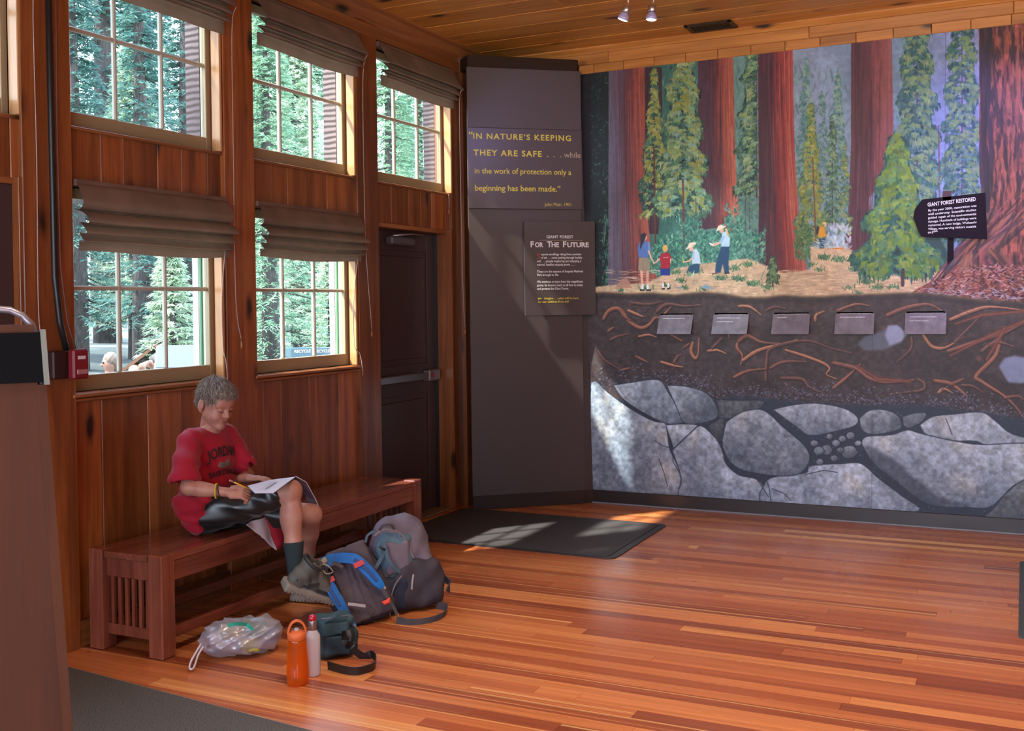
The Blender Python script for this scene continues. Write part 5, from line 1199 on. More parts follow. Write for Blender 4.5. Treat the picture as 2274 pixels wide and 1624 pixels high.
# two people outside
skin_o = new_mat('skin_outside', (.22, .11, .075), .5)
def bystander(px, py, t_, label, haircol, shirt, arm, glasses):
    d = pxray(px, py); X, Y = -t_, d.y*t_; z = 1.55+d.z*t_; g = gz(X, Y); H = z+.10-g
    root = thing('person', label, 'person', (X, Y, g)); s = SDF((X-.42, Y-.42, g-.02), (X+.42, Y+.42, z+.2), .014)
    s.ell((X, Y, z), (.085, .09, .115), .01).cap((X, Y, z-.06), (X, Y, z-.2), .05, .055, .03).ell((X, Y, z-.36), (.12, .17, .2), .06).ell((X, Y, z-.62), (.12, .15, .2), .06)
    for q in (-1, 1):
        s.chain([(X, Y+q*.09, z-.75), (X+.02, Y+q*.09, g+(z-.75-g)*.5), (X, Y+q*.09, g+.08)], [.09, .065, .045], .02); s.cap((X, Y+q*.09, g+.03), (X+.14, Y+q*.09, g+.03), .04, .035, .02)
    if arm: s.chain([(X, Y-.17, z-.24), (X+.03, Y-.27, z-.02), (X-.02, Y-.11, z+.02)], [.05, .04, .03], .02)
    else: s.chain([(X, Y-.17, z-.24), (X+.02, Y-.2, z-.5), (X+.15, Y-.15, z-.62)], [.05, .04, .03], .02)
    s.chain([(X, Y+.17, z-.24), (X+.02, Y+.2, z-.5), (X+.15, Y+.16, z-.62)], [.05, .04, .03], .02)
    f = Vector((-.5, -.86, 0)) if glasses else Vector((-.6, -.8, 0))
    s.cap((X+f.x*.085, Y+f.y*.085, z-.01), (X+f.x*.10, Y+f.y*.10, z-.03), .015, .016, .01)
    s.build('body', skin_o, root, 1)
    h = SDF((X-.15, Y-.15, z-.15), (X+.15, Y+.15, z+.2), .009); h.ell((X-f.x*.02, Y-f.y*.02, z+.035), (.098, .10, .105), .01).ell((X-f.x*.07, Y-f.y*.07, z-.03), (.06, .07, .08), .02)
    h.disp(lambda x, y, zz: .005*np.sin(x*90+y*60)*np.cos(zz*70)); h.ell((X+f.x*.10, Y+f.y*.10, z-.03), (.07, .07, .09), .01, 'sub'); h.build('hair', new_mat('hair_o', haircol, .6), root, 1)
    c = SDF((X-.35, Y-.40, z-.95), (X+.35, Y+.40, z-.1), .014); c.ell((X, Y, z-.36), (.14, .20, .2), .06).ell((X, Y, z-.60), (.14, .17, .22), .06).cap((X, Y-.15, z-.25), (X+.01, Y-.21, z-.36), .065, .06, .03).cap((X, Y+.15, z-.25), (X+.01, Y+.21, z-.36), .065, .06, .03); c.build('shirt', shirt, root, 1)
    tr = SDF((X-.2, Y-.25, g+.0), (X+.2, Y+.25, z-.6), .014); tr.ell((X, Y, z-.78), (.14, .17, .13), .04)
    for q in (-1, 1): tr.cap((X, Y+q*.09, z-.8), (X+.02, Y+q*.09, g+.3), .10, .075, .02)
    tr.build('trousers', new_mat('trousers_o', (.08, .09, .13), .8), root, 1)
    if glasses: MB().box((-.05, .0, -.014), (.05, .02, .014), Matrix.Translation((X+f.x*.075, Y+f.y*.075, z+.005)) @ Matrix.Rotation(math.atan2(f.y, f.x)-math.pi/2, 4, 'Z'), bev=.005).build('sunglasses', black_mat, root)
bystander(243, 806, 10.5, 'fair haired person in sunglasses outside the lower left window', (.11, .075, .05), new_mat('shirt_a', (.2, .2, .2), .8), False, True)
bystander(346, 808, 10.0, 'dark haired person with an arm raised outside the lower left window', (.03, .025, .025), new_mat('shirt_b', (.2, .16, .15), .8), True, False)
# ------------------------------------------------------------------ boy on the bench
def at_x(px, py, X):
    d = CF*CAM_F+(px-1137.0)*CR-(py-706.0)*CU; t = X/d.x; return Vector((X, d.y*t, 1.55+d.z*t))
def at_z(px, py, Z):
    d = CF*CAM_F+(px-1137.0)*CR-(py-706.0)*CU; t = (Z-1.55)/d.z; return Vector((d.x*t, d.y*t, Z))
boy = thing('person', 'boy in a red T-shirt and black shorts sitting on the bench writing in a workbook', 'person', (-3.6, 4.03, .455))
skin = new_mat('skin', (.44, .215, .155), .45, .35)
v = coords(skin, (1, 1, 1), False); setbase(skin, ramp(skin, noise(skin, v, 22, 3), [(.3, (.40, .17, .125)), (.7, (.48, .25, .19))]))
HC = Vector((-3.572, 4.022, 1.080)); HS = .955
fwd = Vector((.985, -.14, 0)).normalized(); fwd = (fwd*math.cos(math.radians(20))-Vector((0, 0, 1))*math.sin(math.radians(20))).normalized()
lft = Vector((0, 0, 1)).cross(fwd).normalized(); hup = fwd.cross(lft)
HR = [tuple(fwd), tuple(lft), tuple(hup)]
def hp(x, y, z): return tuple(HC+HS*(fwd*x+lft*y+hup*z))
shR, shL = (-3.625, 3.888, .912), (-3.625, 4.160, .912)
elR, wrR = (-3.515, 3.765, .715), (-3.345, 3.838, .692)
elL, wrL = (-3.55, 4.215, .70), (-3.455, 4.09, .712)
hipR, hipL, knR, knL = (-3.60, 3.96, .545), (-3.61, 4.13, .545), (-3.225, 4.145, .655), (-3.25, 4.345, .50)
anR, anL = (-3.185, 4.125, .25), (-3.42, 4.50, .13)
hR, hL = .0022, 0
s = SDF((-3.80, 3.68, .08), (-3.0, 4.58, 1.24), .0042)
# torso, neck
s.ell((-3.635, 4.03, .60), (.095, .13, .12), .03).ell((-3.645, 4.03, .78), (.085, .13, .16), .05).cap(shR, shL, .05, .05, .05)
s.cap((-3.63, 4.03, .92), tuple(HC+Vector((-.012, 0, -.05))), .046, .043, .03)
# arms
s.chain([shR, elR, wrR], [.036, .034, .022], .02); s.chain([shL, elL, wrL], [.036, .033, .022], .02)
s.cap(tuple(Vector(elR).lerp(Vector(wrR), .3)), tuple(Vector(elR).lerp(Vector(wrR), .5)), .034, .028, .02)
# legs
s.chain([hipR, knR], [.085, .054], .03); s.chain([hipL, knL], [.08, .054], .03)
s.chain([knR, tuple(Vector(knR).lerp(Vector(anR), .3)), tuple(Vector(knR).lerp(Vector(anR), .62)), anR], [.048, .050, .040, .030], .02)
s.ell(tuple(Vector(knR)+Vector((.022, -.004, .005))), (.038, .042, .045), .02)
cR = Vector(knR).lerp(Vector(anR), .32)+Vector((-.02, .006, 0)); s.ell(tuple(cR), (.042, .044, .09), .02)
s.chain([knL, tuple(Vector(knL).lerp(Vector(anL), .3)), tuple(Vector(knL).lerp(Vector(anL), .62)), anL], [.048, .047, .038, .029], .02)
# head
def hE(c, r, k=.012, op='add'): s.ell(hp(*c), np.array(r)*HS, k, op, HR)
def hC(a, b, ra, rb=None, k=.01, op='add'): s.cap(hp(*a), hp(*b), ra*HS, (rb or ra)*HS, k, op)
body = s
s = body
fine = SDF((HC.x-.17, HC.y-.16, HC.z-.17), (HC.x+.17, HC.y+.16, HC.z+.17), .0021)
s = fine
hE((-.014, 0, .034), (.096, .074, .086)); hE((.030, 0, -.028), (.056, .054, .078), .03)
for q in (-1, 1):
    hC((.0, q*.046, -.045), (.062, q*.008, -.095), .024, .018, .025); hE((.048, q*.036, -.038), (.030, .027, .030), .02)
    hC((.074, q*.012, .020), (.066, q*.044, .020), .012, .010, .012)
hE((.072, 0, -.094), (.016, .018, .014), .014); hE((.070, 0, .045), (.022, .045, .03), .03)
for q in (-1, 1):
    hE((.092, q*.031, .002), (.014, .019, .011), .012, 'sub'); hE((.0745, q*.031, .000), (.0125, .015, .0115), .004)
hC((.080, 0, .012), (.100, 0, -.026), .008, .0105, .010); 
for q in (-1, 1): hE((.092, q*.0105, -.030), (.010, .0075, .0075), .006)
hC((.080, -.016, -.0545), (.080, .016, -.0545), .008, .008, .008); hC((.080, -.012, -.0655), (.080, .012, -.0655), .0085, .0085, .008)
hC((.0905, -.019, -.060), (.0905, .019, -.060), .0022, .0022, .003, 'sub')
for q in (-1, 1):
    hE((-.016, q*.082, -.004), (.020, .010, .033), .006); hE((-.010, q*.091, .000), (.010, .006, .019), .004, 'sub'); hE((-.012, q*.079, -.033), (.011, .008, .011), .005)
s.cap(hp(-.02, 0, -.04), (-3.63, 4.03, .93), .045*HS, .046, .02)
# write the finely shaped head into the body field so that skin is one continuous surface
hf = fine; XX = body.sub(hf.lo, hf.lo+hf.h*(hf.n-1))
sl = XX[0]; gx = ((XX[1].ravel()-hf.lo[0])/hf.h); gy_ = ((XX[2].ravel()-hf.lo[1])/hf.h); gz_ = ((XX[3].ravel()-hf.lo[2])/hf.h)
def tri(F, x, y, z):
    x = np.clip(x, 0, F.shape[0]-1.001); y = np.clip(y, 0, F.shape[1]-1.001); z = np.clip(z, 0, F.shape[2]-1.001)
    i, j, k = x.astype(int), y.astype(int), z.astype(int); a, b, c = (x-i)[:, None, None], (y-j)[None, :, None], (z-k)[None, None, :]
    g = lambda di, dj, dk: F[np.ix_(i+di, j+dj, k+dk)]
    return ((g(0, 0, 0)*(1-a)+g(1, 0, 0)*a)*(1-b)+(g(0, 1, 0)*(1-a)+g(1, 1, 0)*a)*b)*(1-c)+((g(0, 0, 1)*(1-a)+g(1, 0, 1)*a)*(1-b)+(g(0, 1, 1)*(1-a)+g(1, 1, 1)*a)*b)*c
# hands
def hand(sdf, wr, d, sd, n, curl, thumb_to=None, L=.125, r=.0082):
    wr, d, sd, n = Vector(wr), Vector(d).normalized(), Vector(sd).normalized(), Vector(n).normalized()
    R = [tuple(d), tuple(sd), tuple(n)]; P = wr+d*.040
    sdf.cap(tuple(wr), tuple(wr+d*.02), .021, .021, .012); sdf.rbox(tuple(P), (.034, .031, .012), .011, .012, R=R)
    for k, (off, ln) in enumerate(((-.024, .88), (-.008, 1.0), (.008, .95), (.024, .75))):
        p = P+d*.030+sd*off; pts = [p]; a = 0
        for seg, q in ((.030, curl[0]), (.020, curl[1]), (.016, curl[2])):
            a += q; pts.append(pts[-1]+(d*math.cos(a)+n*math.sin(a))*seg*ln)
        sdf.chain([tuple(x) for x in pts], [r, r*.94, r*.88, r*.78], .0022)
    b = P-d*.022-sd*.028; t1 = b+(d*.75-sd*.55+n*.35).normalized()*.026; t2 = thumb_to or (t1+(d*.95+sd*.1+n*.3).normalized()*.024)
    t3 = Vector(t2)+(d*.9+sd*.3+n*.2).normalized()*.014
    sdf.chain([tuple(b), tuple(t1), tuple(t2), tuple(t3)], [.013, .0105, .0092, .0082], .003)
hb = SDF((-3.40, 3.79, .62), (-3.20, 3.99, .76), .0021)
dR = (Vector(wrR)-Vector(elR)).normalized(); dR = (dR+Vector((.15, .25, -.05))).normalized(); uR = Vector((0, 0, 1)); sR = dR.cross(uR).normalized()
sRR = (sR*.75-uR*.65).normalized()*1; nR = dR.cross(sRR)
nR = -nR if nR.z > 0 else nR
hand(hb, wrR, dR, sRR, nR, (.55, 1.05, .9)); hb.cap(tuple(Vector(wrR)-dR*.03), wrR, .0225, .0215, .004)
hl = SDF((-3.52, 4.02, .66), (-3.30, 4.26, .76), .0021)
dL = Vector((.50, .62, -.02)).normalized(); dLw = Vector((.72, .28, 0)).normalized(); hand(hl, wrL, dLw, dLw.cross(Vector((0, 0, 1))), Vector((0, 0, -1)), (.12, .25, .2)); hl.cap(tuple(Vector(wrL)-dLw*.02), wrL, .0215, .0215, .004)
# coarse field takes the minimum with the fine ones
for f_ in (hf, hb, hl):
    a, X_, Y_, Z_ = body.sub(f_.lo, f_.lo+f_.h*(f_.n-2)); v_ = tri(f_.F, (X_.ravel()-f_.lo[0])/f_.h, (Y_.ravel()-f_.lo[1])/f_.h, (Z_.ravel()-f_.lo[2])/f_.h)
    body.F[a] = np.minimum(body.F[a], v_)
    body.fines = getattr(body, 'fines', [])+[f_]
def refine(V):
    """pull the coarse surface onto the finely modelled head and hands"""
    for f_ in body.fines:
        for _ in range(3):
            g = (V-f_.lo)/f_.h; m = np.all((g > 2) & (g < np.array(f_.F.shape)-4), 1); P = g[m]; 
            if not len(P): break
            i = P.astype(int); fr_ = P-i
            def smp(dx, dy, dz): return f_.F[i[:, 0]+dx, i[:, 1]+dy, i[:, 2]+dz]
            w = [np.stack([1-fr_[:, q], fr_[:, q]], 1) for q in range(3)]; val = 0; gr = np.zeros((len(P), 3))
            for dx in (0, 1):
                for dy in (0, 1):
                    for dz in (0, 1):
                        c = smp(dx, dy, dz); val = val+c*w[0][:, dx]*w[1][:, dy]*w[2][:, dz]
                        gr[:, 0] += (1 if dx else -1)*c*w[1][:, dy]*w[2][:, dz]; gr[:, 1] += (1 if dy else -1)*c*w[0][:, dx]*w[2][:, dz]; gr[:, 2] += (1 if dz else -1)*c*w[0][:, dx]*w[1][:, dy]
            gr /= f_.h; n2 = (gr**2).sum(1)+1e-6; near = np.abs(val) < .006; st = np.where(near, val/n2, 0)[:, None]*gr; st = np.clip(st, -.003, .003)
            V[m] = V[m]-st
    return V
# supersample the region by splitting: build at 3 mm for the whole body
body.build('body', skin, boy, 0, refine)

# face details
dark_lash = new_mat('lashes', (.03, .018, .012), .6); brow = new_mat('eyebrows', (.11, .06, .04), .8)
for q in (-1, 1):
    MB().tube([hp(.0835, q*.018, -.006), hp(.0875, q*.027, -.0085), hp(.086, q*.036, -.008), hp(.079, q*.045, -.004)], [.0008, .0019, .0019, .0008], 6).build('eyelash', dark_lash, boy)
    MB().tube([hp(.0885, q*.012, .021), hp(.0885, q*.024, .027), hp(.0850, q*.036, .028), hp(.0765, q*.047, .021)], [.0014, .0028, .0026, .0010], 6).build('eyebrow', brow, boy)
MB().tube([hp(.0845, -.017, -.0595), hp(.0885, -.006, -.0585), hp(.089, 0, -.0595), hp(.0885, .006, -.0585), hp(.0845, .017, -.0595)], [.0006, .0016, .0018, .0016, .0006], 6).build('mouth', new_mat('mouth_line', (.22, .05, .05), .6), boy)
lipm = new_mat('lips', (.42, .14, .12), .45)
MB().tube([hp(.0825, -.015, -.0635), hp(.0878, -.006, -.0655), hp(.0885, 0, -.066), hp(.0878, .006, -.0655), hp(.0825, .015, -.0635)], [.0008, .0028, .0030, .0028, .0008], 8).build('lips', lipm, boy)
# hair
hair_mat = new_mat('hair_brown', (.14, .10, .075), .5, .5)
v = coords(hair_mat, (1, 1, 1), False); setbase(hair_mat, ramp(hair_mat, noise(hair_mat, v, 120, 4, .7), [(.3, (.08, .060, .048)), (.5, (.21, .165, .13)), (.7, (.42, .36, .30))]))
s = SDF((HC.x-.18, HC.y-.17, HC.z-.10), (HC.x+.18, HC.y+.17, HC.z+.19), .0026)
hE((-.018, 0, .046), (.104, .083, .090), .01); hE((.045, 0, .085), (.050, .055, .030), .03); hE((-.055, 0, -.005), (.058, .066, .062), .03)
hE((.098, 0, -.018), (.074, .085, .078), .008, 'sub'); hE((.030, 0, -.085), (.075, .12, .070), .01, 'sub')
for q in (-1, 1): hE((.014, q*.085, -.034), (.050, .04, .036), .008, 'sub'); hE((-.016, q*.092, -.006), (.026, .028, .038), .006, 'sub')
s.cut(hp(-.09, 0, -.085), tuple(-hup))
_f, _l, _u = np.array(fwd), np.array(lft), np.array(hup); _h = np.array(HC)
def hd(X, Y, Z):
    x = (X-_h[0])*_f[0]+(Y-_h[1])*_f[1]+(Z-_h[2])*_f[2]; y = (X-_h[0])*_l[0]+(Y-_h[1])*_l[1]+(Z-_h[2])*_l[2]; z = (X-_h[0])*_u[0]+(Y-_h[1])*_u[1]+(Z-_h[2])*_u[2]
    an = np.arctan2(y, x+.05); return .0028*np.sin(an*34+z*60)+.002*np.sin(an*61-z*45+x*50)+.0015*np.sin(x*160+z*90)
s.disp(hd); hair = s.build('hair', hair_mat, boy, 1)
HV = np.array([tuple(v.co) for v in hair.data.vertices]); HN = np.array([tuple(v.normal) for v in hair.data.vertices]); tuft_ = MB()
r_ = np.random.RandomState(4)
for i in r_.choice(len(HV), min(len(HV), 4200), replace=False):
    p = Vector(HV[i]); n = Vector(HN[i]); cr = Vector(hp(-.05, 0, .13)); loc = p-HC; zz = loc.dot(hup)
    if zz < -.02: continue
    fl = (p-cr); fl = fl-n*fl.dot(n)
    if fl.length < 1e-4: continue
    fl.normalize(); fl = (fl+fwd*.35+Vector(r_.normal(0, .16, 3))).normalized(); l = r_.uniform(.012, .026); lift = r_.uniform(.08, .26)
    a = p-n*.003; b = p+fl*l*.5+n*l*lift*.6; c = p+fl*l+n*l*lift*.35
    if loc.dot(fwd) > .05 and zz < .062: continue
    if abs(loc.dot(lft)) > .05 and zz < .034 and loc.dot(fwd) > -.02: continue
    w = r_.uniform(.0008, .0015); tuft_.tube([a, b, c], [w, w*.9, .0002], 3, cap=False)
to = tuft_.build('hair_tufts', hair_mat, boy); to['kind'] = 'stuff'

# T-shirt
shirt_mat = new_mat('red_jersey', (.36, .005, .024), .75, .3, Sheen_Weight=.15)
v = coords(shirt_mat, (1, 1, 1), False); bump(shirt_mat, noise(shirt_mat, v, 30, 3), .25, .006)
s = SDF((-3.84, 3.64, .45), (-3.38, 4.40, 1.0), .0042)
s.ell((-3.640, 4.03, .57), (.122, .155, .10), .04).ell((-3.640, 4.03, .70), (.114, .146, .12), .05).ell((-3.635, 4.03, .82), (.105, .150, .13), .05)
s.cap((shR[0], shR[1]+.03, .916), (shL[0], shL[1]-.03, .916), .056, .056, .04)
s.cap((shR[0], shR[1], .905), (-3.550, 3.775, .765), .054, .070, .03); s.cap((shL[0], shL[1], .905), (-3.560, 4.205, .765), .054, .060, .03)
s.chain([(-3.62, 3.90, .60), (-3.60, 3.92, .52)], [.09, .06], .04)
s.disp(lambda X, Y, Z: .0045*np.sin((Z*1.0+Y*.55)*62+2.2*np.sin(Y*21))*np.clip((.90-Z)*7, .2, 1)*1.5+.003*np.sin((Z-.8*Y)*85+X*40)*np.clip((.80-Z)*6, .2, 1)+.003*np.sin(Y*60+Z*20)*(Y < 3.88))
for fa_, fb_, fr0, fr1 in (((-3.500, 3.90, .665), (-3.500, 4.10, .615), .010, .004), ((-3.505, 3.90, .61), (-3.500, 4.15, .575), .010, .005), ((-3.515, 4.16, .73), (-3.500, 4.04, .665), .004, .009), ((-3.51, 3.93, .72), (-3.502, 4.03, .69), .003, .008), ((-3.545, 3.925, .90), (-3.525, 3.975, .80), .003, .007), ((-3.535, 4.12, .89), (-3.525, 4.08, .80), .003, .007), ((-3.54, 4.22, .86), (-3.515, 4.20, .76), .004, .008), ((-3.60, 3.875, .70), (-3.55, 3.885, .58), .008, .004)):
    s.cap(fa_, fb_, fr0, fr1, .020, 'sub')
# sleeve openings, neckline
aR = (Vector((-3.550, 3.775, .765))-Vector(shR)).normalized(); eR = Vector((-3.550, 3.775, .765))-aR*.0+Vector((0, 0, -.012))
s.cap(tuple(eR+aR*.115), tuple(eR+aR*.16), .085, .085, .002, 'sub'); s.cap(tuple(eR-aR*.03), tuple(eR+aR*.12), .056, .062, .003, 'sub')
aL = (Vector((-3.560, 4.205, .765))-Vector(shL)).normalized(); eL = Vector((-3.560, 4.205, .765))
s.cap(tuple(eL+aL*.10), tuple(eL+aL*.14), .075, .075, .002, 'sub'); s.cap(tuple(eL-aL*.02), tuple(eL+aL*.10), .044, .048, .003, 'sub')
s.ell((-3.605, 4.028, .985), (.070, .060, .052), .006, 'sub')
def cutslv(sd, p, n, c, r):
    pass
shirt = s.build('t_shirt', shirt_mat, boy, 2)
# print on the chest, laid onto the cloth
from mathutils.bvhtree import BVHTree
bv = BVHTree.FromPolygons([v.co[:] for v in shirt.data.vertices], [p.vertices[:] for p in shirt.data.polygons])
def drape(o, n=Vector((1, 0, 0)), off=.0025):
    for v in o.data.vertices:
        p = v.co; d0 = p.x; hit_ = bv.ray_cast(Vector((-3.2, p.y, p.z)), Vector((-1, 0, 0)))
        if hit_[0] is not None: v.co = hit_[0]+hit_[1]*(off if hit_[1].x > 0 else -off)
print_mat = new_mat('shirt_print', (.035, .012, .016), .7); print_grey = new_mat('shirt_print_grey', (.20, .16, .15), .7)
def chest(s_, y, z, size, width, mat, arch=0.0):
    o = text('lettering', s_, frame((-3.3, y-width/2, z), (0, 1, 0), (0, 0, 1)), size, mat, boy, width=width, bold=.035, extrude=.0)
    bm = bmesh.new(); bm.from_mesh(o.data); bmesh.ops.subdivide_edges(bm, edges=[e for e in bm.edges if e.calc_length() > .012], cuts=2); bmesh.ops.triangulate(bm, faces=bm.faces); bm.to_mesh(o.data); bm.free()
    for v in o.data.vertices: v.co.z += arch*(1-((v.co.y-y)/(width/2))**2)
    drape(o)
chest('JORDAN', 4.035, .812, .066, .195, print_mat, .016)
chest('BASKETBALL', 4.03, .725, .038, .185, print_mat, .010)
e = MB(); e.prism([(-.045, 0), (-.03, .018), (-.005, .012), (.02, .024), (.045, .012), (.035, -.004), (.005, -.012), (-.03, -.012)], .0, frame((-3.3, 4.025, .785), (0, 1, 0), (0, 0, 1)))
eo = e.build('emblem', print_grey, boy); eo.data.polygons[0].vertices; bm = bmesh.new(); bm.from_mesh(eo.data); bmesh.ops.delete(bm, geom=[f for f in bm.faces if len(f.verts) == 4], context='FACES'); bmesh.ops.triangulate(bm, faces=bm.faces); bmesh.ops.subdivide_edges(bm, edges=bm.edges[:], cuts=2); bm.to_mesh(eo.data); bm.free(); drape(eo)

# shorts
shorts_mat = new_mat('black_satin_shorts', (.010, .011, .013), .32, .5, Sheen_Weight=.1)
s = SDF((-3.80, 3.82, .42), (-3.18, 4.44, .76), .0045)
s.ell((-3.64, 4.04, .55), (.115, .150, .095), .03)
kR = Vector(hipR).lerp(Vector(knR), .82); kL = Vector(hipL).lerp(Vector(knL), .80)
s.cap(hipR, tuple(kR), .093, .072, .03); s.cap(hipL, tuple(kL), .088, .072, .03)
s.disp(lambda X, Y, Z: .004*np.sin((X*.7+Z)*70+3*np.sin(Y*20))+.003*np.sin((Y-X)*75))
dk = (Vector(knR)-Vector(hipR)).normalized(); s.cut(tuple(kR+dk*.035), tuple(dk)) if False else None
s.cap(tuple(kR+dk*.02), tuple(kR+dk*.14), .060, .075, .004, 'sub'); dl = (Vector(knL)-Vector(hipL)).normalized(); s.cap(tuple(kL+dl*.02), tuple(kL+dl*.14), .058, .075, .004, 'sub')
s.build('shorts', shorts_mat, boy, 2)
# socks
sock_mat = new_mat('dark_sock', (.018, .032, .036), .9)
v = coords(sock_mat, (1, 1, 1), False); wv = N(sock_mat, 'ShaderNodeTexNoise', i_Scale=260); L(sock_mat, v, wv.inputs['Vector']); bump(sock_mat, wv.outputs['Fac'], .5, .002)
def sock(kn, an, name='sock'):
    a = Vector(kn).lerp(Vector(an), .60); an = Vector(an); pts = [a.lerp(an, t) for t in (0, .02, .3, .6, .85, 1.0)]+[an+(an-a).normalized()*.05]
    MB().tube(pts, [.049, .0495, .0445, .040, .038, .040, .04], 20).build(name, sock_mat, boy)
sock(knR, anR); sock(knL, anL)
# boots
boot_up = new_mat('boot_leather', (.115, .110, .090), .7, .3); v = coords(boot_up, (1, 1, 1)); setbase(boot_up, ramp(boot_up, noise(boot_up, v, 14, 4), [(.35, (.075, .074, .064)), (.6, (.13, .125, .11))]))
boot_dk = new_mat('boot_dark_trim', (.025, .030, .036), .6); boot_sole = new_mat('boot_sole', (.24, .22, .19), .7); lace_mat = new_mat('boot_lace', (.030, .028, .024), .7); tan_mat = new_mat('boot_tan', (.30, .24, .16), .7)
def boot(heel, toe, up, name_label=None):
    heel, toe = Vector(heel), Vector(toe); f = (toe-heel).normalized(); up = Vector(up); up = (up-f*up.dot(f)).normalized(); l = up.cross(f); Ln = (toe-heel).length
    M = Matrix.Identity(4)
    for i in range(3): M[i][0], M[i][1], M[i][2], M[i][3] = f[i], l[i], up[i], heel[i]
    K = Ln/.25; M = M @ Matrix.Scale(K, 4)
    Mn = np.array(M)
    def T(V): return V @ Mn[:3, :3].T+Mn[:3, 3]
    e = bpy.data.objects.new('boot', None); COL.objects.link(e); e.location = heel; setpar(e, boy)
    s = SDF((-.02, -.07, .01), (.28, .07, .20), .0032)
    s.ell((.045, 0, .06), (.046, .038, .055), .01).cap((.05, 0, .07), (.062, 0, .142), .042, .045, .02).ell((.12, 0, .058), (.085, .040, .048), .02).ell((.195, 0, .052), (.056, .045, .036), .02).cap((.085, 0, .118), (.155, 0, .082), .036, .032, .02)
    s.cut((0, 0, .022), (0, 0, -1)); s.cap((.062, 0, .150), (.066, 0, .22), .034, .04, .003, 'sub')
    s.disp(lambda X, Y, Z: .0018*np.sin(X*150+Z*90)*(X < .14)); s.build('upper', boot_up, e, 1, T)
    s = SDF((-.03, -.07, -.02), (.29, .07, .06), .0032)
    s.rbox((.05, 0, .020), (.060, .043, .022), .014, .01).rbox((.18, 0, .019), (.076, .048, .021), .016, .02).rbox((.11, 0, .028), (.06, .036, .014), .008, .015).cap((.238, 0, .036), (.242, 0, .044), .024, .018, .012)
    s.disp(lambda X, Y, Z: np.where(Z < .014, .006*np.maximum(0, np.sin(X*330)), 0)); s.build('sole', boot_sole, e, 0, T)
    for y_ in (-1, 1):
        MB().ribbon([M @ Vector(p) for p in ((.02, y_*.037, .075), (.05, y_*.0405, .062), (.09, y_*.0405, .060), (.125, y_*.041, .085))], [.012*K, .022*K, .020*K, .010*K], .004, tuple(up)).build('side_panel', boot_dk, e)
        MB().ribbon([M @ Vector(p) for p in ((.13, y_*.0405, .050), (.17, y_*.044, .050), (.21, y_*.042, .050))], [.016*K, .018*K, .012*K], .004, tuple(up)).build('side_panel', boot_dk, e)
    MB().tube([M @ Vector((.064+.043*math.cos(a), .043*math.sin(a), .152-.014*math.cos(a))) for a in np.linspace(0, 6.283, 22)], .009*K, 8).build('collar', boot_dk, e)
    for k in range(6):
        t = k/5; x, z = .100+.072*t, .163-.050*t
        MB().tube([M @ Vector((x, -.024, z-.008)), M @ Vector((x+.003, -.008, z+.004)), M @ Vector((x+.006, .008, z+.004)), M @ Vector((x+.003, .024, z-.008))], .0036*K, 6).build('lace', lace_mat, e)
    for q in (-1, 1): MB().tube(smooth_poly([M @ Vector(p) for p in ((.105, 0, .155), (.118, q*.03, .174), (.150, q*.045, .160), (.135, q*.03, .135), (.11, q*.008, .148))], 5), .0030*K, 6).build('lace_bow', tan_mat, e)
    MB().ribbon([M @ Vector(p) for p in ((.095, 0, .13), (.102, 0, .16), (.115, 0, .188))], [.03*K, .034*K, .026*K], .006, tuple(l)).build('tongue', tan_mat, e)
boot(at_x(629, 1306, -3.175), at_x(736, 1336, -3.055), (.22, -.30, 1))
boot((-3.48, 4.49, .006), (-3.24, 4.55, .006), (0, 0, 1))
# bracelets
yb_ = new_mat('yellow_beads', (.55, .42, .04), .5); db_ = new_mat('dark_bracelet', (.05, .03, .025), .6)
dF = (Vector(wrR)-Vector(elR)).normalized(); b1 = dF.cross(Vector((0, 0, 1))).normalized(); b2 = dF.cross(b1)
mb = MB()
for k in range(26):
    a = 2*math.pi*k/26; c = Vector(elR).lerp(Vector(wrR), .70)+(b1*math.cos(a)+b2*math.sin(a))*.0315+dF*.006*math.sin(a+1); mb.lathe([(.0005, -.005), (.004, -.003), (.0052, 0), (.004, .003), (.0005, .005)], 6, tuple(c), cap=False)
mb.build('yellow_bracelet', yb_, boy)
MB().tube([Vector(elR).lerp(Vector(wrR), .80)+(b1*math.cos(a)+b2*math.sin(a))*.0285+dF*.012*math.sin(a) for a in np.linspace(0, 6.283, 24)], .003, 6).build('dark_bracelet', db_, boy)

# pencil held in the right hand
tip, end = at_x(566, 1092, -3.262), at_x(494, 1060, -3.315); pd = (end-tip).normalized(); pe = thing('pencil', 'yellow pencil with eraser in the boy\'s right hand', 'pencil', tuple(tip))
MB().tube([tip+pd*.014, tip+pd*.128], .0040, 6).build('shaft', new_mat('pencil_yellow', (.75, .40, .04), .4), pe)
MB().tube([tip, tip+pd*.014], [.0006, .0038], 6).build('point', new_mat('pencil_wood', (.6, .4, .22), .6), pe)
MB().tube([tip+pd*.128, tip+pd*.140], .0042, 8).build('ferrule', steel, pe); MB().tube([tip+pd*.140, tip+pd*.150], .0040, 8).build('eraser', new_mat('eraser', (.6, .25, .22), .7), pe)

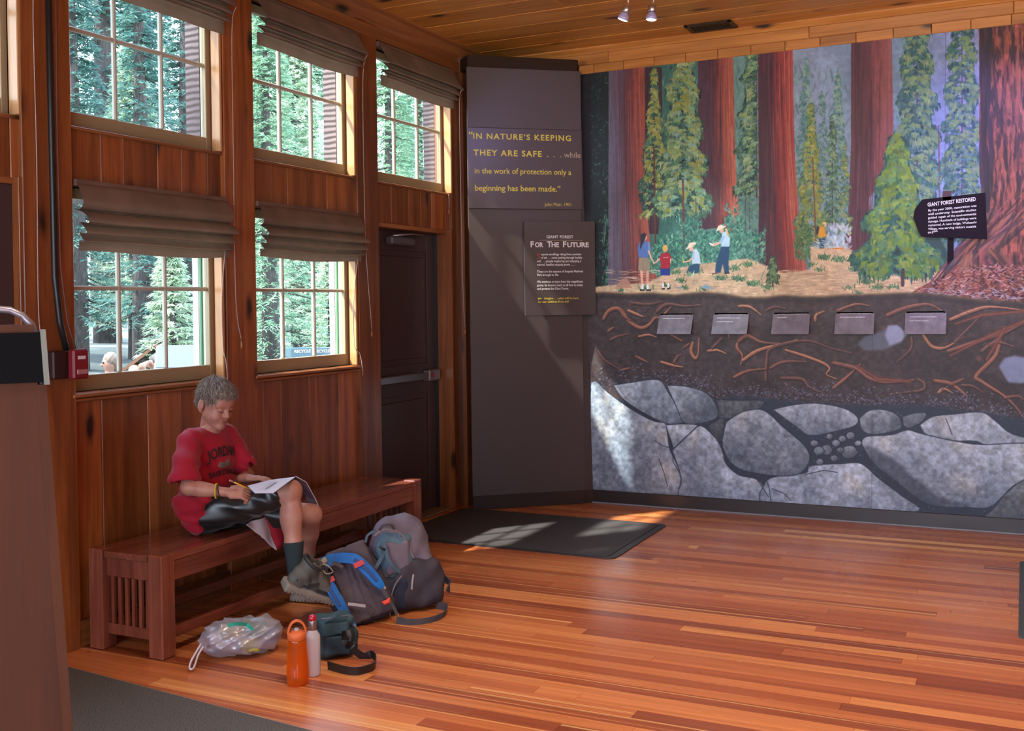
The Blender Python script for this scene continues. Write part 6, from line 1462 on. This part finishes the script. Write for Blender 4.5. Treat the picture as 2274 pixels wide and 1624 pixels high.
# open workbook on the right thigh, one half hanging over the knee
paper = new_mat('paper', (.60, .61, .74), .7); v = coords(paper, (1, 1, 1), False)
bk = thing('workbook', 'open white workbook lying across the boy\'s knee', 'book', tuple(at_z(600, 1080, .71)))
zb = .722; q0 = [at_z(550, 1079, zb), at_z(566, 1095, zb-.006), at_z(607, 1095, zb-.012), at_z(630, 1078, zb-.002), at_z(656, 1059, zb), at_z(600, 1066, zb)]
def sheet(name, pts, th, mat):
    n = Vector((0, 0, 1)); MB().add([p for p in pts]+[p-n*th for p in pts], [tuple(range(len(pts))), tuple(range(2*len(pts)-1, len(pts)-1, -1))]+[(i, len(pts)+i, len(pts)+(i+1) % len(pts), (i+1) % len(pts)) for i in range(len(pts))]).build(name, mat, bk)
sheet('page', q0, .0015, paper); sheet('cover', [p-Vector((0, 0, .0025)) for p in q0], .0015, new_mat('book_cover', (.05, .035, .07), .4))
Vx = (q0[4]-q0[2]); Fb = frame(q0[1]*.35+q0[4]*.65+Vector((0, 0, .0012)), (q0[2]-q0[1]), Vector((0, 0, 1)).cross((q0[2]-q0[1])))
ink = new_mat('ink', (.03, .03, .04), .6)
MB().tube([at_z(590, 1086, zb+.0005), at_z(612, 1072, zb+.0005)], .0013, 4).build('heading_bar', ink, bk)
for k in range(4): MB().tube([at_z(576+k*5, 1088-0*k, zb+.0003), at_z(604+k*5, 1070, zb+.0003)], .0004, 4).build('printed_line', ink, bk)
l0 = [at_x(656, 1059, -3.28), at_x(680, 1071, -3.26), at_x(701, 1110, -3.24), at_x(716, 1146, -3.22), at_x(694, 1145, -3.25), at_x(678, 1105, -3.28)]
MB().add([p for p in l0]+[p+Vector((-.004, .003, 0)) for p in l0], [(0, 1, 2, 5), (5, 2, 3, 4), (6, 11, 8, 7), (11, 10, 9, 8), (0, 6, 7, 1), (1, 7, 8, 2), (2, 8, 9, 3), (3, 9, 10, 4), (4, 10, 11, 5), (5, 11, 6, 0)]).build('hanging_page', new_mat('page_dark', (.07, .06, .10), .5), bk)
MB().tube([l0[0]+Vector((0.002, 0, .002)), l0[1], l0[2], l0[3]], .0022, 6).build('page_edge', paper, bk)

# red and white cloth hanging over the front edge of the bench
def cloth(name, px, mat, x0, wav, par):
    P = [at_x(x, y, x0) for x, y in px]; o = MB(); n = len(P); c = sum(P, Vector())/n
    bm = bmesh.new(); vs = [bm.verts.new(p) for p in P]; bm.faces.new(vs); bmesh.ops.triangulate(bm, faces=bm.faces); bmesh.ops.subdivide_edges(bm, edges=bm.edges[:], cuts=4, use_grid_fill=True)
    for v in bm.verts: v.co.x += wav*math.sin(v.co.y*55+v.co.z*14)+wav*.6*math.sin(v.co.z*60)
    o.bm(bm, None, True); ob = o.build(name, mat, par); sm = ob.modifiers.new('t', 'SOLIDIFY'); sm.thickness = .003; return ob
cl = thing('red_white_cloth', 'red and white cloth hanging over the bench edge under the boy\'s thigh', 'cloth', (-3.40, 4.15, .45))
cloth('white_part', [(546, 1166), (560, 1158), (592, 1148), (606, 1162), (616, 1182), (619, 1206), (614, 1223), (598, 1210), (586, 1198), (586, 1180), (560, 1176)], new_mat('cloth_white', (.62, .52, .56), .7), -3.395, .006, cl)
cloth('red_part', [(592, 1148), (640, 1128), (646, 1180), (634, 1200), (616, 1222), (619, 1200), (608, 1164)], new_mat('cloth_red', (.36, .008, .025), .75), -3.388, .006, cl)
# ------------------------------------------------------------------ things on the floor
class Loc:
    """local frame of a bag: x = width, y = up the bag, z = out of its face"""
    def __init__(s, o, u, w):
        s.o = Vector(o); s.u = Vector(u).normalized(); w = Vector(w); s.w = (w-s.u*w.dot(s.u)).normalized(); s.n = s.w.cross(s.u)
        s.M = Matrix.Identity(4)
        for i in range(3): s.M[i][0], s.M[i][1], s.M[i][2], s.M[i][3] = s.w[i], s.u[i], s.n[i], s.o[i]
        s.A = np.array(s.M)
    def T(s, V): return V @ s.A[:3, :3].T+s.A[:3, 3]
    def px(s, x, y, h=0.0):
        d = CF*CAM_F+(x-1137.0)*CR-(y-706.0)*CU; c = Vector((0, 0, 1.55)); t = ((s.o+s.n*h)-c).dot(s.n)/d.dot(s.n); return c+d*t
def fabric(name, a, b, rough=.8, sc=90, **k):
    m = new_mat(name, a, rough, .25, **k); v = coords(m, (1, 1, 1), False); setbase(m, ramp(m, noise(m, v, 9, 3), [(.35, a), (.65, b)])); bump(m, noise(m, v, 30, 3), .3, .006); return m
grey_fab = fabric('grey_pack_cloth', (.125, .105, .14), (.165, .145, .185)); dark_fab = fabric('dark_pack_cloth', (.040, .036, .048), (.062, .056, .072)); teal_fab = fabric('teal_pack_cloth', (.06, .115, .16), (.10, .17, .23))
blue_fab = fabric('blue_strap_cloth', (.008, .10, .36), (.012, .16, .50), .5); mesh_fab = fabric('pack_mesh_panel', (.066, .052, .066), (.092, .074, .090)); navy_fab = fabric('navy_cloth', (.018, .026, .05), (.03, .04, .07))
grey_strap = fabric('grey_webbing', (.06, .058, .07), (.09, .085, .10)); red_tab = new_mat('red_tab', (.50, .045, .06), .6); clear_clip = new_mat('grey_clip', (.34, .32, .36), .35); orange_clip = new_mat('orange_clip', (.75, .06, .03), .4)
zip_mat = new_mat('zip_tape', (.20, .17, .19), .6)

facing = new_mat('strap_facing_navy', (.006, .05, .20), .6)
# --- blue and grey backpack lying back with its straps towards the room
Bk = Loc((-2.872, 4.305, .045), (-.45, .12, .75), (.70, .65, 0))
bp = thing('backpack', 'blue strapped backpack lying on its front beside the boy\'s boot', 'backpack', (-2.9, 4.3, 0))
s = SDF((-.20, -.06, -.20), (.20, .42, .06), .005)
s.rbox((0, .17, -.075), (.135, .175, .075), .055, .03).rbox((0, .10, -.09), (.140, .115, .085), .05, .04).ell((0, .31, -.065), (.10, .055, .06), .04)
s.disp(lambda X, Y, Z: .004*np.sin(Y*60+X*25)+.003*np.sin(X*70)); s.build('pack_body', dark_fab, bp, 1, Bk.T)
s = SDF((-.14, -.04, -.03), (.14, .38, .05), .004)
s.rbox((-.0, .20, .0), (.105, .165, .014), .014, .01).rbox((0, .06, 0), (.118, .075, .016), .014, .02)
s.disp(lambda X, Y, Z: .006*np.exp(-((X-.0)/.008)**2)+.005*np.exp(-((X-.05+Y*.1)/.007)**2)*(Y < .3)+.005*np.exp(-((X+.05-Y*.1)/.007)**2)*(Y < .3)); s.build('back_panel', mesh_fab, bp, 1, Bk.T)
def strap(bag, fr, pts, width, thick, mat, name='shoulder_strap', wd=None):
    P = [fr.px(*p) for p in pts]; P = [Vector(q) for q in smooth_poly(P, 5)]; n = len(P)
    W = [np.interp(i/(n-1), np.linspace(0, 1, len(width)), width) for i in range(n)] if hasattr(width, '__len__') else width
    ws = []
    for i in range(n):
        t = (P[min(n-1, i+1)]-P[max(0, i-1)]).normalized(); ws.append(t.cross(fr.n).normalized())
    return MB().ribbon(P, W, thick, ws).build(name, mat, bag, bevel=thick*.3)
L1 = [(766, 1238, .036), (728, 1246, .050), (710, 1266, .060), (734, 1306, .062), (757, 1345, .058), (770, 1372, .052), (782, 1396, .046)]
R1 = [(742, 1240, .040), (786, 1242, .056), (815, 1266, .060), (838, 1292, .058), (850, 1306, .052)]
strap(bp, Bk, L1, [.050, .055, .058, .052, .045, .045, .05], .012, blue_fab); strap(bp, Bk, R1, [.045, .056, .058, .050, .030], .012, blue_fab)
strap(bp, Bk, [(p[0]-2, p[1]+2, p[2]+.008) for p in L1[1:5]], .016, .004, facing, 'strap_facing'); strap(bp, Bk, [(p[0], p[1], p[2]+.008) for p in R1[1:4]], .016, .004, facing, 'strap_facing')
strap(bp, Bk, [(843, 1298, .055), (856, 1320, .05), (872, 1345, .036), (882, 1366, .016)], .016, .003, grey_strap, 'webbing')
strap(bp, Bk, [(752, 1318, .066), (766, 1340, .058), (775, 1360, .05), (780, 1380, .04)], .014, .003, grey_strap, 'webbing')
strap(bp, Bk, [(722, 1262, .05), (744, 1252, .05), (762, 1262, .045)], .020, .006, mesh_fab, 'haul_loop')
for (a, b, ht) in ((720, 1290, .074), (786, 1254, .074)): strap(bp, Bk, [(a, b+4, ht), (a+11, b-1, ht+.002), (a+22, b-6, ht)], .026, .003, red_tab, 'red_tab')
strap(bp, Bk, [(772, 1342, .05), (790, 1344, .052), (812, 1347, .05)], .016, .010, clear_clip, 'chest_clip'); strap(bp, Bk, [(812, 1347, .05), (822, 1352, .04), (832, 1360, .03)], .012, .004, grey_strap, 'webbing')
strap(bp, Bk, [(782, 1390, .052), (786, 1398, .046), (790, 1406, .036)], .030, .010, clear_clip, 'lower_buckle'); strap(bp, Bk, [(843, 1294, .052), (848, 1300, .05), (853, 1310, .045)], .024, .010, clear_clip, 'strap_buckle')
s = SDF((-.03, -.03, -.03), (.03, .03, .03), .0022); s.rbox((0, 0, 0), (.016, .011, .008), .006, .0).cap((.010, .006, 0), (.017, .010, 0), .007, .006, .004).cap((-.014, -.003, 0), (-.019, .006, 0), .006, .005, .004)
pq = Bk.px(859, 1337, .045); s.build('orange_whistle', orange_clip, bp, 1, lambda V: V @ Bk.A[:3, :3].T+np.array(pq))
strap(bp, Bk, [(884, 1362, .012), (886, 1380, .004), (885, 1398, -.01)], .007, .004, new_mat('cord_orange', (.4, .2, .05), .6), 'zip_cord')
strap(bp, Bk, [(706, 1262, .0), (698, 1250, .01), (712, 1243, .02), (728, 1241, .015)], .018, .006, new_mat('red_piping', (.30, .012, .02), .6), 'top_piping')

# --- grey backpack standing upright
Gk = Loc((-2.80, 4.56, .012), (-.10, .03, .98), (.63, .77, 0))
gp = thing('backpack', 'grey and dark backpack standing upright behind the blue one', 'backpack', (-2.85, 4.62, 0))
s = SDF((-.24, -.03, -.28), (.24, .50, .10), .0052)
s.rbox((0, .20, -.10), (.150, .20, .085), .07, .03).rbox((0, .32, -.105), (.120, .15, .08), .075, .04).rbox((.01, .12, -.09), (.165, .115, .10), .05, .04)
s.disp(lambda X, Y, Z: .004*np.sin(Y*45+X*30+2)+.003*np.sin(X*60-Y*35)); s.build('main_compartment', grey_fab, gp, 1, Gk.T)
s = SDF((-.24, -.02, -.12), (.24, .30, .13), .005)
s.rbox((.045, .125, -.02), (.125, .120, .055), .05, .03).rbox((.12, .11, -.06), (.075, .10, .085), .05, .03).rbox((-.06, .10, -.03), (.085, .09, .05), .04, .03)
s.disp(lambda X, Y, Z: .004*np.sin(Y*50-X*40)+.003*np.sin(X*65+Y*30)); s.build('lower_pocket', dark_fab, gp, 1, Gk.T)
s = SDF((-.18, .10, -.08), (.14, .44, .09), .0048)
s.rbox((-.055, .255, -.025), (.090, .125, .038), .036, .02).ell((-.055, .345, -.03), (.085, .05, .035), .03)
s.disp(lambda X, Y, Z: .005*np.sin(Y*40+X*50)+.003*np.sin(X*80)); s.build('front_pocket', teal_fab, gp, 1, Gk.T)
s = SDF((-.16, .10, -.04), (.12, .40, .10), .0045)
s.rbox((-.052, .27, .0), (.066, .085, .026), .024, .02); s.disp(lambda X, Y, Z: .004*np.sin(X*60+Y*30)); s.build('pocket_panel', grey_fab, gp, 1, Gk.T)
s = SDF((-.20, -.02, -.12), (.10, .26, .10), .005); s.rbox((-.075, .095, -.010), (.070, .090, .050), .04, .02); s.disp(lambda X, Y, Z: .004*np.sin(X*70+Y*40)); s.build('side_pocket', navy_fab, gp, 1, Gk.T)
def gs(pts, w, t, mat, name): return strap(gp, Gk, pts, w, t, mat, name)
gs([(826, 1276, .03), (846, 1240, .046), (850, 1218, .048), (848, 1205, .05)], [.016, .02, .022, .02], .005, teal_fab, 'daisy_strap'); gs([(888, 1272, .03), (866, 1250, .046), (858, 1230, .05), (852, 1205, .05)], [.016, .02, .022, .02], .005, teal_fab, 'daisy_strap')
gs([(842, 1214, .054), (848, 1219, .058), (856, 1222, .056)], .010, .006, black_mat, 'strap_lock')
gs([(832, 1190, .010), (848, 1178, .02), (868, 1176, .022), (890, 1186, .01), (906, 1212, .0), (918, 1240, -.0)], .010, .006, zip_mat, 'zip'); gs([(812, 1205, .0), (816, 1190, .01), (830, 1180, .014)], .012, .006, teal_fab, 'zip')
gs([(843, 1178, .02), (850, 1168, .035), (868, 1166, .035), (876, 1176, .02)], .014, .006, grey_strap, 'grab_handle')
gs([(884, 1186, .012), (892, 1204, .016), (896, 1226, .018), (892, 1240, .02)], .012, .005, teal_fab, 'compression_strap')
gs([(866, 1370, .055), (868, 1330, .07), (878, 1298, .07), (893, 1278, .06)], .006, .006, zip_mat, 'zip'); gs([(918, 1276, .055), (916, 1290, .062), (914, 1310, .064)], .009, .004, clear_clip, 'zip_pull')
MB().ribbon([Gk.M @ Vector(p) for p in ((.07, .46, -.17), (.13, .43, -.20), (.17, .34, -.22), (.185, .22, -.22), (.19, .12, -.20))], .05, .014, tuple(Gk.n)).build('shoulder_strap', black_mat, gp, bevel=.004)
MB().ribbon([Gk.M @ Vector(p) for p in ((.17, .10, -.10), (.205, .12, -.04), (.22, .10, .0), (.20, .06, .01))], .04, .008, (0, 0, 1)).build('hip_fin', dark_fab, gp)
MB().ribbon(smooth_poly([at_z(*p) for p in ((880, 1380, .012), (915, 1386, .006), (955, 1381, .006), (985, 1368, .010), (990, 1352, .012), (970, 1345, .016))], 5), .045, .005, (.2, .3, 1)).build('waist_strap', grey_strap, gp)

# --- small camera bag with its strap looped on the floor
cb = thing('camera_bag', 'small dark teal camera bag with a looped black strap on the floor', 'bag', (-2.78, 3.86, 0))
Ck = Loc((-2.735, 3.825, .004), (-.03, .0, 1), (.70, .71, 0)); cam_fab = fabric('camera_bag_cloth', (.014, .030, .040), (.026, .050, .064), .6); cam_lid = fabric('camera_bag_flap', (.020, .050, .062), (.034, .075, .090), .5)
s = SDF((-.13, -.02, -.16), (.13, .20, .06), .004); s.rbox((0, .078, -.05), (.078, .078, .060), .022, .02).rbox((.0, .06, .012), (.055, .045, .018), .012, .015).rbox((.085, .065, -.05), (.016, .045, .04), .012, .012)
s.disp(lambda X, Y, Z: .003*np.sin(Y*70+X*50)); s.build('body', cam_fab, cb, 1, Ck.T)
s = SDF((-.13, .08, -.16), (.13, .23, .07), .004); s.rbox((0, .158, -.05), (.082, .018, .066), .016, .01).rbox((-.01, .135, .020), (.062, .030, .012), .010, .015); s.disp(lambda X, Y, Z: .0035*np.sin(X*60+Z*40)); s.build('flap', cam_lid, cb, 1, Ck.T)
MB().ribbon([Ck.M @ Vector(p) for p in ((-.05, .172, .028), (0, .190, .03), (.05, .174, .028))], .018, .006, tuple(Ck.n)).build('carry_handle', cam_lid, cb)
MB().tube([Ck.M @ Vector(p) for p in ((-.065, .178, .0), (.0, .181, .01), (.065, .178, .0))], .003, 6).build('zip', zip_mat, cb)
MB().ribbon([Ck.M @ Vector(p) for p in ((.045, .125, .040), (.05, .10, .044), (.045, .08, .040))], .022, .008, tuple(Ck.w)).build('buckle', grey_strap, cb)
sp_ = [(763, 1402, .13), (768, 1425, .085), (782, 1440, .045), (800, 1455, .018), (812, 1458, .012), (825, 1454, .022), (834, 1462, .022), (832, 1478, .020), (815, 1486, .020), (790, 1491, .020), (760, 1487, .020), (728, 1478, .020)]
P = [Vector(q) for q in smooth_poly([at_z(*q) for q in sp_], 5)]
MB().ribbon(P, .036, .0035, (0.15, -.1, 1)).build('shoulder_strap', black_mat, cb)
MB().ribbon([Vector(q) for q in smooth_poly([at_z(*q) for q in ((774, 1436, .05), (780, 1430, .055), (790, 1432, .05))], 3)], .02, .006, (0, 0, 1)).build('strap_slider', grey_strap, cb)

# --- bottles
def bottle_orange():
    c = at_z(646, 1522, 0); c = Vector((-2.700, 3.500, 0)); b = thing('water_bottle', 'translucent orange water bottle with a loop cap standing on the floor', 'bottle', tuple(c))
    m = bpy.data.materials.new('orange_plastic'); m.use_nodes = True; nt = m.node_tree; nt.nodes.clear(); o = nt.nodes.new('ShaderNodeOutputMaterial')
    t = nt.nodes.new('ShaderNodeBsdfTransparent'); t.inputs[0].default_value = (1, .50, .08, 1); tl = nt.nodes.new('ShaderNodeBsdfTranslucent'); tl.inputs[0].default_value = (1, .34, .02, 1)
    g = nt.nodes.new('ShaderNodeBsdfGlossy'); g.inputs['Roughness'].default_value = .08; df = nt.nodes.new('ShaderNodeBsdfDiffuse'); df.inputs[0].default_value = (.95, .26, .015, 1)
    m1 = nt.nodes.new('ShaderNodeMixShader'); m1.inputs[0].default_value = .5; m2 = nt.nodes.new('ShaderNodeMixShader'); m2.inputs[0].default_value = .62; m3 = nt.nodes.new('ShaderNodeMixShader'); m3.inputs[0].default_value = .06
    nt.links.new(tl.outputs[0], m1.inputs[1]); nt.links.new(df.outputs[0], m1.inputs[2]); nt.links.new(m1.outputs[0], m2.inputs[1]); nt.links.new(t.outputs[0], m2.inputs[2]); nt.links.new(m2.outputs[0], m3.inputs[1]); nt.links.new(g.outputs[0], m3.inputs[2]); nt.links.new(m3.outputs[0], o.inputs[0])
    cap_ = new_mat('orange_cap', (.62, .13, .03), .45)
    MB().lathe([(.030, .001), (.038, .003), (.043, .012), (.0445, .04), (.0435, .09), (.040, .14), (.0375, .180), (.036, .190)], 32, tuple(c)).build('flask', m, b)
    MB().lathe([(.030, .012), (.036, .014), (.0385, .05), (.037, .10), (.0345, .14), (.0335, .165)], 24, tuple(c)).build('water', glass_mat('water', (1, .75, .4), .05), b)
    MB().lathe([(.0365, .186), (.0385, .188), (.0388, .205), (.036, .214), (.024, .218), (.020, .222)], 32, tuple(c)).build('cap', cap_, b)
    pts = [c+Vector((.75, .66, 0))*(-math.cos(a)*.036)+Vector((0, 0, .210+math.sin(a)*.052)) for a in np.linspace(-.05, math.pi+.05, 16)]
    MB().ribbon(pts, .020, .008, (.66, -.75, 0)).build('loop_handle', cap_, b, bevel=.002)
    MB().tube([c+Vector((.0, .0, .215)), c+Vector((.0, .0, .232))], [.012, .009], 12).build('spout', clear_clip, b)
    gk = new_mat('bottle_print', (.16, .035, .008), .5)
    for k in range(4):
        q = MB()
        for j in range(5):
            a = math.radians(-62+k*6-14); z0 = .165-j*.020; r = .0408+.0006*j*1.2; q.add([(c.x+r*math.cos(a), c.y+r*math.sin(a), z0), (c.x+r*math.cos(a+.05), c.y+r*math.sin(a+.05), z0), (c.x+(r+.0008)*math.cos(a+.05), c.y+(r+.0008)*math.sin(a+.05), z0-.016), (c.x+(r+.0008)*math.cos(a), c.y+(r+.0008)*math.sin(a), z0-.016)], [(0, 1, 2, 3)])
        if k in (0, 1): q.build('volume_scale', gk, b)
bottle_orange()
c = Vector((-2.705, 3.612, 0)); wb_ = thing('white_bottle', 'frosted white bottle with steel neck and red cap behind the orange one', 'bottle', tuple(c)); wm = new_mat('frosted_bottle', (.50, .50, .56), .3, coat=.3)
MB().lathe([(.026, 0), (.030, .003), (.0315, .01), (.0320, .16), (.030, .172), (.018, .190), (.0165, .194)], 28, tuple(c)).build('flask', wm, wb_)
MB().lathe([(.0165, .190), (.0175, .192), (.0175, .228), (.0165, .232)], 24, tuple(c)).build('steel_neck', steel, wb_)
MB().lathe([(.0165, .232), (.0175, .234), (.0170, .246), (.012, .254), (.004, .257)], 24, tuple(c)).build('red_cap', new_mat('red_cap', (.42, .01, .03), .25, coat=.5), wb_)

# --- plastic carrier bag
pb = thing('plastic_bag', 'crumpled translucent white plastic bag on the floor under the bench end', 'bag', (-3.14, 3.70, 0))
m = bpy.data.materials.new('thin_plastic'); m.use_nodes = True; nt = m.node_tree; nt.nodes.clear(); o = nt.nodes.new('ShaderNodeOutputMaterial')
t = nt.nodes.new('ShaderNodeBsdfTransparent'); t.inputs[0].default_value = (.9, .9, .95, 1); d = nt.nodes.new('ShaderNodeBsdfDiffuse'); d.inputs[0].default_value = (.52, .52, .62, 1); g = nt.nodes.new('ShaderNodeBsdfGlossy'); g.inputs['Roughness'].default_value = .22
m1 = nt.nodes.new('ShaderNodeMixShader'); m1.inputs[0].default_value = .46; m2 = nt.nodes.new('ShaderNodeMixShader'); m2.inputs[0].default_value = .14
nt.links.new(t.outputs[0], m1.inputs[1]); nt.links.new(d.outputs[0], m1.inputs[2]); nt.links.new(m1.outputs[0], m2.inputs[1]); nt.links.new(g.outputs[0], m2.inputs[2]); nt.links.new(m2.outputs[0], o.inputs[0])
thinp = m; bc = Vector((-3.16, 3.70, .085)); ax = (.74, .66, 0)
s = SDF((-3.40, 3.45, -.01), (-2.92, 3.97, .24), .0048); R_ = [(.74, .67, 0), (-.67, .74, 0), (0, 0, 1)]
s.ell(tuple(bc), (.150, .115, .082), .03, R=R_).ell(tuple(bc+Vector((-.06, -.07, .0))), (.09, .09, .075), .03).ell(tuple(bc+Vector((.07, .07, .0))), (.085, .08, .08), .03).cap(tuple(bc+Vector((-.09, -.10, -.02))), tuple(bc+Vector((-.12, -.15, -.03))), .035, .018, .02)
s.disp(lambda X, Y, Z: .010*np.abs(np.sin((X*1.4+Y*.6)*26+3*np.sin(Z*30)))+.007*np.abs(np.sin((Y-X*.6)*38+Z*45))+.004*np.sin(Z*90+X*70)-.006)
s.cut((0, 0, .004), (0, 0, -1)); s.build('film', thinp, pb, 1)
for k, (dx, dy, dz, r3, cc) in enumerate(((-.03, -.02, .02, (.06, .045, .028), (.55, .42, .05)), (.05, .04, .035, (.05, .05, .03), (.10, .30, .22)), (.0, .03, -.02, (.08, .06, .035), (.55, .56, .60)), (.08, .08, -.01, (.045, .04, .04), (.20, .26, .42)), (-.07, -.06, -.01, (.05, .04, .035), (.60, .58, .64)), (.06, -.01, -.03, (.04, .035, .03), (.50, .48, .10)))):
    s = SDF(tuple(bc+Vector((dx, dy, dz))-Vector((.1, .1, .06))), tuple(bc+Vector((dx, dy, dz))+Vector((.1, .1, .06))), .006); s.rbox(tuple(bc+Vector((dx, dy, dz))), r3, .02, 0, R=R_); s.disp(lambda X, Y, Z: .004*np.sin(X*90+Y*60+Z*50)); s.build('packet', new_mat('packet_%d' % k, cc, .5), pb, 1)
hp_ = [at_z(*p) for p in ((447, 1430, .10), (436, 1448, .075), (424, 1470, .045), (421, 1484, .02), (428, 1486, .015), (434, 1474, .03), (440, 1455, .06), (452, 1436, .09))]
MB().tube(smooth_poly(hp_, 5), .0048, 7).build('bag_handle', new_mat('plastic_handle', (.55, .53, .60), .4), pb)
MB().ribbon(smooth_poly([at_z(*p) for p in ((505, 1390, .17), (525, 1386, .175), (548, 1388, .16), (562, 1400, .14))], 4), .016, .002, (.3, .2, 1)).build('green_edge', new_mat('green_print', (.02, .35, .25), .4), pb)

# ------------------------------------------------------------------ spot lamps on a ceiling track, and a round glass lamp at the top edge
lamp_chrome = new_mat('satin_nickel', (.50, .44, .42), .3, metal=.9)
bulb = bpy.data.materials.new('lamp_face'); bulb.use_nodes = True; b_ = bulb.node_tree.nodes['Principled BSDF']; b_.inputs['Emission Color'].default_value = (.62, .66, 1, 1); b_.inputs['Emission Strength'].default_value = 2.2
bulb_glass = new_mat('lamp_glass', (.32, .28, .50), .15, coat=.5)
tk = thing('track_rail', 'thin metal lamp track hung below the pine ceiling at the top edge', 'lamp track', (-1.8, 5.6, 3.44))
MB().tube([(-2.7, 5.22, 3.40), (-2.2, 5.42, 3.40), (-1.6, 5.66, 3.40), (-.2, 6.2, 3.40)], .006, 8).build('rail', lamp_chrome, tk)
for x in (-2.4, -1.2): MB().tube([(x, 5.66+(x+1.6)*.4, 3.40), (x, 5.66+(x+1.6)*.4, 3.52)], .005, 8).build('hanger', lamp_chrome, tk)
def at_y(px, py, Y):
    d = CF*CAM_F+(px-1137.0)*CR-(py-706.0)*CU; t = Y/d.y; return Vector((d.x*t, Y, 1.55+d.z*t))
def spotlamp(px, ytop, p0, p1, Y, label, tgt, e, col):
    top = at_y(*px, Y); a = at_y(*p0, Y); b = at_y(*p1, Y); ax = (b-a).normalized(); l = thing('spot_lamp', label, 'spot lamp', tuple(top), 'spot lamps on the track')
    MB().tube([Vector((top.x, top.y, 3.40)), top, a+Vector((.004, 0, .01))], .0045, 8).build('stem', lamp_chrome, l)
    M = frame(a, ax.cross(Vector((0, 1, 0))), Vector((0, 1, 0)).cross(ax).cross(ax)); Q = ax.to_track_quat('Z', 'Y').to_matrix().to_4x4(); M = Matrix.Translation(a) @ Q; Ln = (b-a).length
    MB().lathe([(.012, 0), (.023, .002), (.024, Ln*.42), (.022, Ln*.44)], 20, M=M).build('housing', lamp_chrome, l)
    MB().lathe([(.016, Ln*.44), (.020, Ln*.50), (.029, Ln*.68), (.033, Ln*.82), (.030, Ln*.93)], 20, M=M).build('bulb', bulb_glass, l)
    MB().lathe([(.030, Ln*.93), (.022, Ln*.98), (.004, Ln*1.0)], 20, M=M).build('lamp_face', bulb, l)
    lt = light('spot_light', 'SPOT', tuple(b+ax*.03), e, col, target=tgt, spot_size=math.radians(38), spot_blend=.7, shadow_soft_size=.03)
spotlamp((1395, 0), 0, (1394, 14), (1382, 46), 5.55, 'left one of the two silver spot lamps hanging from the track', (-3.3, 7.3, 2.75), 26, (.42, .40, 1))
spotlamp((1452, 0), 0, (1449, 12), (1446, 46), 5.75, 'right one of the two silver spot lamps hanging from the track', (-2.3, 7.65, 1.75), 60, (.72, .88, 1))
gl = thing('disc_lamp', 'round glass lamp just visible at the top edge of the view', 'lamp', tuple(at_y(1140, -8, 5.6)))
pc = at_y(1139, -10, 5.6); MB().lathe([(.02, .03), (.055, .02), (.060, .0), (.054, -.012), (.02, -.018)], 24, tuple(pc)).build('lens', bulb_glass, gl)
MB().lathe([(.061, -.006), (.064, 0), (.061, .008)], 24, tuple(pc)).build('rim', black_mat, gl); MB().tube([pc+Vector((0, 0, .03)), Vector((pc.x, pc.y, 3.52))], .006, 8).build('stem', lamp_chrome, gl)
# two more lamps of the row, out of the frame on the right, tint the right of the mural and light the boards
for k, (x, y_, tg, e, cl_) in enumerate(((.15, 5.9, (-.25, 7.65, 2.35), 85, (.38, .36, 1)), (-.2, 6.0, (-.6, 7.65, 1.5), 36, (.8, .7, .9)))):
    light('spot_light', 'SPOT', (x, y_, 3.36), e, cl_, target=tg, spot_size=math.radians(50), spot_blend=.9, shadow_soft_size=.05)
